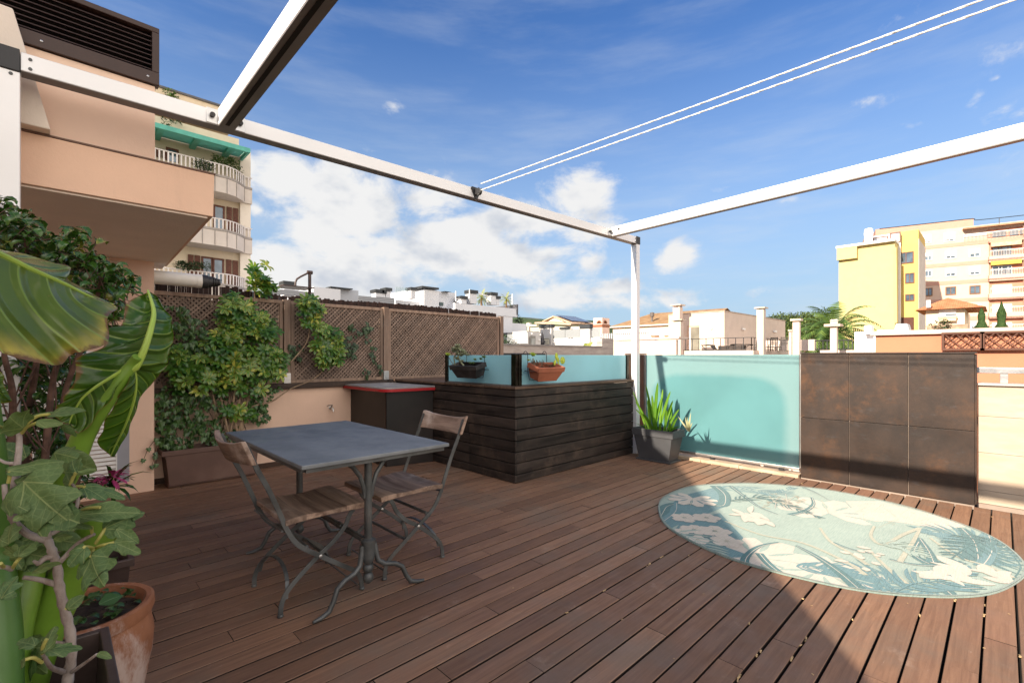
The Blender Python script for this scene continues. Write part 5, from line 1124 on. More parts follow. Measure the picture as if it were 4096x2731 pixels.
# fig tree
def figmat():
    n = N('fig leaves'); r_ = n.attr(); u, v = n.uv(); av = n.math('ABSOLUTE', v)
    c = n.mix(n.rng(n.noise(12, 5, .6), .3, .7), (.046, .098, .040), (.090, .160, .060)); c = n.mix(n.math('MULTIPLY', r_, .55), c, (.15, .19, .05))
    th = n.math('ARCTAN2', v, n.math('ADD', u, .02)); d1 = n.math('ABSOLUTE', n.math('SUBTRACT', n.math('ABSOLUTE', th), .68)); rad = n.math('SQRT', n.math('MULTIPLY_ADD', u, u, n.math('MULTIPLY', v, v)))
    f = n.math('MAXIMUM', n.rng(av, .018, .006), n.rng(n.math('MULTIPLY', d1, rad), .014, .005))
    k = n.math('ABSOLUTE', n.math('SUBTRACT', n.math('FRACT', n.math('SUBTRACT', n.math('MULTIPLY', u, 7), n.math('MULTIPLY', av, 5))), .5)); f = n.math('MAXIMUM', f, n.math('MULTIPLY', n.rng(k, .07, .02), .35))
    vo = n.n('ShaderNodeTexVoronoi', feature='DISTANCE_TO_EDGE'); n.l(n.co(scale=(1, 1, 1)), vo.inputs['Vector']); vo.inputs['Scale'].default_value = 70; f2 = n.math('MULTIPLY', n.rng(vo.outputs['Distance'], .12, .0), .22)
    c = n.mix(f2, c, (.22, .30, .12)); c = n.mix(n.math('MULTIPLY', f, .65), c, (.28, .33, .14)); n.bump(n.math('ADD', vo.outputs['Distance'], n.noise(25, 3)), .4, .003); n.set(col=c, rough=.6, spec=.3)
    tr = n.n('ShaderNodeBsdfTranslucent'); n.l(n.mix(1.0, c, (1.3, 1.5, .6), 'MULTIPLY'), tr.inputs[0]); ms = n.n('ShaderNodeMixShader'); ms.inputs[0].default_value = .2
    n.l(n.b.outputs[0], ms.inputs[1]); n.l(tr.outputs[0], ms.inputs[2]); n.l(ms.outputs[0], n.out.inputs[0]); return n.m
FIGM = figmat()
SH5 = [(0, 0), (-.06, .20), (.0, .40), (.10, .52), (.22, .50), (.30, .36), (.34, .28), (.44, .34), (.58, .44), (.70, .42), (.72, .30), (.66, .20), (.78, .17), (.92, .12), (1.0, 0)]
SH3 = [(0, 0), (-.05, .18), (.04, .34), (.20, .40), (.34, .38), (.50, .46), (.62, .42), (.64, .30), (.72, .26), (.88, .22), (.98, .10), (1.0, 0)]
SH1 = [(0, 0), (-.03, .16), (.08, .30), (.25, .38), (.45, .38), (.65, .32), (.82, .22), (.95, .1), (1.0, 0)]
t = thing('fig_tree', 'young fig tree with pale bark and lobed matt leaves in the foreground at the left', 'fig tree', tuple(c4(560, 1568, 1.05)))
FT = thing  # noqa
mb = MB()
def figleaf(b, e, n_, sh, wk=1.0, cup=.18, pet=True, r_=None):
    b, e, n_ = Vector(b), Vector(e), Vector(n_); d = e - b; L = d.length; d, s_, u_ = frame_(d, n_); mb.cr = rnd.random() if r_ is None else r_
    half = resample2(sh); m = len(half)
    k0 = len(mb.v); M_ = 7
    ph = rnd.random() * 6
    for i in range(m):
        x, y = half[i]
        for j in range(-M_, M_ + 1):
            f = j / M_; yy = y * f * wk; xx = x + 0
            z = -cup * yy * yy * 1.6 - .22 * xx * xx + .03 * math.sin(9 * xx + ph) * abs(f) + .028 * math.sin(14 * yy + ph)
            mb.v.append(tuple(b + d * (xx * L) + s_ * (yy * L) + u_ * (z * L)))
    w_ = 2 * M_ + 1
    for i in range(m - 1):
        for j in range(w_ - 1):
            a = k0 + i * w_ + j; q = lambda ii, jj: (half[ii][0], half[ii][1] * (jj - M_) / M_)
            mb.face([a, a + 1, a + w_ + 1, a + w_], [q(i, j), q(i, j + 1), q(i + 1, j + 1), q(i + 1, j)])
def resample2(sh):       # outline as width rows along the midrib (keeps the lobes)
    out = []; P = [Vector((x, y)) for x, y in sh]
    for a, b in zip(P, P[1:]):
        for k in range(2): out.append(tuple(a.lerp(b, k / 2)))
    return out + [tuple(P[-1])]
RT3 = Vector((RT.x, RT.y, 0)); FW3 = Vector((FW.x, FW.y, 0))
def nv(a=.3, up_=.9): return Vector((-FW.x * a + rnd.uniform(-.15, .15), -FW.y * a + rnd.uniform(-.15, .15), up_))
FL = [  # base, tip (crop id, x, y, Z), shape, width, facing, up
 (3, 440, 575, .98, 735, 500, .99, SH1, .8, .5, .8), (3, 200, 690, .96, 10, 560, .90, SH3, 1.0, .6, .6), (3, 210, 640, .97, 445, 520, 1.0, SH3, .7, .4, .9), (3, 330, 650, .95, 560, 640, .97, SH1, .9, .7, .6), (3, 560, 660, .98, 650, 800, 1.0, SH1, .9, 1, .2),
 (3, 80, 1085, .92, 540, 950, .96, SH3, .6, .5, .8), (3, 210, 1185, .90, 560, 1560, .88, SH5, 1.0, 1, .5), (3, 150, 1180, .93, 440, 1080, .97, SH3, .8, .7, .7), (3, 680, 1095, 1.0, 610, 970, 1.02, SH3, 1.0, 1, .3), (3, 700, 1090, 1.0, 850, 1040, 1.02, SH1, .8, .6, .8),
 (3, 750, 1220, 1.0, 950, 1310, 1.0, SH3, .8, .6, .8), (3, 770, 1225, 1.01, 1125, 1290, 1.03, SH3, .6, .5, .9), (3, 905, 1415, 1.0, 1215, 1400, 1.03, SH3, .7, .6, .8), (3, 640, 1200, 1.0, 560, 1080, 1.02, SH1, .8, .8, .5),
 (4, 905, 240, .98, 1210, 95, 1.0, SH5, .9, 1, .5), (4, 650, 125, .96, 1160, 45, .98, SH3, .6, .7, .8), (4, 730, 400, .92, 560, 560, .90, SH3, 1.3, 1, .45), (4, 785, 480, .92, 830, 725, .88, SH5, 1.35, 1, .45), (4, 980, 360, .97, 1200, 450, .98, SH3, .7, .8, .6), (4, 1000, 245, .98, 1205, 365, 1.0, SH1, .7, .7, .7),
 (4, 575, 930, .93, 705, 815, .94, SH1, 1.1, 1, .3), (4, 70, 370, .90, 60, 190, .92, SH3, 1.1, 1, .3), (4, 10, 840, .86, 120, 640, .88, SH5, 1.3, 1, .2), (4, 385, 1300, .90, 440, 1080, .92, SH3, .9, 1, .3), (4, 410, 1290, .90, 700, 1240, .92, SH3, .7, .6, .8), (4, 215, 1365, .88, 140, 1450, .88, SH1, .9, .7, .6),
 (4, 840, 1310, .93, 955, 1340, .93, SH1, .7, .6, .8), (4, 450, 190, .94, 790, 200, .96, SH3, .6, .5, .9), (4, 330, 60, .93, 560, 160, .88, SH3, .9, .9, .5), (4, 180, 490, .92, 10, 400, .90, SH5, .9, 1, .3), (4, 160, 480, .9, 300, 330, .93, SH3, 1.0, 1, .3), (4, 300, 600, .93, 480, 520, .92, SH1, .6, .6, .7),
 (4, 300, 1240, .88, 140, 1190, .88, SH3, .8, .5, .9), (4, 470, 330, .95, 600, 300, .95, SH1, .8, .8, .6), (3, 60, 1330, .9, 180, 1420, .87, SH3, .8, .8, .5), (3, 350, 1440, .9, 120, 1500, .87, SH3, .9, .8, .4)]
ptl = MB(); twg = MB()
hub = {3: c3, 4: c4}
for cr_, bx, by, bz, ex, ey, ez, sh, wk, fa, up_ in FL: b, e = hub[cr_](bx, by, bz), hub[cr_](ex, ey, ez); figleaf(b, e, nv(fa, up_), sh, wk * .9)
rf = random.Random(41)
for i in range(26):
    x, y, Z = rf.uniform(-60, 640), rf.uniform(-420, 1400), rf.uniform(1.02, 1.12)
    if y > 700 and x > 300: x -= 320
    b = c4(x, y, Z); a = rf.uniform(0, 6.28); L = rf.uniform(.055, .10); e = b + (RT3 * math.cos(a) + Vector((0, 0, math.sin(a) * .8)) - FW3 * rf.uniform(-.2, .4)) * L; figleaf(b, e, nv(rf.uniform(.4, 1), rf.uniform(.3, .9)), rf.choice((SH5, SH3, SH1)), .9)
mb.build('leaves', FIGM, t, smooth='leaf')
BARK = N('pale fig bark')
def bark():
    n = BARK; c = n.mix(n.rng(n.noise(14, 6, .7, n.co(scale=(1, 1, .4))), .35, .65), (.16, .12, .10), (.36, .31, .28)); n.bump(n.noise(60, 5, .7, n.co(scale=(1, 1, 2))), .5, .004); n.set(col=c, rough=.85); return n.m
BARK = bark()
tm = MB(); P = [c4(575, 1700, 1.03), c4(585, 1500, 1.02), c4(612, 1350, 1.01), c4(600, 1120, 1.0), c4(550, 930, .99), c4(510, 740, .98), c4(490, 560, .98), c4(445, 430, .97), c4(410, 330, .97), c4(385, 200, .96), c4(310, 20, .95)]
Q = smoothpath(P, 4); tm.tube(Q, [.0100 - .0040 * i / len(Q) + .0012 * math.sin(i * 2.3) for i in range(len(Q))], 12)
for P, r0 in (([c4(440, 480, .97), c4(380, 500, .96), c4(330, 545, .95)], .010), ([c4(400, 340, .97), c4(240, 290, .95), c4(110, 160, .93), c4(80, 0, .92), c3(60, 1400, .92), c3(40, 1200, .92)], .011), ([c4(480, 720, .98), c4(340, 680, .96), c4(200, 660, .94)], .009), ([c4(550, 1230, 1.0), c4(480, 1215, .98)], .007),
              ([c4(540, 1470, 1.0), c4(440, 1430, .95), c4(370, 1320, .91)], .008), ([c4(620, 1470, 1.01), c4(720, 1400, .97), c4(830, 1320, .94)], .006), ([c4(495, 550, .98), c4(560, 480, .98), c4(680, 360, .98), c4(810, 290, .98)], .008), ([c4(410, 300, .97), c4(520, 240, .98), c4(640, 100, .98), c3(700, 1300, .99), c3(650, 1200, 1.0)], .007),
              ([c4(110, 160, .93), c3(120, 1300, .94), c3(170, 900, .96), c3(170, 720, .97)], .011), ([c3(170, 1010, .96), c3(60, 1010, .95), c3(-40, 960, .94)], .006), ([c4(330, 545, .95), c4(290, 520, .94)], .006), ([c4(100, 590, .92), c4(20, 570, .9), c4(-60, 600, .9)], .007)):
    Q = smoothpath(P, 4); tm.tube(Q, [r0 * .68 * (1 - .45 * i / len(Q)) for i in range(len(Q))], 9)
tm.build('trunk', BARK, t, smooth=True)
PET = simple('yellow leaf stalk', (.40, .38, .10), .5, .15)
for P in ([c3(190, 740, .97), c3(240, 660, .97), c3(340, 590, .975), c3(445, 575, .98)], [c3(195, 745, .97), c3(240, 690, .96), c3(330, 650, .95)], [c3(140, 745, .97), c3(60, 710, .95), c3(0, 685, .93), c3(-30, 690, .92)], [c3(160, 720, .97), c3(160, 650, .97)], [c3(75, 1190, .92), c3(90, 1120, .92), c3(85, 1085, .92)], [c3(630, 1210, 1.0), c3(650, 1150, 1.0), c3(680, 1095, 1.0)], [c3(620, 1250, 1.0), c3(690, 1220, 1.0), c3(760, 1225, 1.0)], [c3(680, 1470, 1.0), c3(780, 1420, 1.0), c3(905, 1412, 1.0)],
          [c4(640, 125, .98), c4(740, 70, .97), c4(860, 60, .97)], [c4(820, 370, .97), c4(860, 310, .97), c4(905, 240, .98)], [c4(805, 410, .97), c4(870, 385, .96), c4(980, 362, .97)], [c4(800, 410, .96), c4(760, 400, .94), c4(725, 400, .92)], [c4(800, 420, .96), c4(785, 480, .92)], [c4(790, 280, .98), c4(785, 230, .97)], [c4(100, 590, .92), c4(140, 530, .91), c4(180, 485, .92)], [c4(85, 590, .92), c4(30, 570, .9), c4(5, 540, .88)], [c4(365, 1310, .91), c4(370, 1250, .9), c4(400, 1190, .9)], [c4(360, 1390, .91), c4(290, 1350, .89), c4(215, 1365, .88)], [c4(590, 930, .95), c4(570, 925, .94)]):
    MB().tube(smoothpath(P, 4), .0032, 7).build('leaf_stalk', PET, t, smooth=True)

# small growth in the pots
t = thing('seedlings', 'small green seedlings growing in the round terracotta pot', 'seedlings', (pc.x, pc.y, .37)); mb = MB()
for i in range(60):
    a = rnd.uniform(0, 6.28); q = .12 * math.sqrt(rnd.random()); c = Vector((pc.x + q * math.cos(a), pc.y + q * math.sin(a), .42 + rnd.uniform(0, .04))); leaf(mb, c, (rnd.uniform(-1, 1), rnd.uniform(-1, 1), .5), (0, 0, 1), rnd.uniform(.02, .045), .022, .7, .2, [.2, .85, 1, .8, .1])
c = c4(850, 890, 1.42); e = c4(1065, 795, 1.47); leaf(mb, c, e - c, (0, -.5, 1), (e - c).length, .05, .2, .1, [.2, .7, 1, .8, .4, .03]); mb.build('leaves', IVY, t, smooth='leaf')
t = thing('seedlings', 'low weeds in the square brown pot behind the terracotta pot', 'seedlings', (sq2.x, sq2.y, .3)); mb = MB()
for i in range(60): c = Vector((sq2.x + rnd.uniform(-.12, .12), sq2.y + rnd.uniform(-.12, .12), .30 + rnd.uniform(0, .10))); leaf(mb, c, (rnd.uniform(-1, 1), rnd.uniform(-1, 1), .6), (0, 0, 1), rnd.uniform(.03, .05), .028, .7, .2)
mb.build('leaves', IVY, t, smooth='leaf')
t = thing('pink_bromeliad', 'magenta pink bromeliad flower between the fig leaves and the grey door', 'flower', tuple(c3(1000, 1180, 2.5))); mb = MB()
for i in range(46): c = c3(1000, 1150, 2.5); d = Vector((rnd.uniform(-1, 1), rnd.uniform(-1, .3), rnd.uniform(-.5, 1))); leaf(mb, c + d * .015, d, (0, 0, 1), rnd.uniform(.06, .10), .016, .5, .3)
mb.build('petals', simple('magenta bract', (.42, .05, .16), .5, .3, 20), t, smooth='leaf')
mb = MB()
for i in range(26): c = c3(1000, 1230, 2.5); d = Vector((rnd.uniform(-1, 1), rnd.uniform(-1, .5), rnd.uniform(-.1, .8))); leaf(mb, c, d, (0, 0, 1), rnd.uniform(.12, .2), .022, .6, .4)
mb.build('leaves', FIC, t, smooth='leaf')
# ================================================================ SURROUNDINGS
def cw(o, s): return lambda x, y: cr(o, s, (x, y))
w1, w2, w3, w4, w5, w6, wa, wb = cw((1900, 1050), 1.68), cw((2600, 1150), 3.36), cw((1950, 1200), 4.276), cw((3200, 800), 2.24), cw((3550, 850), 3.1355), cw((1000, 950), 1.96), cw((580, 330), 3.734), cw((580, 750), 3.734)
GZ = -11.5
# ---- ground, hills
gm = N('town ground'); c_ = gm.mix(gm.rng(gm.noise(.012, 6, .7), .35, .65), (.20, .17, .13), (.09, .11, .05)); gm.set(col=c_, rough=.95, spec=.1)
mb = MB(); mb.poly([(-9000, -9000, GZ), (9000, -9000, GZ), (9000, 9000, GZ), (-9000, 9000, GZ)]); struct(mb.build('ground', gm.m))
def hill(name, prof, Z, depth, col, seed):
    mb = MB(); n_ = 90; m = 8; P = []
    us = [prof[0][0] + (prof[-1][0] - prof[0][0]) * i / n_ for i in range(n_ + 1)]
    for i, u in enumerate(us):
        j = max(k for k in range(len(prof) - 1) if prof[k][0] <= u + 1e-6); f = (u - prof[j][0]) / (prof[j + 1][0] - prof[j][0]); f = f * f * (3 - 2 * f); v = prof[j][1] * (1 - f) + prof[j + 1][1] * f
        for k in range(m + 1):
            g = k / m; Zk = Z + depth * g; top = at(u, v, Z + depth).z; q = at(u, 818, Zk); nz = noise.fractal(Vector((u * .02 + seed, g * 3, 0)), 1, 2, 5) * (top - GZ) * .10 * (1 - g * .8)
            mb.v.append((q.x, q.y, GZ + (top - GZ) * math.sin(g * math.pi / 2) ** 1.1 + nz))
        nzt = noise.fractal(Vector((u * .05 + seed, 5, 0)), 1, 2, 4) * (top - GZ) * .02; mb.v[-1] = (mb.v[-1][0], mb.v[-1][1], mb.v[-1][2] + nzt)
    for i in range(n_):
        for k in range(m): a = i * (m + 1) + k; mb.face([a, a + 1, a + m + 2, a + m + 1])
    n = N(name + ' cover'); c = n.mix(n.rng(n.noise(.02, 8, .75), .38, .62), tuple(k * .55 for k in col), col); c = n.mix(n.math('MULTIPLY', n.rng(n.noise(.006, 6, .7, n.co(loc=(50, 9, 0))), .56, .68), .5), c, (.22, .20, .14)); n.set(col=c, rough=1, spec=.05)
    struct(mb.build(name, n.m, smooth=True))
hill('hill', [(1000, 790), (1120, 742), (1190, 731), (1235, 734), (1290, 730), (1360, 738), (1450, 760), (1500, 790)], 900, 500, (.075, .11, .055), 1)
hill('far_hill', [(1050, 760), (1195, 728), (1230, 732), (1300, 745), (1500, 770), (1690, 760), (1770, 728), (1830, 724), (1880, 727), (1925, 721), (1975, 716), (2040, 718), (2140, 730), (2300, 760)], 2200, 900, (.085, .115, .11), 5)  # bluish base colour stands in for haze on the far hill
hill('near_slope', [(1700, 790), (1790, 750), (1850, 744), (1920, 742), (1990, 752), (2080, 790)], 300, 120, (.06, .10, .03), 9)
# white houses scattered on the slopes
wh = [(1215, 742, 1150), (1838, 738, 800), (1852, 742, 700), (1893, 737, 600), (1899, 739, 600), (1931, 733, 900), (1937, 737, 900), (1962, 728, 1200), (1820, 741, 700), (1870, 742, 620), (1990, 726, 1300)]
hm = plaster('distant white wall', (.72, .69, .66)); hr = simple('distant roof', (.35, .2, .14), .9)
src = None
for i, (u, v, Z) in enumerate(wh):
    p = at(u, v, Z)
    lab = 'tiny white house on the distant left hill, beside the salmon house with solar panels' if i == 0 else 'tiny white house far away on the wooded slopes near the yellow building'
    if src is None:
        src = thing('distant_house', lab, 'house', tuple(p), 'tiny white houses on the hillside'); mb = MB(); mb.box((-4, -5, -9), (4, 5, 0)); mb.build('wall', hm, src, local=True); mb = MB(); mb.hexa([(-4.3, -5.3, 0.02), (4.3, -5.3, 0.02), (4.3, 5.3, 0.02), (-4.3, 5.3, 0.02), (-4.3, -.3, 1.6), (4.3, -.3, 1.6), (4.3, .3, 1.6), (-4.3, .3, 1.6)]); mb.build('roof', hr, src, local=True)
    else: dup(src, tuple(p), lab, .3 * i, (Z / 900 * (.6 + .25 * (i % 3)),) * 3)
# own building under the deck
t = thing('terrace_building', 'building that carries the timber decked terrace, hidden below the deck', 'building', (1, 1, GZ)); MB().box((-3.3, -3.7, GZ), (5.84, 7.5, -.36)).build('wall', SALMON, t)

# ---- helpers: boxes whose faces follow the street grid
def pbox(mb, uL, uC, uR, vt, X, zb=GZ, vb=None):
    """corner nearest the camera at column uC on plane x=X; left face to uL, right face to uR"""
    c = onX(uC, vt, X); l = onX(uL, vt, X); r = onY(uR, vt, c.y); z0 = onX(uC, vb, X).z if vb is not None else zb
    mb.box((c.x, c.y, z0), (r.x, l.y, c.z)); return c, l.y, r.x
def ybox(mb, p0, p1, Yp, d=.1, out=.02):     # plate on a y-plane (facing -y); d = thickness behind the front face
    a, b = onY(*p0, Yp), onY(*p1, Yp); mb.box((a.x, Yp - out, b.z), (b.x, Yp - out + d, a.z)); return a, b
def xbox(mb, p0, p1, Xp, d=.1, out=.02):     # plate on an x-plane (facing -x)
    a, b = onX(*p0, Xp), onX(*p1, Xp); mb.box((Xp - out, a.y, b.z), (Xp - out + d, b.y, a.z)); return a, b
LOUV = N('grey louvre screen')
def lv(n, col=(.33, .35, .36), k=14):
    z = n.xyz()[2]; f = n.rng(n.math('ABSOLUTE', n.math('SUBTRACT', n.math('FRACT', n.math('MULTIPLY', z, k)), .5)), .1, .2); c = n.mix(f, tuple(q * .45 for q in col), col); n.bump(f, .5, .01); n.set(col=c, rough=.5, metal=.3); return n.m
LOUV = lv(LOUV); BCAP = lv(N('black louvre cap'), (.045, .05, .055), 9)
def vcap(mb, c0, c1):  mb.box(c0, c1)
def chimney(t, uL, uC, uR, vt, X, vb, mat, capd=.18, cap=True, name='chimney'):
    mb = MB(); c, y1, x1 = pbox(mb, uL, uC, uR, vt, X, vb=vb); o = mb.build(name, mat, t)
    return o, c, y1, x1

# ---- modern white apartment block behind the lattice (faces on Y = 24)
YM = 24.0; t = thing('white_apartment_block', 'modern white flat roofed apartment block with black capped chimneys, seen above the lattice fence', 'building', (10, 26, GZ))
GW = plaster('modern white render', (.62, .63, .66), .03, .1, (.4, .4, .42))
def ym(p0, p1, d, mat, name, Yp=YM, zb=None):
    a, b = onY(*p0, Yp), onY(*p1, Yp); mb = MB(); mb.box((a.x, Yp, zb if zb is not None else b.z), (b.x, Yp + d, a.z)); return mb.build(name, mat, t), a, b
ym(w6(1608, 512), w6(2097, 512), 9, GW, 'wall', YM, onY(*w6(1700, 590), YM).z); ym(w6(1500, 560), w6(2058, 600), 8.8, GW, 'wall', YM + .06, GZ); ym(w6(2030, 668), w6(2170, 700), 6, GW, 'wall', YM + .2, GZ)
ym(w6(1140, 488), w6(1612, 500), 9, GW, 'wall', YM + 1.0, GZ); ym(w6(1365, 405), w6(1482, 500), 5, GW, 'stair_tower', YM + .5, GZ + 5); ym(w6(1290, 402), w6(1345, 500), 3, GW, 'stair_tower', YM + 1.6, GZ + 6); ym(w6(1482, 420), w6(1612, 500), 5, GW, 'wall', YM + .8, GZ + 5)
ym(w6(497, 385), w6(710, 500), 6, GW, 'wall', YM + .4, GZ); ym(w6(710, 402), w6(850, 500), 5, plaster('grey render', (.40, .42, .46)), 'wall', YM + .7, GZ)
ym(w6(0, 470), w6(1140, 500), 8, GW, 'wall', YM + 1.4, GZ)
for a, b, cap in (((268, 370), (350, 470), 30), ((987, 432), (1040, 520), 26), ((1040, 440), (1060, 520), 26), ((1066, 420), (1103, 520), 27), ((1263, 412), (1298, 480), 22), ((1728, 438), (1778, 520), 28), ((1658, 482), (1698, 520), 25), ((1890, 452), (1933, 530), 24), ((1935, 482), (1956, 530), 24)):
    o, p, q = ym(w6(*a), w6(*b), .5, GW, 'chimney', YM - .02); mb = MB(); z1 = onY(*w6(a[0], a[1] - cap), YM).z; mb.box((p.x - .06, YM - .1, p.z + .02), (q.x + .06, YM + .55, z1)); mb.build('chimney_cap', BCAP, t)
for a, b in (((1350, 378), (1482, 408)), ((1528, 420), (1582, 426)), ((632, 390), (806, 400)), ((1630, 490), (1700, 503))): ym(w6(*a), w6(*b), 1.4, BCAP, 'roof_vent', YM + .35)
MB().box((onY(*w6(2090, 530), YM).x, YM - .06, onY(*w6(2090, 608), YM).z), (onY(*w6(2098, 530), YM).x, YM + 9, onY(*w6(2090, 524), YM).z)).build('edge_trim', simple('dark trim', (.08, .08, .09), .5), t)
mb = MB(); ybox(mb, w6(1484, 508), w6(1512, 535), YM + .75, .1, .08); mb.build('window', simple('dark window', (.05, .08, .08), .2), t)
RG = glassy('pale glass rail', (.45, .58, .60), .1, .35)
for a, b in (((1140, 385), (1212, 480)), ((1214, 390), (1288, 483))): mb = MB(); ybox(mb, w6(*a), w6(*b), YM + .3, .02); mb.build('glass_rail', RG, t)
MSH = lv(N('grey mesh fence'), (.30, .31, .33), 11)
for a, b in (((165, 408), (238, 470)), ((238, 405), (498, 470)), ((848, 455), (990, 520)), ((990, 462), (1132, 525))): mb = MB(); ybox(mb, w6(*a), w6(*b), YM - .3, .02); mb.build('mesh_fence', MSH, t)
WP = simple('white steel pole', (.75, .75, .75), .5)
for x, y0, y1 in ((1613, 420, 500), (1722, 405, 500), (2057, 442, 522)): mb = MB(); mb.tube([onY(*w6(x, y0), YM), onY(*w6(x, y1), YM)], .04, 6); mb.build('pole', WP, t)
mb = MB(); mb.tube([onY(*w6(1780, 435), YM), onY(*w6(1885, 465), YM)], .04, 6); mb.tube([onY(*w6(1613, 480), YM), onY(*w6(1722, 480), YM)], .03, 6); mb.build('roof_strut', WP, t)
def palm(name, c, L, n_, label, trunk, leafm, group=None, wd=.35, droop=1.1):
    t = thing(name, label, 'palm tree', (c.x, c.y, c.z - trunk), group); mb = MB(); h = trunk
    pts = [Vector((c.x, c.y, c.z - h)) + Vector((.02 * h * math.sin(k), 0, h * k / 8)) for k in range(9)]; mb.tube(pts, [L * .085 * (1.15 - .3 * k / 8 + .08 * (k % 2)) for k in range(9)], 9); mb.build('trunk', simple('palm bark', (.16, .10, .055), .95, .4, 8, bmp=1, bs=12) if 'palm bark' not in bpy.data.materials else bpy.data.materials['palm bark'], t, smooth=True)
    mb = MB()
    for i in range(n_):
        a = i * 2.39996; e = R(80 - 115 * (i / n_) ** .8); d = Vector((math.cos(a) * math.cos(e), math.sin(a) * math.cos(e), math.sin(e))); p = Vector(c); s_ = Vector((-math.sin(a), math.cos(a), 0)); n2_ = 11; LL = L * rnd.uniform(.8, 1.1)
        for k in range(n2_):
            q = p + d * (LL / n2_); ll = LL * wd * math.sin(math.pi * min(1, (k + 1.2) / (n2_ + .6))) ; mb.cr = rnd.random()
            for sg in (-1, 1):
                for z_ in (0, .5):
                    b0 = p.lerp(q, z_); e2 = b0 + (s_ * sg * .8 + d * .75 + Vector((0, 0, -.35))).normalized() * ll; w_ = LL / n2_ * .42; mb.poly([b0, b0 + d * w_, e2], [(0, 0), (.2, 1), (1, 0)])
            p = q; d = (d + Vector((0, 0, -droop / n2_ * (1 + k * .12)))).normalized()
    mb.build('fronds', leafm, t, smooth='leaf'); return t
PLM = leafmat('palm fronds', (.03, .075, .015), (.13, .20, .04), rough=.5, trans=.15); PLY = leafmat('young palm fronds', (.12, .16, .02), (.36, .36, .06), rough=.5, trans=.2)
palm('roof_palm', onY(*w6(1815, 474), YM + .6), .85, 16, 'small roof palm on the white block, between two black capped chimneys', .7, PLY, wd=.3)
palm('roof_palm', onY(*w6(2010, 485), YM + .6), .75, 14, 'small roof palm on the white block, beside the white pole at its right end', .9, PLY, wd=.3)
def bush(name, c, r, label, cat, mat, n_=500, leafL=.12, squash=.8, trunk=None, group=None, clumps=9, bark=None, seed=None):
    t = thing(name, label, cat, (c.x, c.y, c.z - (trunk or r)), group); mb = MB(); r_ = random.Random(seed or rnd.random()); cl = [(Vector((r_.uniform(-1, 1), r_.uniform(-1, 1), r_.uniform(-.8, .9))) * r * .62, r * r_.uniform(.32, .55)) for _ in range(clumps)]
    for i in range(n_):
        o, q = r_.choice(cl); d = Vector((r_.gauss(0, 1), r_.gauss(0, 1), r_.gauss(0, 1))).normalized(); p = Vector(c) + o + d * q * r_.random() ** .4; p.z = c.z + (p.z - c.z) * squash
        leaf(mb, p, (d + Vector((r_.uniform(-.8, .8), r_.uniform(-.8, .8), r_.uniform(-.3, .6)))), (0, 0, 1), leafL * r_.uniform(.7, 1.3), leafL * .55, .4, .2, [.2, 1, .7, .05], r_=r_.random())
    mb.build('crown' if trunk else 'foliage', mat, t, smooth='leaf')
    if trunk:
        mb = MB(); b = Vector((c.x, c.y, c.z - trunk)); mb.tube([b, b + Vector((.1, 0, trunk * .5)), Vector(c)], [r * .09, r * .07, r * .05], 7)
        for o, q in cl[:5]: mb.tube([b + Vector((.1, 0, trunk * .6)), Vector(c) + o * .5, Vector(c) + o], [r * .05, r * .03, r * .015], 5)
        mb.build('trunk', bark or TWIG, t)
    return t
GRN = leafmat('mid green leaves', (.03, .065, .015), (.10, .17, .035), rough=.5, trans=.1); PIN = leafmat('pine green leaves', (.035, .065, .012), (.13, .18, .035), rough=.6, trans=.08); DKG = leafmat('dark shrub leaves', (.012, .03, .01), (.04, .075, .02), rough=.5, trans=.1)
bush('roof_shrub', onY(*w6(2085, 660), YM + 1.5), .75, 'small dark shrub on the lower roof step of the white block', 'shrub', DKG, 300, .14, .6)

# ---- cream apartment building with curved balconies (facade on Y = 32)
YC = 32.0; t = thing('cream_apartment_building', 'tall cream apartment building with bowed balconies, white railings and brown shutters at the left', 'building', (5, 34, GZ))
CR = plaster('cream render', (.68, .57, .42)); CRS = plaster('cream stone cladding', (.60, .53, .47)); SHUT = simple('red brown shutter', (.13, .045, .025), .6, .2, 10); BAL = simple('white balcony paint', (.70, .64, .60), .5, .05)
xR = onY(*wb(1560, 200), YC).x; xP = onY(*wb(1405, 200), YC).x
MB().box((-14, YC, GZ), (xP, YC + 12, onY(*wa(1240, 800), YC).z)).build('wall', CR, t)
MB().box((xP, YC - .25, GZ), (xR, YC + 12, onY(*wa(1420, 1020), YC).z)).build('corner_pier', plaster('cream pier render', (.70, .62, .52)), t)
zT = onY(*wa(1100, 360), YC + 1.5).z; MB().box((-14, YC + 1.5, GZ), (onY(*wa(1235, 740), YC + 1.5).x, YC + 11, zT)).build('top_floor_wall', CR, t); MB().box((-14, YC + 1.4, zT + .01), (onY(*wa(1235, 740), YC + 1.5).x + .05, YC + 11.1, zT + .12)).build('roof_edge', simple('grey roof edge', (.12, .12, .13), .7), t)
mb = MB(); z = onY(*wa(600, 560), YC + .8).z; mb.box((-14, YC - .1, z), (xP - .3, YC + 1.6, z + .25)); mb.build('upper_slab', CR, t)
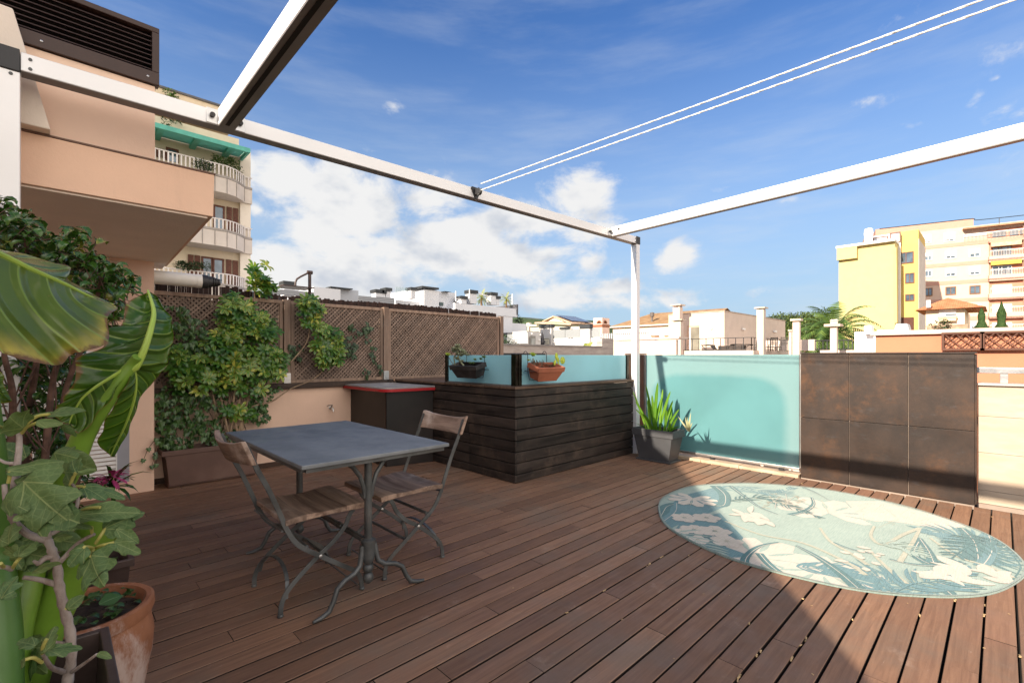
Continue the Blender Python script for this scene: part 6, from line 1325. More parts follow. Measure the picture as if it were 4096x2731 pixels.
# levels: (rail top, slab top, fascia bottom) at the straight run, px at u where the front is straight
yb = YC - 1.5
lev = [(wa(1100, 1212), wa(1050, 1385), wb(1100, 60)), (wb(1100, 462), wb(1100, 635), wb(1100, 868)), (wb(1100, 1280), wb(1100, 1455), wb(1100, 1690)), ]
for li, (pr_, ps_, pf_) in enumerate(lev):
    zr, zs, zf = onY(*pr_, yb).z, onY(*ps_, yb).z, onY(*pf_, yb).z; x2 = onY(*wb(1230, 600), yb).x
    front = [(-14, yb), (x2 - 1.2, yb), (x2, yb + .02), (x2 + .55, yb + .30), (xP + .15, yb + .95), (xR - .55, YC - .42), (xR + .05, YC - .40)]
    mb = MB(); mb.prism(front + [(xR + .05, YC + .3), (-14, YC + .3)], zs - .02, zs + .10); mb.build('balcony_floor', simple('grey balcony edge', (.33, .29, .26), .8) if li == 0 else bpy.data.materials['grey balcony edge'], t)
    mb = MB(); mb.prism([(x, y + .03) for x, y in front] + [(xR + .04, YC + .2), (-14, YC + .2)], zf, zs - .03); mb.cm = 1
    for (a, b) in zip(front[:-1], front[1:]):
        L = math.hypot(b[0] - a[0], b[1] - a[1]); n_ = max(1, int(L / .55)); 
        for k in range(n_): f = k / n_; x, y = a[0] + (b[0] - a[0]) * f, a[1] + (b[1] - a[1]) * f; mb.box((x - .012, y - .004, zf + .02), (x + .012, y + .028, zs - .05))
    mb.build('balcony_apron', [CRS, simple('joint grey', (.25, .22, .20), .9) if li == 0 else bpy.data.materials['joint grey']], t)
    mb = MB(); mb.tube([(x, y + .06, zr) for x, y in front], .035, 6); mb.build('handrail', BAL, t)
    mb = MB()
    for (a, b) in zip(front[:-1], front[1:]):
        L = math.hypot(b[0] - a[0], b[1] - a[1]); n_ = max(2, int(L / .19))
        for k in range(n_): f = k / n_; x, y = a[0] + (b[0] - a[0]) * f, a[1] + (b[1] - a[1]) * f + .06; mb.obox((x, y, (zr + zs + .1) / 2), (.07, .025, zr - zs - .1), math.atan2(b[1] - a[1], b[0] - a[0]))
    mb.build('balusters', BAL, t)
def cwin(p0, p1, frame=True, name='window', mat=WGLASS, Yp=YC):
    a, b = onY(*p0, Yp), onY(*p1, Yp); f = MB(); e = .10
    f.box((a.x - e, Yp - .06, b.z), (a.x, Yp + .02, a.z + e)); f.box((b.x, Yp - .06, b.z), (b.x + e, Yp + .02, a.z + e)); f.box((a.x, Yp - .06, a.z), (b.x, Yp + .02, a.z + e)); o = f.build(name, SHUT, t)
    MB().box((a.x, Yp - .03, b.z), (b.x, Yp - .02, a.z)).build('pane', mat, o)
for p0, p1 in ((wb(1045, 285), wb(1160, 640)), (wb(870, 1055), wb(985, 1480)), (wb(1035, 1078), wb(1150, 1490))): cwin(p0, p1)
def shutter(p0, p1):
    a, b = onY(*p0, YC), onY(*p1, YC); mb = MB(); m_ = (a.x + b.x) / 2
    for s0, s1 in ((a.x, m_ - .03), (m_ + .03, b.x)):
        mb.box((s0, YC - .10, b.z), (s1, YC - .05, a.z)); z = b.z + .1
        while z < a.z - .05: mb.box((s0 + .06, YC - .125, z), (s1 - .06, YC - .10, z + .04)); z += .1
    mb.build('shutter', SHUT, t)
for p0, p1 in ((wb(1215, 290), wb(1385, 680)), (wb(638, 1000), wb(820, 1440)), (wb(1205, 1075), wb(1385, 1490))): shutter(p0, p1)
shutter(wa(165, 985), wa(330, 1150)); cwin(wa(345, 1000), wa(470, 1200))
# green glazed awning over the top balcony
AWN = simple('sea green awning paint', (.10, .42, .33), .5, .08, 3); AWG = frosted('green awning glass', (.22, .52, .47))
yA = yb - .35
def aw(x, y, Yp=yA): return onY(*wa(x, y), Yp)
a, b = aw(-200, 560), aw(1575, 965); z1, z0 = aw(900, 800).z, aw(900, 868).z
mb = MB(); mb.box((-14, yA, z0), (b.x, yA + .18, z1)); mb.build('awning_beam', AWN, t); MB().box((b.x - .12, yA + .18, z0), (b.x, YC + .3, z1)).build('awning_beam', AWN, t)
zw = z0 + .22
for k in range(7):
    x = b.x - .9 - k * 1.62; mb = MB()
    if x > -9: mb.hexa([(x - .14, yA + .2, z0 + .03), (x + .14, yA + .2, z0 + .03), (x + .14, YC, zw - .2), (x - .14, YC, zw - .2), (x - .14, yA + .2, z0 + .2), (x + .14, yA + .2, z0 + .2), (x + .14, YC, zw), (x - .14, YC, zw)]); mb.build('awning_rafter', AWN, t)
mb = MB(); mb.hexa([(-14, yA + .19, z1 - .05), (b.x - .15, yA + .19, z1 - .05), (b.x - .15, YC - .05, zw + .02), (-14, YC - .05, zw + .02), (-14, yA + .19, z1 - .02), (b.x - .15, yA + .19, z1 - .02), (b.x - .15, YC - .05, zw + .05), (-14, YC - .05, zw + .05)]); mb.build('awning_glass', AWG, t)
bush('balcony_plants', onY(*wa(900, 1250), yb - .05), .62, 'dense dark green plants hanging over the top balcony railing', 'plants', DKG, 420, .12, .55)
bush('balcony_plants', onY(*wa(1110, 1165), yb + .4), .42, 'light green plant standing behind the top balcony railing', 'plants', GRN, 200, .14, .7)
bush('balcony_plants', onY(*wa(1310, 1220), yb + .7), .50, 'light green plant at the curved right end of the top balcony', 'plants', GRN, 260, .14, .9)
bush('balcony_plants', onY(*wb(560, 1160), yb - .1), .55, 'leafy green plants at the lowest balcony, left above the white flue pipe', 'plants', DKG, 340, .13, .6)
bush('balcony_plants', onY(*wb(790, 1180), yb - .1), .62, 'rounded dark green plants along the lowest balcony, right above the black cowl', 'plants', DKG, 460, .11, .5)
bush('balcony_plants', onY(*wb(1000, 1410), yb - .25), .28, 'small yellowish plant in front of the lowest balcony railing', 'plants', GRN, 150, .1, .8)
bush('roof_plants', onY(*wa(385, 190), YC + 1.2), .42, 'feathery plant on the roof edge of the cream building', 'plants', GRN, 200, .13, .9)
bush('roof_plants', onY(*wa(400, 590), YC - .1), .50, 'dark potted plants on the upper slab above the green awning', 'plants', DKG, 160, .13, .9)

# ---- board marked concrete parapet beyond the terrace
def bconc():
    n = N('board marked concrete'); z = n.xyz()[2]; f = n.rng(n.math('ABSOLUTE', n.math('SUBTRACT', n.math('FRACT', n.math('MULTIPLY', z, 4.2)), .5)), .46, .49)
    c = n.mix(n.rng(n.noise(1.5, 7, .7, n.co(scale=(1, 1, 4))), .3, .7), (.28, .24, .22), (.42, .37, .33)); c = n.mix(n.math('MULTIPLY', f, .6), c, (.15, .12, .11)); n.bump(f, .4, .01); n.set(col=c, rough=.9); return n.m
BC = bconc()
t = thing('concrete_parapet', 'grey board marked concrete parapet of the next roof, just above the blue glass rail', 'wall', (10, 12, GZ))
Yp = 12.0; a = onY(*w3(150, 778), Yp); b = onY(*w3(1960, 800), Yp); c = onY(*w3(2155, 662), Yp)
MB().box((a.x, Yp, GZ), (b.x, Yp + .3, (a.z + b.z) / 2)).build('wall', BC, t); MB().box((a.x, Yp - .03, (a.z + b.z) / 2 + .004), (b.x, Yp + .33, (a.z + b.z) / 2 + .05)).build('coping', simple('metal coping', (.24, .22, .21), .5), t)
MB().box((b.x + .003, Yp, GZ), (c.x, Yp + .3, c.z)).build('raised_wall', BC, t)
t = thing('dark_parapet_strip', 'thin dark roof edge strip just behind the glass rails', 'parapet', (8, 8, 0)); Yq = 7.2; a = onY(*w3(275, 905), Yq); b = onY(*w3(990, 915), Yq); MB().box((a.x, Yq, -1), (b.x, Yq + .2, a.z)).build('wall', simple('dark strip', (.03, .03, .03), .6), t)

# ---- white roof terraces in the middle distance
XD = 27.0; t = thing('white_terrace_house', 'low white house with grey louvre screens and black vent caps behind the concrete parapet', 'house', (28, 22, GZ))
WD = plaster('sunny white render', (.50, .485, .47), .04, .12, (.45, .43, .4))
def block(name, xl, xc, xr, yt, X, mat=WD, vb=None): mb = MB(); r = pbox(mb, w3(xl, 0)[0], w3(xc, 0)[0], w3(xr, 0)[0], w3(0, yt)[1], X); mb.build(name, mat, t); return r
block('wall', 1058, 1925, 1957, 640, XD)
for xl, xc, xr, yt, yc in ((900, 1090, 1135, 475, 408), (1590, 1745, 1787, 487, 412)):
    c, y1, x1 = block('chimney_stack', xl, xc, xr, yt, XD - .15); z1 = onX(*w3(xc, yc), XD - .15).z; MB().box((c.x - .05, c.y - .05, c.z + .02), (x1 + .05, y1 + .05, z1)).build('vent_cap', BCAP, t)
block('wall', 1430, 1590, 1600, 452, XD + 3); c, y1, x1 = block('wall', 1240, 1390, 1425, 500, XD + 2.5)
MB().box((c.x - .1, c.y, c.z + .02), (x1, y1, onX(*w3(1390, 457), XD + 2.5).z)).build('vent_cap', BCAP, t)
for p0, p1 in (((1066, 520), (1328, 648)), ((1334, 508), (1588, 636)), ((1788, 480), (1916, 628))): mb = MB(); xbox(mb, w3(*p0), w3(*p1), XD + .1, .04); mb.build('louvre_screen', LOUV, t)
c, y1, x1 = block('annex_wall', 430, 675, 910, 528, XD - 5); YD = c.y
mb = MB(); ybox(mb, w3(712, 608), w3(812, 800), YD, .06, .05); o = mb.build('door', simple('grey door frame', (.22, .21, .19), .6), t); mb = MB(); ybox(mb, w3(738, 655), w3(795, 800), YD, .03, .07); mb.build('pane', simple('door glass', (.35, .36, .34), .2), o)
for x, y in ((748, 572), (893, 592)): mb = MB(); ybox(mb, w3(x - 5, y - 8), w3(x + 5, y + 8), YD, .1, .12); mb.build('wall_lamp', WFRAME, t)
mb = MB(); ybox(mb, w3(860, 668), w3(888, 686), YD, .1, .1); mb.build('wall_lamp', WFRAME, t)
mb = MB(); xbox(mb, w3(430, 572), w3(690, 745), XD - 5.3, .04); mb.build('grid_screen', lv(N('white grid screen'), (.62, .61, .60), 8), t)
mb = MB(); xbox(mb, w3(275, 585), w3(430, 735), XD - 4.6, .04); mb.build('louvre_screen', LOUV, t); mb = MB(); xbox(mb, w3(270, 560), w3(430, 580), XD - 4.6, 2.0); mb.build('dark_canopy', simple('dark canopy', (.05, .05, .055), .5), t)
def louv2(): n = N('striped sun screen'); z = n.xyz()[2]; f = n.rng(n.math('ABSOLUTE', n.math('SUBTRACT', n.math('FRACT', n.math('MULTIPLY', z, 7)), .5)), .18, .26); c = n.mix(f, (.06, .07, .09), (.72, .66, .5)); n.set(col=c, rough=.6); return n.m
SS = louv2(); mb = MB(); xbox(mb, w3(958, 650), w3(1050, 790), XD - .3, .04); mb.build('striped_screen', SS, t); mb = MB(); xbox(mb, w3(735, 470), w3(892, 530), XD + 4, .04); mb.build('striped_screen', SS, t)
mb = MB(); xbox(mb, w3(675, 425), w3(840, 445), XD + 5, .3); mb.build('pergola_slab', CREAM, t); mb = MB(); xbox(mb, w3(685, 445), w3(712, 525), XD + 5, .2); mb.build('column', CREAM, t)
t2 = thing('closed_parasol', 'closed dark parasol standing by the white annex', 'parasol', tuple(onX(*w3(935, 790), XD - 1.2)))
MB().tube([onX(*w3(935, 795), XD - 1.2), onX(*w3(935, 545), XD - 1.2)], .03, 6).build('pole', BLACK, t2)
q = onX(*w3(935, 560), XD - 1.2); z0 = onX(*w3(935, 770), XD - 1.2).z; MB().lathe([(.02, q.z), (.10, q.z - .12), (.16, q.z - .6), (.13, (q.z + z0) / 2), (.22, z0 + .25), (.16, z0)], (q.x, q.y, 0), 9).build('canopy', simple('dark cloth', (.03, .03, .035), .9), t2)
bush('terrace_shrub', onX(*w3(345, 725), XD - 6), .85, 'round green shrub at the left of the white annex, beside the lattice end post', 'shrub', DKG, 500, .12, .8)
t2 = thing('banana_plant', 'small yellow green banana plant above the concrete parapet', 'plant', tuple(onX(*w3(1730, 800), XD - 3))); mb = MB(); b = onX(*w3(1725, 800), XD - 3)
for x, y in ((1620, 740), (1680, 732), (1785, 705), (1700, 745), (1750, 730)): e = onX(*w3(x, y), XD - 3); leaf(mb, b, e - b, (-1, 0, .3), (e - b).length, .26, .4, .2, [.1, .3, 1, 1, .7, .1])
mb.build('leaves', PLY, t2, smooth='leaf')
# slatted railing beyond
t = thing('slatted_railing', 'pale grey slatted railing on a roof behind the white terrace house', 'fence', (30, 20, 0)); mb = MB(); a, b = onX(*w3(1925, 575), 31), onX(*w3(2760, 690), 31)
y = a.y
while y > b.y: mb.box((31, y - .09, a.z - 1.3), (31.04, y, a.z)); y -= .17
mb.build('slats', simple('pale grey slats', (.42, .43, .44), .6), t); MB().box((31.06, b.y, a.z - .12), (31.10, a.y, a.z - .04)).build('top_rail', simple('dark rail', (.1, .11, .12), .5), t); MB().box((30.9, b.y - 2, GZ), (31.4, a.y + .6, a.z - 1.31)).build('parapet', plaster('grey parapet render', (.45, .44, .43)), t)

# ---- tiled houses behind
TILE = N('weathered clay tiles')
def tile(n, a, b, ax=1, k=5.0, dark=(.12, .08, .05)):
    x = n.xyz(); f = n.math('SINE', n.math('MULTIPLY', x[ax], k * 6.283)); g = n.noise(1.2, 7, .7); c = n.mix(n.rng(g, .35, .65), a, b); c = n.mix(n.math('MULTIPLY', n.rng(f, -.3, -1.0), .45), c, dark); n.bump(f, .8, .04); n.set(col=c, rough=.9, spec=.1); return n.m
TILE = tile(TILE, (.27, .16, .085), (.38, .25, .14)); TILER = tile(N('orange clay tiles'), (.50, .17, .08), (.60, .26, .13)); TILEP = tile(N('pale clay tiles'), (.50, .33, .22), (.62, .45, .32), 0)
XB = 52.0; t = thing('brown_roof_house', 'long pink house with a brown tiled roof in the centre background', 'house', (54, 30, GZ))
a, b = onX(*w1(905, 428), XB), onX(*w1(1575, 400), XB); zr = onX(*w1(1300, 334), XB + 5).z - .75; ze = onX(*w1(1250, 412), XB).z
HP = plaster('pale pink render', (.72, .57, .45)); MB().box((XB + .3, b.y + .3, GZ), (XB + 9, a.y - .3, ze - .02)).build('wall', HP, t)
e0 = .75; mb = MB(); yA0, yA1 = b.y, a.y
mb.poly([(XB, yA0, ze), (XB, yA1, ze), (XB + 5, yA1 - 3.2, zr + e0), (XB + 5, yA0, zr + e0)]); mb.poly([(XB + 5, yA0, zr + e0), (XB + 5, yA1 - 3.2, zr + e0), (XB + 10, yA1, ze), (XB + 10, yA0, ze)]); mb.poly([(XB, yA1, ze), (XB + 10, yA1, ze), (XB + 5, yA1 - 3.2, zr + e0)]); mb.poly([(XB, yA0, ze - .01), (XB + 10, yA0, ze - .01), (XB + 10, yA1, ze - .01), (XB, yA1, ze - .01)]); mb.build('roof', TILE, t)
MB().box((XB - .12, yA0, ze - .16), (XB - .01, yA1, ze - .01)).build('gutter', HP, t)
p = onX(*w1(1190, 405), XB + 1.2); MB().lathe([(.14, -.6), (.14, .75), (.26, .8), (.26, 1.25), (.12, 1.3)], (p.x, p.y, p.z), 10).build('vent_pipe', simple('dark pipe', (.12, .10, .09), .7), t)
for x in (1215, 1306): q = onX(*w1(x, 497), XB + .3); MB().lathe([(.16, -.3), (.4, .0), (.5, .15)], (q.x - .3, q.y, q.z), 10).build('wall_planter', simple('stone bowl', (.45, .32, .22), .8) if x == 1215 else bpy.data.materials['stone bowl'], t)
XS = 60.0; t = thing('solar_roof_house', 'salmon house with a tiled gable roof carrying blue solar panels', 'house', (62, 52, GZ))
ap, le, re = onX(*w3(1145, 272), XS), onX(*w3(1000, 358), XS), onX(*w3(1405, 388), XS); ev = onX(*w3(1000, 362), XS - 1).z
xf = onY(*w3(1640, 302), ap.y).x; xe = onY(*w3(1845, 402), re.y).x; HS = plaster('warm salmon render', (.70, .46, .34)); HC = plaster('cream gable render', (.75, .66, .52))
mb = MB(); mb.hexa([(XS, re.y, GZ), (XS, re.y, GZ), (XS, le.y, GZ), (XS, le.y, GZ)][:0] or [(XS + .02, re.y + .3, GZ), (xe - 1, re.y + .3, GZ), (xe - 1, le.y - .3, GZ), (XS + .02, le.y - .3, GZ), (XS + .02, re.y + .3, re.z - .4), (xe - 1, re.y + .3, re.z - .4), (xe - 1, le.y - .3, re.z - .4), (XS + .02, le.y - .3, re.z - .4)]); mb.build('wall', HS, t)
mb = MB(); n = len(mb.v); mb.v += [(XS + .01, re.y, re.z - .38), (XS + .01, le.y, le.z - .38), (XS + .01, ap.y, ap.z - .1), (XS + 1, re.y, re.z - .38), (XS + 1, le.y, le.z - .38), (XS + 1, ap.y, ap.z - .1)]
for f in ((0, 1, 2), (5, 4, 3), (0, 3, 4, 1), (1, 4, 5, 2), (2, 5, 3, 0)): mb.face([n + i for i in f])
mb.build('gable', HC, t)
def slab(mb, P, th): mb.hexa([(x, y, z - th) for x, y, z in P] + list(P))
mb = MB(); slab(mb, [(XS - .4, re.y - .5, re.z), (xe, re.y - .5, re.z), (xe, ap.y, ap.z), (XS - .4, ap.y, ap.z)], .15); slab(mb, [(XS - .4, ap.y + .01, ap.z), (xe, ap.y + .01, ap.z), (xe, le.y + .5, le.z), (XS - .4, le.y + .5, le.z)], .15); mb.build('roof', TILEP, t)
mb = MB(); zz = lambda f: re.z + (ap.z - re.z) * f; yy_ = lambda f: re.y - .5 + (ap.y - re.y + .5) * f
slab(mb, [(XS + .3, yy_(.04), zz(.04) + .3), (xe - 1.6, yy_(.04), zz(.04) + .3), (xe - 1.6, yy_(.97), zz(.97) + .25), (XS + .3, yy_(.97), zz(.97) + .25)], .06)
def solar(): n = N('solar panels'); x = n.xyz(); g = n.math('MAXIMUM', n.rng(n.math('ABSOLUTE', n.math('SUBTRACT', n.math('FRACT', n.math('MULTIPLY', x[0], .95)), .5)), .46, .49), n.rng(n.math('ABSOLUTE', n.math('SUBTRACT', n.math('FRACT', n.math('MULTIPLY', x[1], .6)), .5)), .46, .49)); n.set(col=n.mix(n.math('MULTIPLY', g, .7), (.035, .06, .12), (.3, .33, .38)), rough=.25, spec=.6); return n.m
mb.build('solar_panels', solar(), t)
mb = MB(); pa = onX(*w3(820, 380), XS - 3); pb = onX(*w3(1440, 392), XS - 3); slab(mb, [(XS - 3.2, pb.y, pb.z - .1), (XS + .3, pb.y, pb.z + .25), (XS + .3, pa.y, pa.z + .35), (XS - 3.2, pa.y, pa.z)], .2); mb.build('porch_roof', TILEP, t); MB().box((XS - 2.6, pb.y + .4, GZ), (XS, pa.y - .4, min(pa.z, pb.z) - .35)).build('porch_wall', HC, t)
mb = MB(); pa = onY(*w3(1400, 392), re.y - 2.2); pb = onY(*w3(1845, 412), re.y - 2.2); slab(mb, [(pa.x, re.y - 2.4, pa.z - .1), (pb.x, re.y - 2.4, pa.z - .1), (pb.x, re.y - .5, pa.z + .1), (pa.x, re.y - .5, pa.z + .1)], .16); mb.build('side_roof', TILEP, t)
XA = 44.0; t = thing('agave_chimney_block', 'square pink and white chimney block with rusty agave ornaments', 'chimney', (45, 32, GZ))
mb = MB(); c, y1, x1 = pbox(mb, w3(1810, 0)[0], w3(1962, 0)[0], w3(2085, 0)[0], w3(0, 300)[1], XA); mb.build('block', plaster('white to pink render', (.66, .50, .42)), t)
zb_ = onX(*w3(1962, 432), XA).z; MB().box((c.x - .05, c.y - .05, zb_ - .18), (x1 + .02, y1 + .02, zb_ + .12)).build('rust_band', simple('rusty band', (.28, .11, .06), .8), t)
for face in (0, 1):
    mb = MB(); q = onX(*w3(1910, 398), XA) if face == 0 else onY(*w3(2012, 398), c.y)
    for i in range(13):
        a = R(180 * i / 12); L = .46 if i % 2 == 0 else .34; d = Vector((0, -math.cos(a), math.sin(a) * .95 + .1)) if face == 0 else Vector((math.cos(a), 0, math.sin(a) * .95 + .1)); s_ = Vector((0, d.z, -d.y)) if face == 0 else Vector((d.z, 0, -d.x)); o = Vector((-.05, 0, 0)) if face == 0 else Vector((0, -.05, 0)); mb.poly([q + o, q + o + d * L * .5 + s_ * .045, q + o + d * L, q + o + d * L * .5 - s_ * .045])
    mb.build('agave_ornament', simple('rust metal', (.30, .10, .04), .8) if face == 0 else bpy.data.materials['rust metal'], t)

# ---- pinkish white roof terrace house with chimneys
XH = 38.0; PW = plaster('pinkish terrace render', (.56, .455, .385), .05, .2, (.4, .33, .28)); t = thing('pink_terrace_house', 'pinkish white flat roofed roof house with an open glass door', 'house', (40, 15, 0))
mb = MB(); c, y1, x1 = pbox(mb, w2(250, 0)[0], w2(1000, 0)[0], w2(1818, 0)[0], w2(0, 318)[1], XH); mb.build('wall', PW, t); YH = c.y
MB().box((XH - .06, YH - .06, c.z + .005), (x1, y1, c.z + .06)).build('roof_edge', simple('stained roof edge', (.45, .36, .30), .9), t)
p0, p1 = w2(550, 533), w2(662, 842); mb = MB(); xbox(mb, p0, p1, XH, .04, .03); o = mb.build('door', simple('door opening', (.16, .15, .12), .3, .4, .5), t); mb = MB(); xbox(mb, w2(522, 515), w2(550, 842), XH, .3, .02); mb.build('reveal', WFRAME, o); mb = MB(); xbox(mb, w2(500, 512), w2(524, 842), XH, .06, .04); xbox(mb, w2(524, 512), w2(662, 532), XH, .06, .04); mb.build('door_frame', simple('tan reveal', (.5, .34, .24), .8), o)
for q in ((820, 538, 838, 560),): mb = MB(); xbox(mb, w2(q[0], q[1]), w2(q[2], q[3]), XH, .1, .12); mb.build('wall_lamp', GREYW, t)
for q in ((1225, 545, 1262, 570), (1650, 575, 1688, 602)): mb = MB(); ybox(mb, w2(q[0], q[1]), w2(q[2], q[3]), YH, .1, .14); mb.build('wall_lamp', WFRAME, t)
XT = 34.0; mb = MB(); c2_, y2, x2 = pbox(mb, w2(-900, 0)[0], w2(1390, 0)[0], w2(2600, 0)[0], w2(0, 842)[1], XT); mb.build('terrace_slab', PW, t)
mb = MB(); xbox(mb, w2(350, 692), w2(385, 842), XT + .3, .25); mb.build('wall_end', PW, t)
XW = 24.5; t3 = thing('white_parapet', 'bright white parapet of the neighbouring roof terrace left of the corner post', 'wall', (XW, 12, GZ)); mb = MB(); pbox(mb, w1(930, 0)[0], w1(1352, 0)[0], w1(1366, 0)[0], w1(0, 518)[1], XW); mb.build('wall', PW, t3); a = onX(*w1(925, 512), XW); b = onX(*w1(1368, 518), XW); MB().box((XW - .08, b.y - .05, a.z + .01 - .12), (XW + 1.0, a.y + .05, a.z)).build('coping', PW, t3)
def railing(name, label, P, zr, zs, step, post=.0, mat=BLACK, r_=.018):
    t = thing(name, label, 'railing', (P[0][0], P[0][1], zs)); mb = MB(); mb.tube([(x, y, zr) for x, y in P], .028, 6); mb.build('top_rail', mat, t); mb = MB(); mb.tube([(x, y, zs + .06) for x, y in P], .02, 5)
    for a, b in zip(P, P[1:]):
        L = math.hypot(b[0] - a[0], b[1] - a[1]); n_ = max(1, int(L / step))
        for k in range(n_ + 1): f = k / n_; mb.box((a[0] + (b[0] - a[0]) * f - r_, a[1] + (b[1] - a[1]) * f - r_, zs), (a[0] + (b[0] - a[0]) * f + r_, a[1] + (b[1] - a[1]) * f + r_, zr))
    mb.build('railing_infill', mat, t)
z_t = c2_.z; p = onX(*w2(1360, 668), XT + .1); l = onX(*w2(385, 690), XT + .1)
railing('terrace_railing', 'thin dark iron railing round the pink roof terrace', [(XT + .15, l.y), (XT + .15, p.y), (onY(*w2(1920, 700), p.y).x, p.y)], p.z, z_t, .52, r_=.02)
chs = [('tall thin roofed chimney with a flat cap, behind the shorter one at the left', (308, 398, 440, 262), (305, 483, 225, 240), XH - 1.5), ('shorter flat capped chimney standing in front of the tall one at the left', (311, 411, 447, 452), (285, 495, 430, 441), XH - 4.5),
       ('flat capped chimney in front of the shaded wall of the pink roof house', (1433, 1525, 1557, 292), (1402, 1596, 262, 278), XH - 3), ('tall flat capped chimney just right of the railing, above the end of the turquoise glass', (1916, 2007, 2026, 462), (1866, 2073, 430, 446), 22.0), ('low chimney with a small cap half hidden behind a taller one', (1866, 1900, 1925, 597), (1838, 1940, 577, 585), 30.0)]
for lab, (xl, xc, xr, yt), (cl, crr, cy0, cy1), X in chs:
    mb = MB(); u0 = onX(*w2(xc, yt), X); t3 = thing('chimney', lab, 'chimney', (u0.x, u0.y, u0.z), 'flat capped chimneys on the pink terraces'); c, yv, xv = pbox(mb, w2(xl, 0)[0], w2(xc, 0)[0], w2(xr, 0)[0], w2(0, yt)[1], X); mb.build('stack', PW, t3)
    e = (yv - c.y) * .28; g = (onX(0, w2(0, cy0)[1], X).z if False else onX(w2(xc, 0)[0], w2(0, cy1)[1], X).z)
    mb = MB(); 
    for xx in (c.x + .03, xv - .13):
        for yq in (c.y + .03, yv - .13): mb.box((xx, yq, c.z), (xx + .1, yq + .1, g))
    mb.box((c.x + .25 * (xv - c.x), c.y + .25 * (yv - c.y), c.z), (c.x + .7 * (xv - c.x), c.y + .7 * (yv - c.y), g - .01)); mb.build('cap_feet', PW, t3)
    MB().box((c.x - e, c.y - e, g + .002), (xv + e, yv + e, g + .09)).build('cap_slab', simple('sandstone cap', (.52, .42, .33), .9) if 'sandstone cap' not in bpy.data.materials else bpy.data.materials['sandstone cap'], t3)
u0 = onX(*w4(330, 1130), 19); t3 = thing('chimney', 'white chimney with three little vents on its cap, in front of the palm', 'chimney', tuple(u0), 'flat capped chimneys on the pink terraces'); mb = MB(); c, yv, xv = pbox(mb, w4(270, 0)[0], w4(328, 0)[0], w4(341, 0)[0], w4(0, 1132)[1], 19); mb.build('stack', PW, t3); mb = MB(); mb.box((c.x - .1, c.y - .12, c.z + .004), (xv + .12, yv + .16, c.z + .09)); mb.build('cap_slab', bpy.data.materials['sandstone cap'], t3)
for k in range(3): yk = c.y + (yv - c.y) * (.15 + .35 * k); MB().lathe([(.05, 0), (.05, .10), (.075, .11), (.02, .16)], (c.x + .1, yk, c.z + .092), 8).build('vent', PW, t3)
# loungers, table and chairs up there
WK = simple('dark wicker', (.05, .04, .035), .8, .4, 30, bmp=.8, bs=60)
def px(x, y, X=XT + 1.0): return onX(*w2(x, y), X)
for lab, P in (('dark wicker sun lounger with a low curved end, nearer the glass door', [(690, 770), (740, 768), (800, 766), (830, 800), (860, 828), (930, 832), (1010, 832)]), ('dark wicker sun lounger with a large raised back, near the corner of the railing', [(1010, 832), (1040, 818), (1070, 775), (1100, 758), (1200, 758), (1340, 760)])):
    q = px(P[0][0], 838); t3 = thing('sun_lounger', lab, 'sun lounger', (q.x, q.y, z_t)); A = smoothpath([px(*p_) for p_ in P], 4); mb = MB(); n0 = len(mb.v)
    for p_ in A: mb.v += [(p_.x, p_.y, p_.z), (p_.x + .7, p_.y, p_.z), (p_.x + .7, p_.y, p_.z - .07), (p_.x, p_.y, p_.z - .07)]
    for i in range(len(A) - 1):
        for j in range(4): mb.face([n0 + i * 4 + j, n0 + i * 4 + (j + 1) % 4, n0 + i * 4 + 4 + (j + 1) % 4, n0 + i * 4 + 4 + j])
    mb.build('seat', WK, t3); mb = MB(); a, b = A[0], A[-1]
    if P[0][0] < 900: mb.tube([(a.x, a.y, a.z), (a.x, a.y - .35, z_t + .05), (a.x, a.y - 1.1, z_t + .05), (a.x, a.y - 1.0, a.z)], .03, 6)
    else: mb.tube([(b.x, b.y, b.z), (b.x, b.y + .4, z_t + .05), (b.x, b.y + 2.2, z_t + .05)], .03, 6); mb.box((b.x + .02, b.y + .45, b.z - .62), (b.x + .6, b.y + 2.2, b.z - .08))
    mb.build('frame', WK, t3)
q = px(1550, 800, XT + 2.6); t3 = thing('terrace_table', 'long dark slatted table on the pink roof terrace', 'table', (q.x, q.y, z_t)); a, b = px(1385, 798, XT + 2.6), px(1715, 802, XT + 2.6); MB().box((a.x, b.y, a.z - .05), (a.x + .9, a.y, a.z)).build('table_top', WK, t3)
mb = MB(); 
for yv in (a.y - .3, b.y + .3): mb.tube([(a.x + .2, yv, a.z), (a.x + .2, yv - .2, z_t)], .02, 5); mb.tube([(a.x + .7, yv, a.z), (a.x + .7, yv + .2, z_t)], .02, 5)
mb.build('legs', WK, t3)
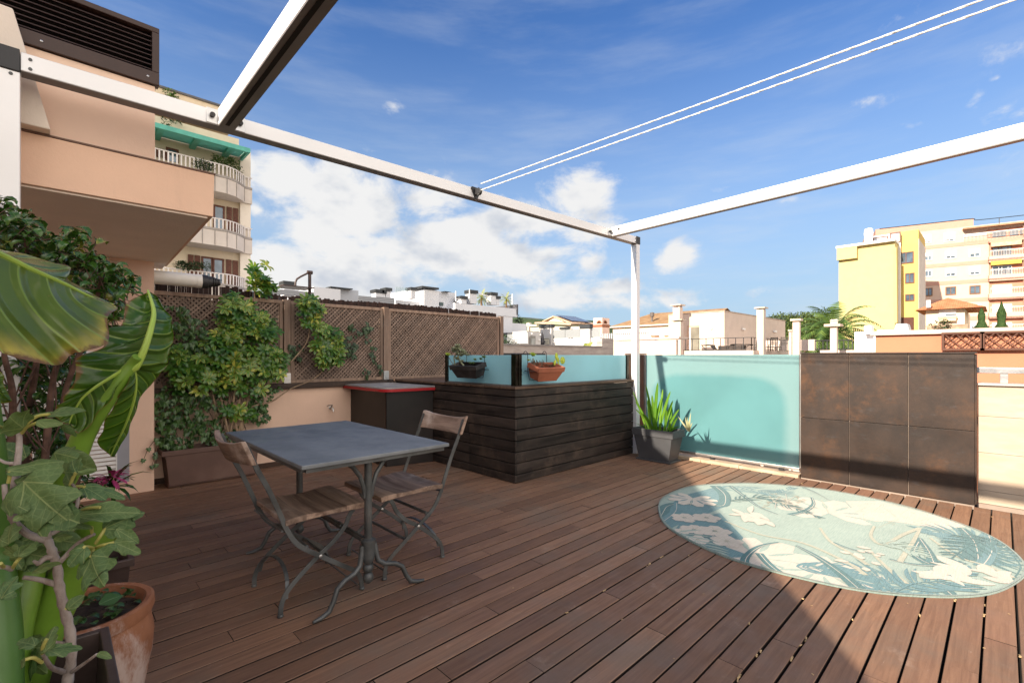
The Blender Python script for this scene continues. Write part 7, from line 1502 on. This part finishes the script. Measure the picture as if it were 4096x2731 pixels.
for i, (x, lab) in enumerate(((1462, 'dark garden chair at the left end of the roof terrace table'), (1655, 'dark garden chair behind the right part of the roof terrace table'), (1795, 'dark garden chair standing apart at the right of the roof terrace table'))):
    q = px(x, 838, XT + 3.2); t3 = thing('garden_chair', lab, 'chair', (q.x, q.y, z_t), 'garden chairs on the roof terrace'); b = z_t
    mb = MB(); mb.box((q.x - .22, q.y - .22, b + .42), (q.x + .22, q.y + .22, b + .45)); mb.build('seat', WK, t3); mb = MB()
    for k in range(4): mb.box((q.x + .20, q.y - .24, b + .50 + k * .13), (q.x + .23, q.y + .24, b + .56 + k * .13))
    mb.box((q.x + .19, q.y - .24, b), (q.x + .23, q.y - .20, b + .98)); mb.box((q.x + .19, q.y + .20, b), (q.x + .23, q.y + .24, b + .98)); mb.build('backrest', WK, t3); MB().box((q.x - .22, q.y - .24, b), (q.x - .19, q.y - .20, b + .42)).build('leg', WK, t3); MB().box((q.x - .22, q.y + .20, b), (q.x - .19, q.y + .24, b + .42)).build('leg', WK, t3)
t3 = thing('low_terrace_wall', 'low pinkish wall with a dark railing between the chimneys, left of the palm', 'wall', (30, 3, 0)); mb = MB(); xbox(mb, w2(1530, 712), w2(2215, 842), XT + 5, .3); mb.build('wall', PW, t3)
t3 = thing('low_terrace_wall', 'short pinkish wall piece beside the trees, right of the tall chimney', 'wall', (24, 3, 0)); mb = MB(); xbox(mb, w2(2030, 700), w2(2213, 846), 23, .25); mb.build('wall', PW, t3)
a = onX(*w2(2218, 715), 22.6); b = onX(*w4(470, 1280), 22.6); railing('terrace_railing', 'dark iron railing in front of the palm, right of the tall chimney', [(22.6, a.y), (22.6, b.y)], a.z, onX(*w2(2218, 850), 22.6).z, .13, r_=.012)
t3 = thing('roof_deck_floor', 'grey roof floor under the palm railing', 'roof', (24, 2, 0)); MB().box((20, -4, GZ), (40, 4.6, onX(*w2(2218, 852), 22.6).z)).build('floor', PW, t3)

# ---- trees and the big palm between the roofs
for i, (x, y, Z, r, lab) in enumerate(((1880, 520, 95, 4.2, 'bright green pine at the left of the group, behind the low chimney'), (2100, 520, 100, 5.0, 'broad green pine crown right of the tall flat capped chimney'), (2240, 500, 110, 5.0, 'green pine crown just left of the big palm'), (2190, 600, 80, 3.6, 'lower bushy tree in front of the pines'), (1960, 600, 85, 3.0, 'small round tree between the two chimneys'))):
    bush('pine_tree', at(*w2(x, y), Z), r, lab, 'tree', PIN, 1500, r * .11, .75, trunk=at(*w2(x, y), Z).z - GZ, clumps=16, group='trees between the roofs', seed=i + 1)
for i, (x, y, Z, r, lab) in enumerate(((75, 1185, 88, 4.2, 'dark green tree low behind the left palm fronds'), (420, 1120, 120, 4.0, 'round green tree behind the palm, against the yellow building'), (150, 1115, 105, 4.2, 'pine crown peeking out above the palm'), (30, 1150, 110, 4.4, 'pine crown left of the palm, below the hill'))):
    bush('pine_tree', at(*w4(x, y), Z), r, lab, 'tree', PIN, 1300, r * .11, .75, trunk=at(*w4(x, y), Z).z - GZ, clumps=14, group='trees between the roofs', seed=i + 11)
pc_ = at(*w4(300, 1215), 40); palm('date_palm', pc_, 4.4, 64, 'large date palm with arching fronds in front of the yellow building', pc_.z - GZ, PLM, wd=.24, droop=1.6)
pc_ = at(*w2(2085, 640), 60); palm('spiky_palm', pc_, 1.6, 26, 'small spiky yucca like palm left of the big palm', 4, PLM, wd=.12, droop=.3)
pc_ = at(*w4(240, 1315), 24); palm('yucca', pc_, .42, 30, 'spiky yucca behind the dark railing beside the chimney', 1.0, PLM, wd=.12, droop=.2)

# ---- yellow building
XY = 86.0; YEL = plaster('yellow render', (.56, .45, .20), .03, .08); YEL2 = plaster('deeper yellow render', (.56, .395, .13), .03, .1)
t = thing('yellow_building', 'tall plain yellow building with a few small windows, in front of the pink apartments', 'building', (XY, 5, GZ))
mb = MB(); c, y1, x1 = pbox(mb, w4(348, 0)[0], w4(850, 0)[0], w4(900, 0)[0], w4(0, 372)[1], XY); mb.build('front_block', YEL, t); zTy = c.z
a = onX(*w4(330, 440), XY - .6); MB().box((XY - .6, a.y - 2.5, onX(*w4(340, 545), XY).z), (XY, a.y, zTy)).build('projecting_bay', YEL, t)
MB().box((XY - .7, c.y - .1, zTy + .01), (x1, a.y + .1, zTy + .35)).build('roof_edge', WHITE, t)
XY2 = XY + 4; mb = MB(); c3_, y3, x3 = pbox(mb, w4(700, 0)[0], w4(1062, 0)[0], w4(1122, 0)[0], w4(0, 262)[1], XY2); mb.build('rear_tower', YEL2, t)
MB().box((XY2 + .05, c3_.y - .05, GZ), (x3, c3_.y + .02, onY(*w4(1100, 400), c3_.y).z)).build('side_wall', plaster('stained grey side wall', (.52, .47, .43), .08, .5), t)
mb = MB(); cq, yq, xq = pbox(mb, w4(640, 0)[0], w4(900, 0)[0], w4(905, 0)[0], w4(0, 290)[1], XY2 - .8); mb.build('penthouse', WHITE, t)
def gwin(p0, p1, onf, nrm, name='window', pane=WGLASS, frame=None, e=.12, split=True):
    a, b = onf(*p0), onf(*p1); d = Vector((b.x - a.x, b.y - a.y, 0)); L = d.length; d.normalize(); o = Vector(nrm); f = MB()
    def pl(s0, s1, z0, z1, out, mbx): q = [a + d * s0, a + d * s1]; mbx.hexa([(q[0].x, q[0].y, z0), (q[1].x, q[1].y, z0), (q[1].x + o.x * out, q[1].y + o.y * out, z0), (q[0].x + o.x * out, q[0].y + o.y * out, z0), (q[0].x, q[0].y, z1), (q[1].x, q[1].y, z1), (q[1].x + o.x * out, q[1].y + o.y * out, z1), (q[0].x + o.x * out, q[0].y + o.y * out, z1)])
    for s0, s1, z0, z1 in ((-e, 0, b.z - e, a.z + e), (L, L + e, b.z - e, a.z + e), (0, L, a.z, a.z + e), (0, L, b.z - e, b.z)) + (((L / 2 - e / 3, L / 2 + e / 3, b.z, a.z),) if split else ()): pl(s0, s1, z0, z1, .12, f)
    w_ = f.build(name, frame or SHUT, t); g = MB(); pl(0, L, b.z, a.z, .05, g); g.build('pane', pane, w_); return w_, pl, a, b, L
fx = lambda X: (lambda u, v: onX(u, v, X))
for p0, p1 in (((892, 482), (1010, 555)), ((952, 665), (1017, 735)), ((952, 853), (1017, 895))): gwin(w4(*p0), w4(*p1), fx(XY2), (-1, 0, 0))
for p0, p1 in (((662, 345), (780, 375)), ((815, 305), (893, 372))): gwin(w4(*p0), w4(*p1), fx(XY2 - .8), (-1, 0, 0), split=False, pane=simple('pale window glass', (.5, .5, .5), .1) if 'pale window glass' not in bpy.data.materials else bpy.data.materials['pale window glass'])
mb = MB(); p = onX(*w4(615, 375), XY + 1); mb.lathe([(.5, -1), (.5, .9), (.6, .95), (.55, 1.05), (.6, 1.15), (.5, 1.9), (.2, 2.0)], (p.x, p.y, p.z), 12); mb.build('roof_chimney', WHITE, t)
mb = MB(); p = onX(*w4(853, 425), XY - .15); q = onX(*w4(860, 1100), XY - .15); mb.tube([p, q], .16, 6); mb.build('downpipe', YEL, t)
mb = MB(); q = onX(*w4(890, 1040), XY + .2); mb.box((XY2 - .3, q.y - 1.2, GZ), (XY2 - .02, q.y + .8, q.z)); mb.build('doorway', simple('dark brown doorway', (.08, .03, .02), .8), t)

# ---- pink apartment block, its front turned slightly
dF = (FW + RT * ((-508 - CU) / FPX)).normalized(); P0 = at(2200, 818, 80); nF = Vector((-dF.y, dF.x)); nF = nF if nF.dot(Vector((P0.x, P0.y))) < 0 else -nF
def onF(u, v, out=0.0):
    d = FW + RT * ((u - CU) / FPX); q = Vector((P0.x, P0.y)) + nF * out; Z = nF.dot(q) / nF.dot(d); return at(u, v, Z)
t = thing('pink_apartment_block', 'long pink and cream apartment block with stacked recessed balconies at the right', 'building', tuple((P0.x, P0.y, GZ)))
PK = plaster('cream pink render', (.55, .395, .315), .03, .08); PKB = plaster('salmon band render', (.47, .26, .20), .03, .1); PKR = plaster('terracotta recess render', (.50, .22, .15))
def fbox(mb, p0, p1, o0, o1, z0=None, z1=None):
    a, b = onF(*p0), onF(*p1); za, zb2 = (a.z if z1 is None else z1), (b.z if z0 is None else z0); f = lambda q, o: (q.x + nF.x * o, q.y + nF.y * o)
    mb.hexa([(*f(a, o1), zb2), (*f(b, o1), zb2), (*f(b, o0), zb2), (*f(a, o0), zb2), (*f(a, o1), za), (*f(b, o1), za), (*f(b, o0), za), (*f(a, o0), za)])
zP = onF(*w5(700, 210)).z; mb = MB(); fbox(mb, (1985, 600), (2480, 600), -12, -.0, GZ, zP); mb.build('wall', PK, t)
zP2 = onF(*w5(1000, 80)).z; mb = MB(); fbox(mb, w4(676, 300), w5(1080, 90), -11, -.02, zP + .01, zP2); mb.build('attic', PKB, t)
mb = MB(); fbox(mb, w5(1085, 160), (2480, 300), -11, -.6, zP + .01, onF(*w5(1300, 140)).z); mb.build('attic', PKB, t)
for pa in ((700, 418), (700, 660), (700, 885), (700, 1110), (1200, 1320)): z = onF(*w5(*pa)).z; mb = MB(); fbox(mb, w5(430, 500), (2480, 500), .0, .06, z - .30, z + .30); mb.build('floor_band', PKB, t)
blind = simple('white roller blind', (.78, .76, .72), .6, .05)
BFR = simple('brown window frame', (.20, .09, .04), .6)
def pwin(x0, x1, yt, ym_, yb_, fr=None):
    w_, pl, a, b, L = gwin(w5(x0, yt), w5(x1, yb_), onF, (nF.x, nF.y, 0), frame=fr or WFRAME)
    if ym_ > yt: m_ = MB(); zm = onF(*w5(x0, ym_)).z; pl(0, L, zm, a.z, .16, m_); m_.build('blind', blind, w_)
for x0, x1, yt, ym_, yb_ in ((475, 545, 520, 555, 590), (735, 845, 497, 552, 568), (1035, 1150, 472, 520, 548), (735, 845, 718, 768, 790), (1035, 1148, 697, 752, 770), (718, 832, 268, 345, 350), (455, 535, 295, 370, 375), (1040, 1160, 1165, 1222, 1240)): pwin(x0, x1, yt, ym_, yb_)
pwin(478, 545, 738, 738, 798)
for x0, x1, yt, yb_ in ((478, 552, 957, 1035), (738, 847, 942, 1020), (1040, 1153, 928, 1008)): pwin(x0, x1, yt, yt, yb_, BFR)
pwin(1050, 1110, 1405, 1430, 1455)
# balconies: recess, slab front, rail, glazing
for i, (yt, yb_, aw_) in enumerate(((385, 560, 1), (615, 795, 2), (855, 1025, 0), (1095, 1260, 0), (1330, 1480, 0))):
    x0, x1 = 1272, 1692; mb = MB(); fbox(mb, w5(x0, yt), w5(x1, yt + 0), .02, .05, onF(*w5(x0, yb_)).z, onF(*w5(x0, yt)).z); o = mb.build('balcony', PKR, t)
    a = onF(*w5(1300, 500)); zt, zb2 = onF(*w5(x0, yt)).z, onF(*w5(x0, yb_)).z; h = zt - zb2
    mb = MB(); fbox(mb, w5(x0 - 12, 0), w5(x1 + 10, 0), .05, .75, zb2 - .95, zb2 + .02); mb.build('parapet', PK, o)
    mb = MB(); fbox(mb, w5(x0 - 12, 0), w5(x1 + 10, 0), .05, .75, zt - .05, zt + .25); mb.build('slab_above', PKB, o)
    mb = MB(); fbox(mb, w5(1310, 0), w5(1555, 0), .06, .10, zb2, zb2 + h * .62); mb.build('pane', WGLASS if i in (0, 1) else blind, o)
    mb = MB(); fbox(mb, w5(1310, 0), w5(1555, 0), .11, .14, zb2 + h * .60, zb2 + h * .64)
    for xx in (1310, 1388, 1428, 1505, 1550): fbox(mb, w5(xx, 0), w5(xx + 8, 0), .11, .14, zb2, zb2 + h * .62)
    mb.build('glazing_bars', BFR if i == 0 else WFRAME, o)
    mb = MB(); fbox(mb, w5(x0, 0), w5(x1, 0), .68, .74, zb2 + .85, zb2 + .93)
    for k in range(22): xx = x0 + (x1 - x0) * k / 21; fbox(mb, w5(xx, 0), w5(xx + 3, 0), .69, .73, zb2 + .02, zb2 + .85)
    mb.build('railing', BAL, o)
    if aw_: mb = MB(); fbox(mb, w5(1280, 0), w5(1660, 0), .5, .9, zt - .75, zt - .1); mb.build('awning', simple('cream striped awning', (.6, .42, .26), .8) if aw_ == 1 else lv(N('yellow striped awning'), (.62, .45, .08), 3), o)
mb = MB(); fbox(mb, w5(935, 0), (2480, 0), .2, 1.2, onF(*w5(1100, 212)).z, onF(*w5(1100, 195)).z); mb.build('eaves_roof', simple('brown eaves tiles', (.30, .17, .10), .9), t)
mb = MB(); zt, zb2 = onF(*w5(1300, 215)).z, onF(*w5(1300, 315)).z; fbox(mb, w5(1250, 0), (2480, 0), .03, .08, zb2, zt); mb.build('top_recess', PKR, t)
for x0, x1 in ((1310, 1480), (1530, 1640), (1660, 1712)): mb = MB(); fbox(mb, w5(x0, 0), w5(x1, 0), .1, .14, zb2, zt - .4); mb.build('window', WGLASS, t)
mb = MB(); fbox(mb, w5(935, 0), (2480, 0), .7, .76, zb2 + .75, zb2 + .85)
for k in range(48): xx = 940 + 17 * k; fbox(mb, w5(xx, 0), w5(xx + 3, 0), .71, .75, zb2, zb2 + .75)
mb.build('railing', BAL, t)
mb = MB(); fbox(mb, w5(1692, 0), w5(1712, 0), .1, .8, GZ, zt); mb.build('pier', PK, t)
t3 = thing('roof_cable', 'thin dark cable on short poles along the roof of the pink apartment block', 'cable', tuple(onF(*w5(1300, 90)))); mb = MB(); mb.tube(smoothpath([onF(*w5(-100, 205)), onF(*w5(600, 128)), onF(*w5(1065, 78)), onF(*w5(1100, 96)), onF(*w5(1400, 68)), onF(*w5(1750, 30))], 3), .06, 5); mb.tube([onF(*w5(1402, 68)), onF(*w5(1402, 140))], .05, 5); mb.build('cable', BLACK, t3)

# ---- little red roofed house, stone wall, cypresses
XR = 74.0; t = thing('red_roof_house', 'small cream house with an orange red pyramid roof and balustrade before the pink apartments', 'house', (XR, -12, GZ))
mb = MB(); c, yl, xr = pbox(mb, w5(480, 0)[0], w5(970, 0)[0], w5(1035, 0)[0], w5(0, 1200)[1], XR); mb.build('wall', plaster('cream house render', (.74, .58, .42)), t); e = .9; apx = onX(*w5(755, 1068), XR + 4)
mb = MB(); A = [(XR - e, c.y - e - .8, c.z), (XR + 8, c.y - e - .8, c.z), (XR + 8, yl + e, c.z), (XR - e, yl + e, c.z)]
for i in range(4): mb.poly([A[i], A[(i + 1) % 4], (apx.x, apx.y, apx.z)])
mb.poly([(x, y, z - .01) for x, y, z in A]); mb.build('roof', TILER, t)
mb = MB(); xbox(mb, w5(645, 1215), w5(860, 1295), XR, .1, .1); mb.build('shutter', blind, t); mb = MB(); xbox(mb, w5(730, 1272), w5(860, 1285), XR, .1, .16); mb.build('window', WGLASS, t)
mb = MB(); a, b = onX(*w5(645, 1300), XR - .5), onX(*w5(862, 1355), XR - .5); mb.box((XR - .6, b.y, a.z - .2), (XR - .3, a.y, a.z)); mb.box((XR - .6, b.y, b.z), (XR - .3, a.y, b.z + .2))
for k in range(9): y = b.y + (a.y - b.y) * (k + .5) / 9; mb.lathe([(.10, b.z + .2), (.2, b.z + .5), (.08, (a.z + b.z) / 2 + .2), (.14, a.z - .2)], (XR - .45, y, 0), 8)
mb.build('balustrade', plaster('sand balustrade', (.66, .50, .33)), t)
mb = MB(); xbox(mb, w5(484, 1100), w5(540, 1190), XR - 1, .5); mb.build('air_conditioner', GREYW, t)
t = thing('stone_wall', 'rubble stone retaining wall below the red roofed house', 'wall', (70, -12, GZ)); n = N('rubble stone'); vo = n.n('ShaderNodeTexVoronoi'); n.l(n.co(scale=(1, 1, 1)), vo.inputs['Vector']); vo.inputs['Scale'].default_value = 1.6; c_ = n.mix(n.rng(n.noise(1.5, 5), .3, .7), (.30, .20, .13), (.52, .38, .26)); c_ = n.mix(n.math('MULTIPLY', n.rng(vo.outputs['Distance'], .3, .7), .5), c_, (.16, .11, .08)); n.bump(vo.outputs['Distance'], .8, .1); n.set(col=c_, rough=.95)
mb = MB(); xbox(mb, w5(490, 1415), w5(1010, 1560), 70, .8); mb.build('wall', n.m, t)
bush('creeper', onX(*w5(640, 1455), 69.8), 1.3, 'dark green creeper hanging on the rubble stone wall', 'plant', DKG, 500, .22, .9)
def cypress(pt, pb, w_, Z, lab, seed):
    a, b = at(*pt, Z), at(*pb, Z); h = a.z - b.z; r_ = random.Random(seed); t = thing('cypress', lab, 'tree', (b.x, b.y, b.z), 'cypresses before the pink apartments'); mb = MB()
    for i in range(2600):
        f = r_.random() ** .8; rr_ = w_ * (1 - f) ** .8 * (.75 + .25 * math.sin(f * 9 + seed)) * math.sqrt(r_.uniform(.15, 1)) + .03; an = r_.uniform(0, 6.28); p = Vector((b.x + rr_ * math.cos(an), b.y + rr_ * math.sin(an), b.z + f * h * .98)); leaf(mb, p, (math.cos(an) * .35, math.sin(an) * .35, 1), (math.cos(an), math.sin(an), 0), .24 * (1.2 - f), .09, .2, .2, [.3, 1, .1], r_=r_.random())
    mb.build('crown', leafmat('cypress leaves', (.018, .05, .012), (.06, .11, .025), rough=.6, trans=.05) if 'cypress leaves' not in bpy.data.materials else bpy.data.materials['cypress leaves'], t, smooth='leaf'); MB().tube([(b.x, b.y, GZ), (b.x, b.y, b.z + h * .5)], .15, 7).build('trunk', TWIG, t)
cypress(w5(1205, 1195), w5(1180, 1500), .60, 46, 'shorter cypress, left of the two in front of the pink apartments', 1); cypress(w5(1455, 1115), w5(1430, 1500), .62, 46, 'taller cypress, right of the two in front of the pink apartments', 2)

# ---- white roofs and steps, coral wall with lattice
t = thing('white_roof_shed', 'small white roof shed with a rounded vent hood below the yellow building', 'shed', (40, 0, GZ)); mb = MB(); pbox(mb, w4(690, 0)[0], w4(975, 0)[0], w4(1035, 0)[0], w4(0, 1158)[1], 38); mb.build('wall', WHITE, t)
mb = MB(); a = onX(*w4(845, 1110), 36); b = onX(*w4(975, 1160), 36); m_ = (a.y + b.y) / 2; n0 = len(mb.v); P = [(a.y, b.z - .4), (a.y, a.z - .35), (m_ + .25, a.z), (m_ - .25, a.z), (b.y, a.z - .35), (b.y, b.z - .4)]
mb.v += [(36, y, z) for y, z in P] + [(37.2, y, z) for y, z in P]; mb.face([n0 + i for i in range(6)]); mb.face([n0 + 6 + i for i in range(6)][::-1])
for i in range(6): mb.face([n0 + i, n0 + (i + 1) % 6, n0 + 6 + (i + 1) % 6, n0 + 6 + i])
mb.build('vent_hood', GREYW, t)
t = thing('white_stair_block', 'white roof block with outside steps behind the palm, beside the coral wall', 'building', (35, 1, GZ)); mb = MB(); xbox(mb, w4(490, 1182), w4(690, 1400), 34, 3); mb.build('wall', WHITE, t); mb = MB(); xbox(mb, w4(575, 1125), w4(638, 1200), 33.5, .8); mb.build('chimney', WHITE, t)
mb = MB()
for k in range(9): p0, p1 = w4(570 + 11 * k, 1335 - 9 * k), w4(690, 1400); xbox(mb, p0, p1, 33.2 + k * .08, .5)
mb.build('steps', PINKW, t)
XO = 9.6; COR = plaster('coral render', (.44, .18, .105), .03, .15); t = thing('coral_wall', 'coral orange rendered wall with a pale coping, beyond the rusty tiled wall', 'wall', (XO, -2, GZ))
c = onX(*w4(678, 1215), XO); zc = c.z; MB().box((XO, -9, GZ), (XO + .3, c.y, zc)).build('wall', COR, t); MB().box((XO - .06, -9, zc + .003), (XO + .38, c.y + .06, zc + .07)).build('coping', plaster('pale coping', (.52, .40, .33)), t)
MB().box((XO + .3, c.y - .05, GZ), (XO + 6, c.y, zc)).build('side_wall', COR, t)
for i, (x0, x1) in enumerate(((1292, 1628), (1640, 2020))):
    a, b = onX(*w4(x0, 1205), XO - .08), onX(*w4(x1, 1328), XO - .08); a.z = onX(*w4(1292, 1205), XO - .08).z; b.z = onX(*w4(1292, 1330), XO - .08).z
    t = thing('small_trellis', ('dark brown diamond trellis panel on the coral wall, nearer the yellow building', 'dark brown diamond trellis panel on the coral wall, at the right edge of the view')[i], 'trellis', (XO - .08, a.y, b.z), 'trellis panels on the coral wall')
    A = MB(); B = MB(); L = a.y - b.y; lattice(0, L, 0, a.z - b.z, 0, .112, .014, .008, random.Random(3), A, B)
    mb = MB()
    for S in (A, B):
        n0 = len(mb.v); mb.v += [(XO - .08 + y, a.y - x, b.z + z) for x, y, z in S.v]
        for f in S.f: mb.face([n0 + i_ for i_ in f])
    TR = simple('dark brown stain', (.09, .035, .02), .7) if i == 0 else bpy.data.materials['dark brown stain']; mb.build('slats', TR, t); mb = MB(); e = .03
    for q in (((XO - .09, b.y, b.z - e), (XO - .05, a.y, b.z)), ((XO - .09, b.y, a.z), (XO - .05, a.y, a.z + e)), ((XO - .09, a.y, b.z - e), (XO - .05, a.y + e, a.z + e)), ((XO - .09, b.y - e, b.z - e), (XO - .05, b.y, a.z + e))): mb.box(*q)
    mb.build('frame', TR, t)
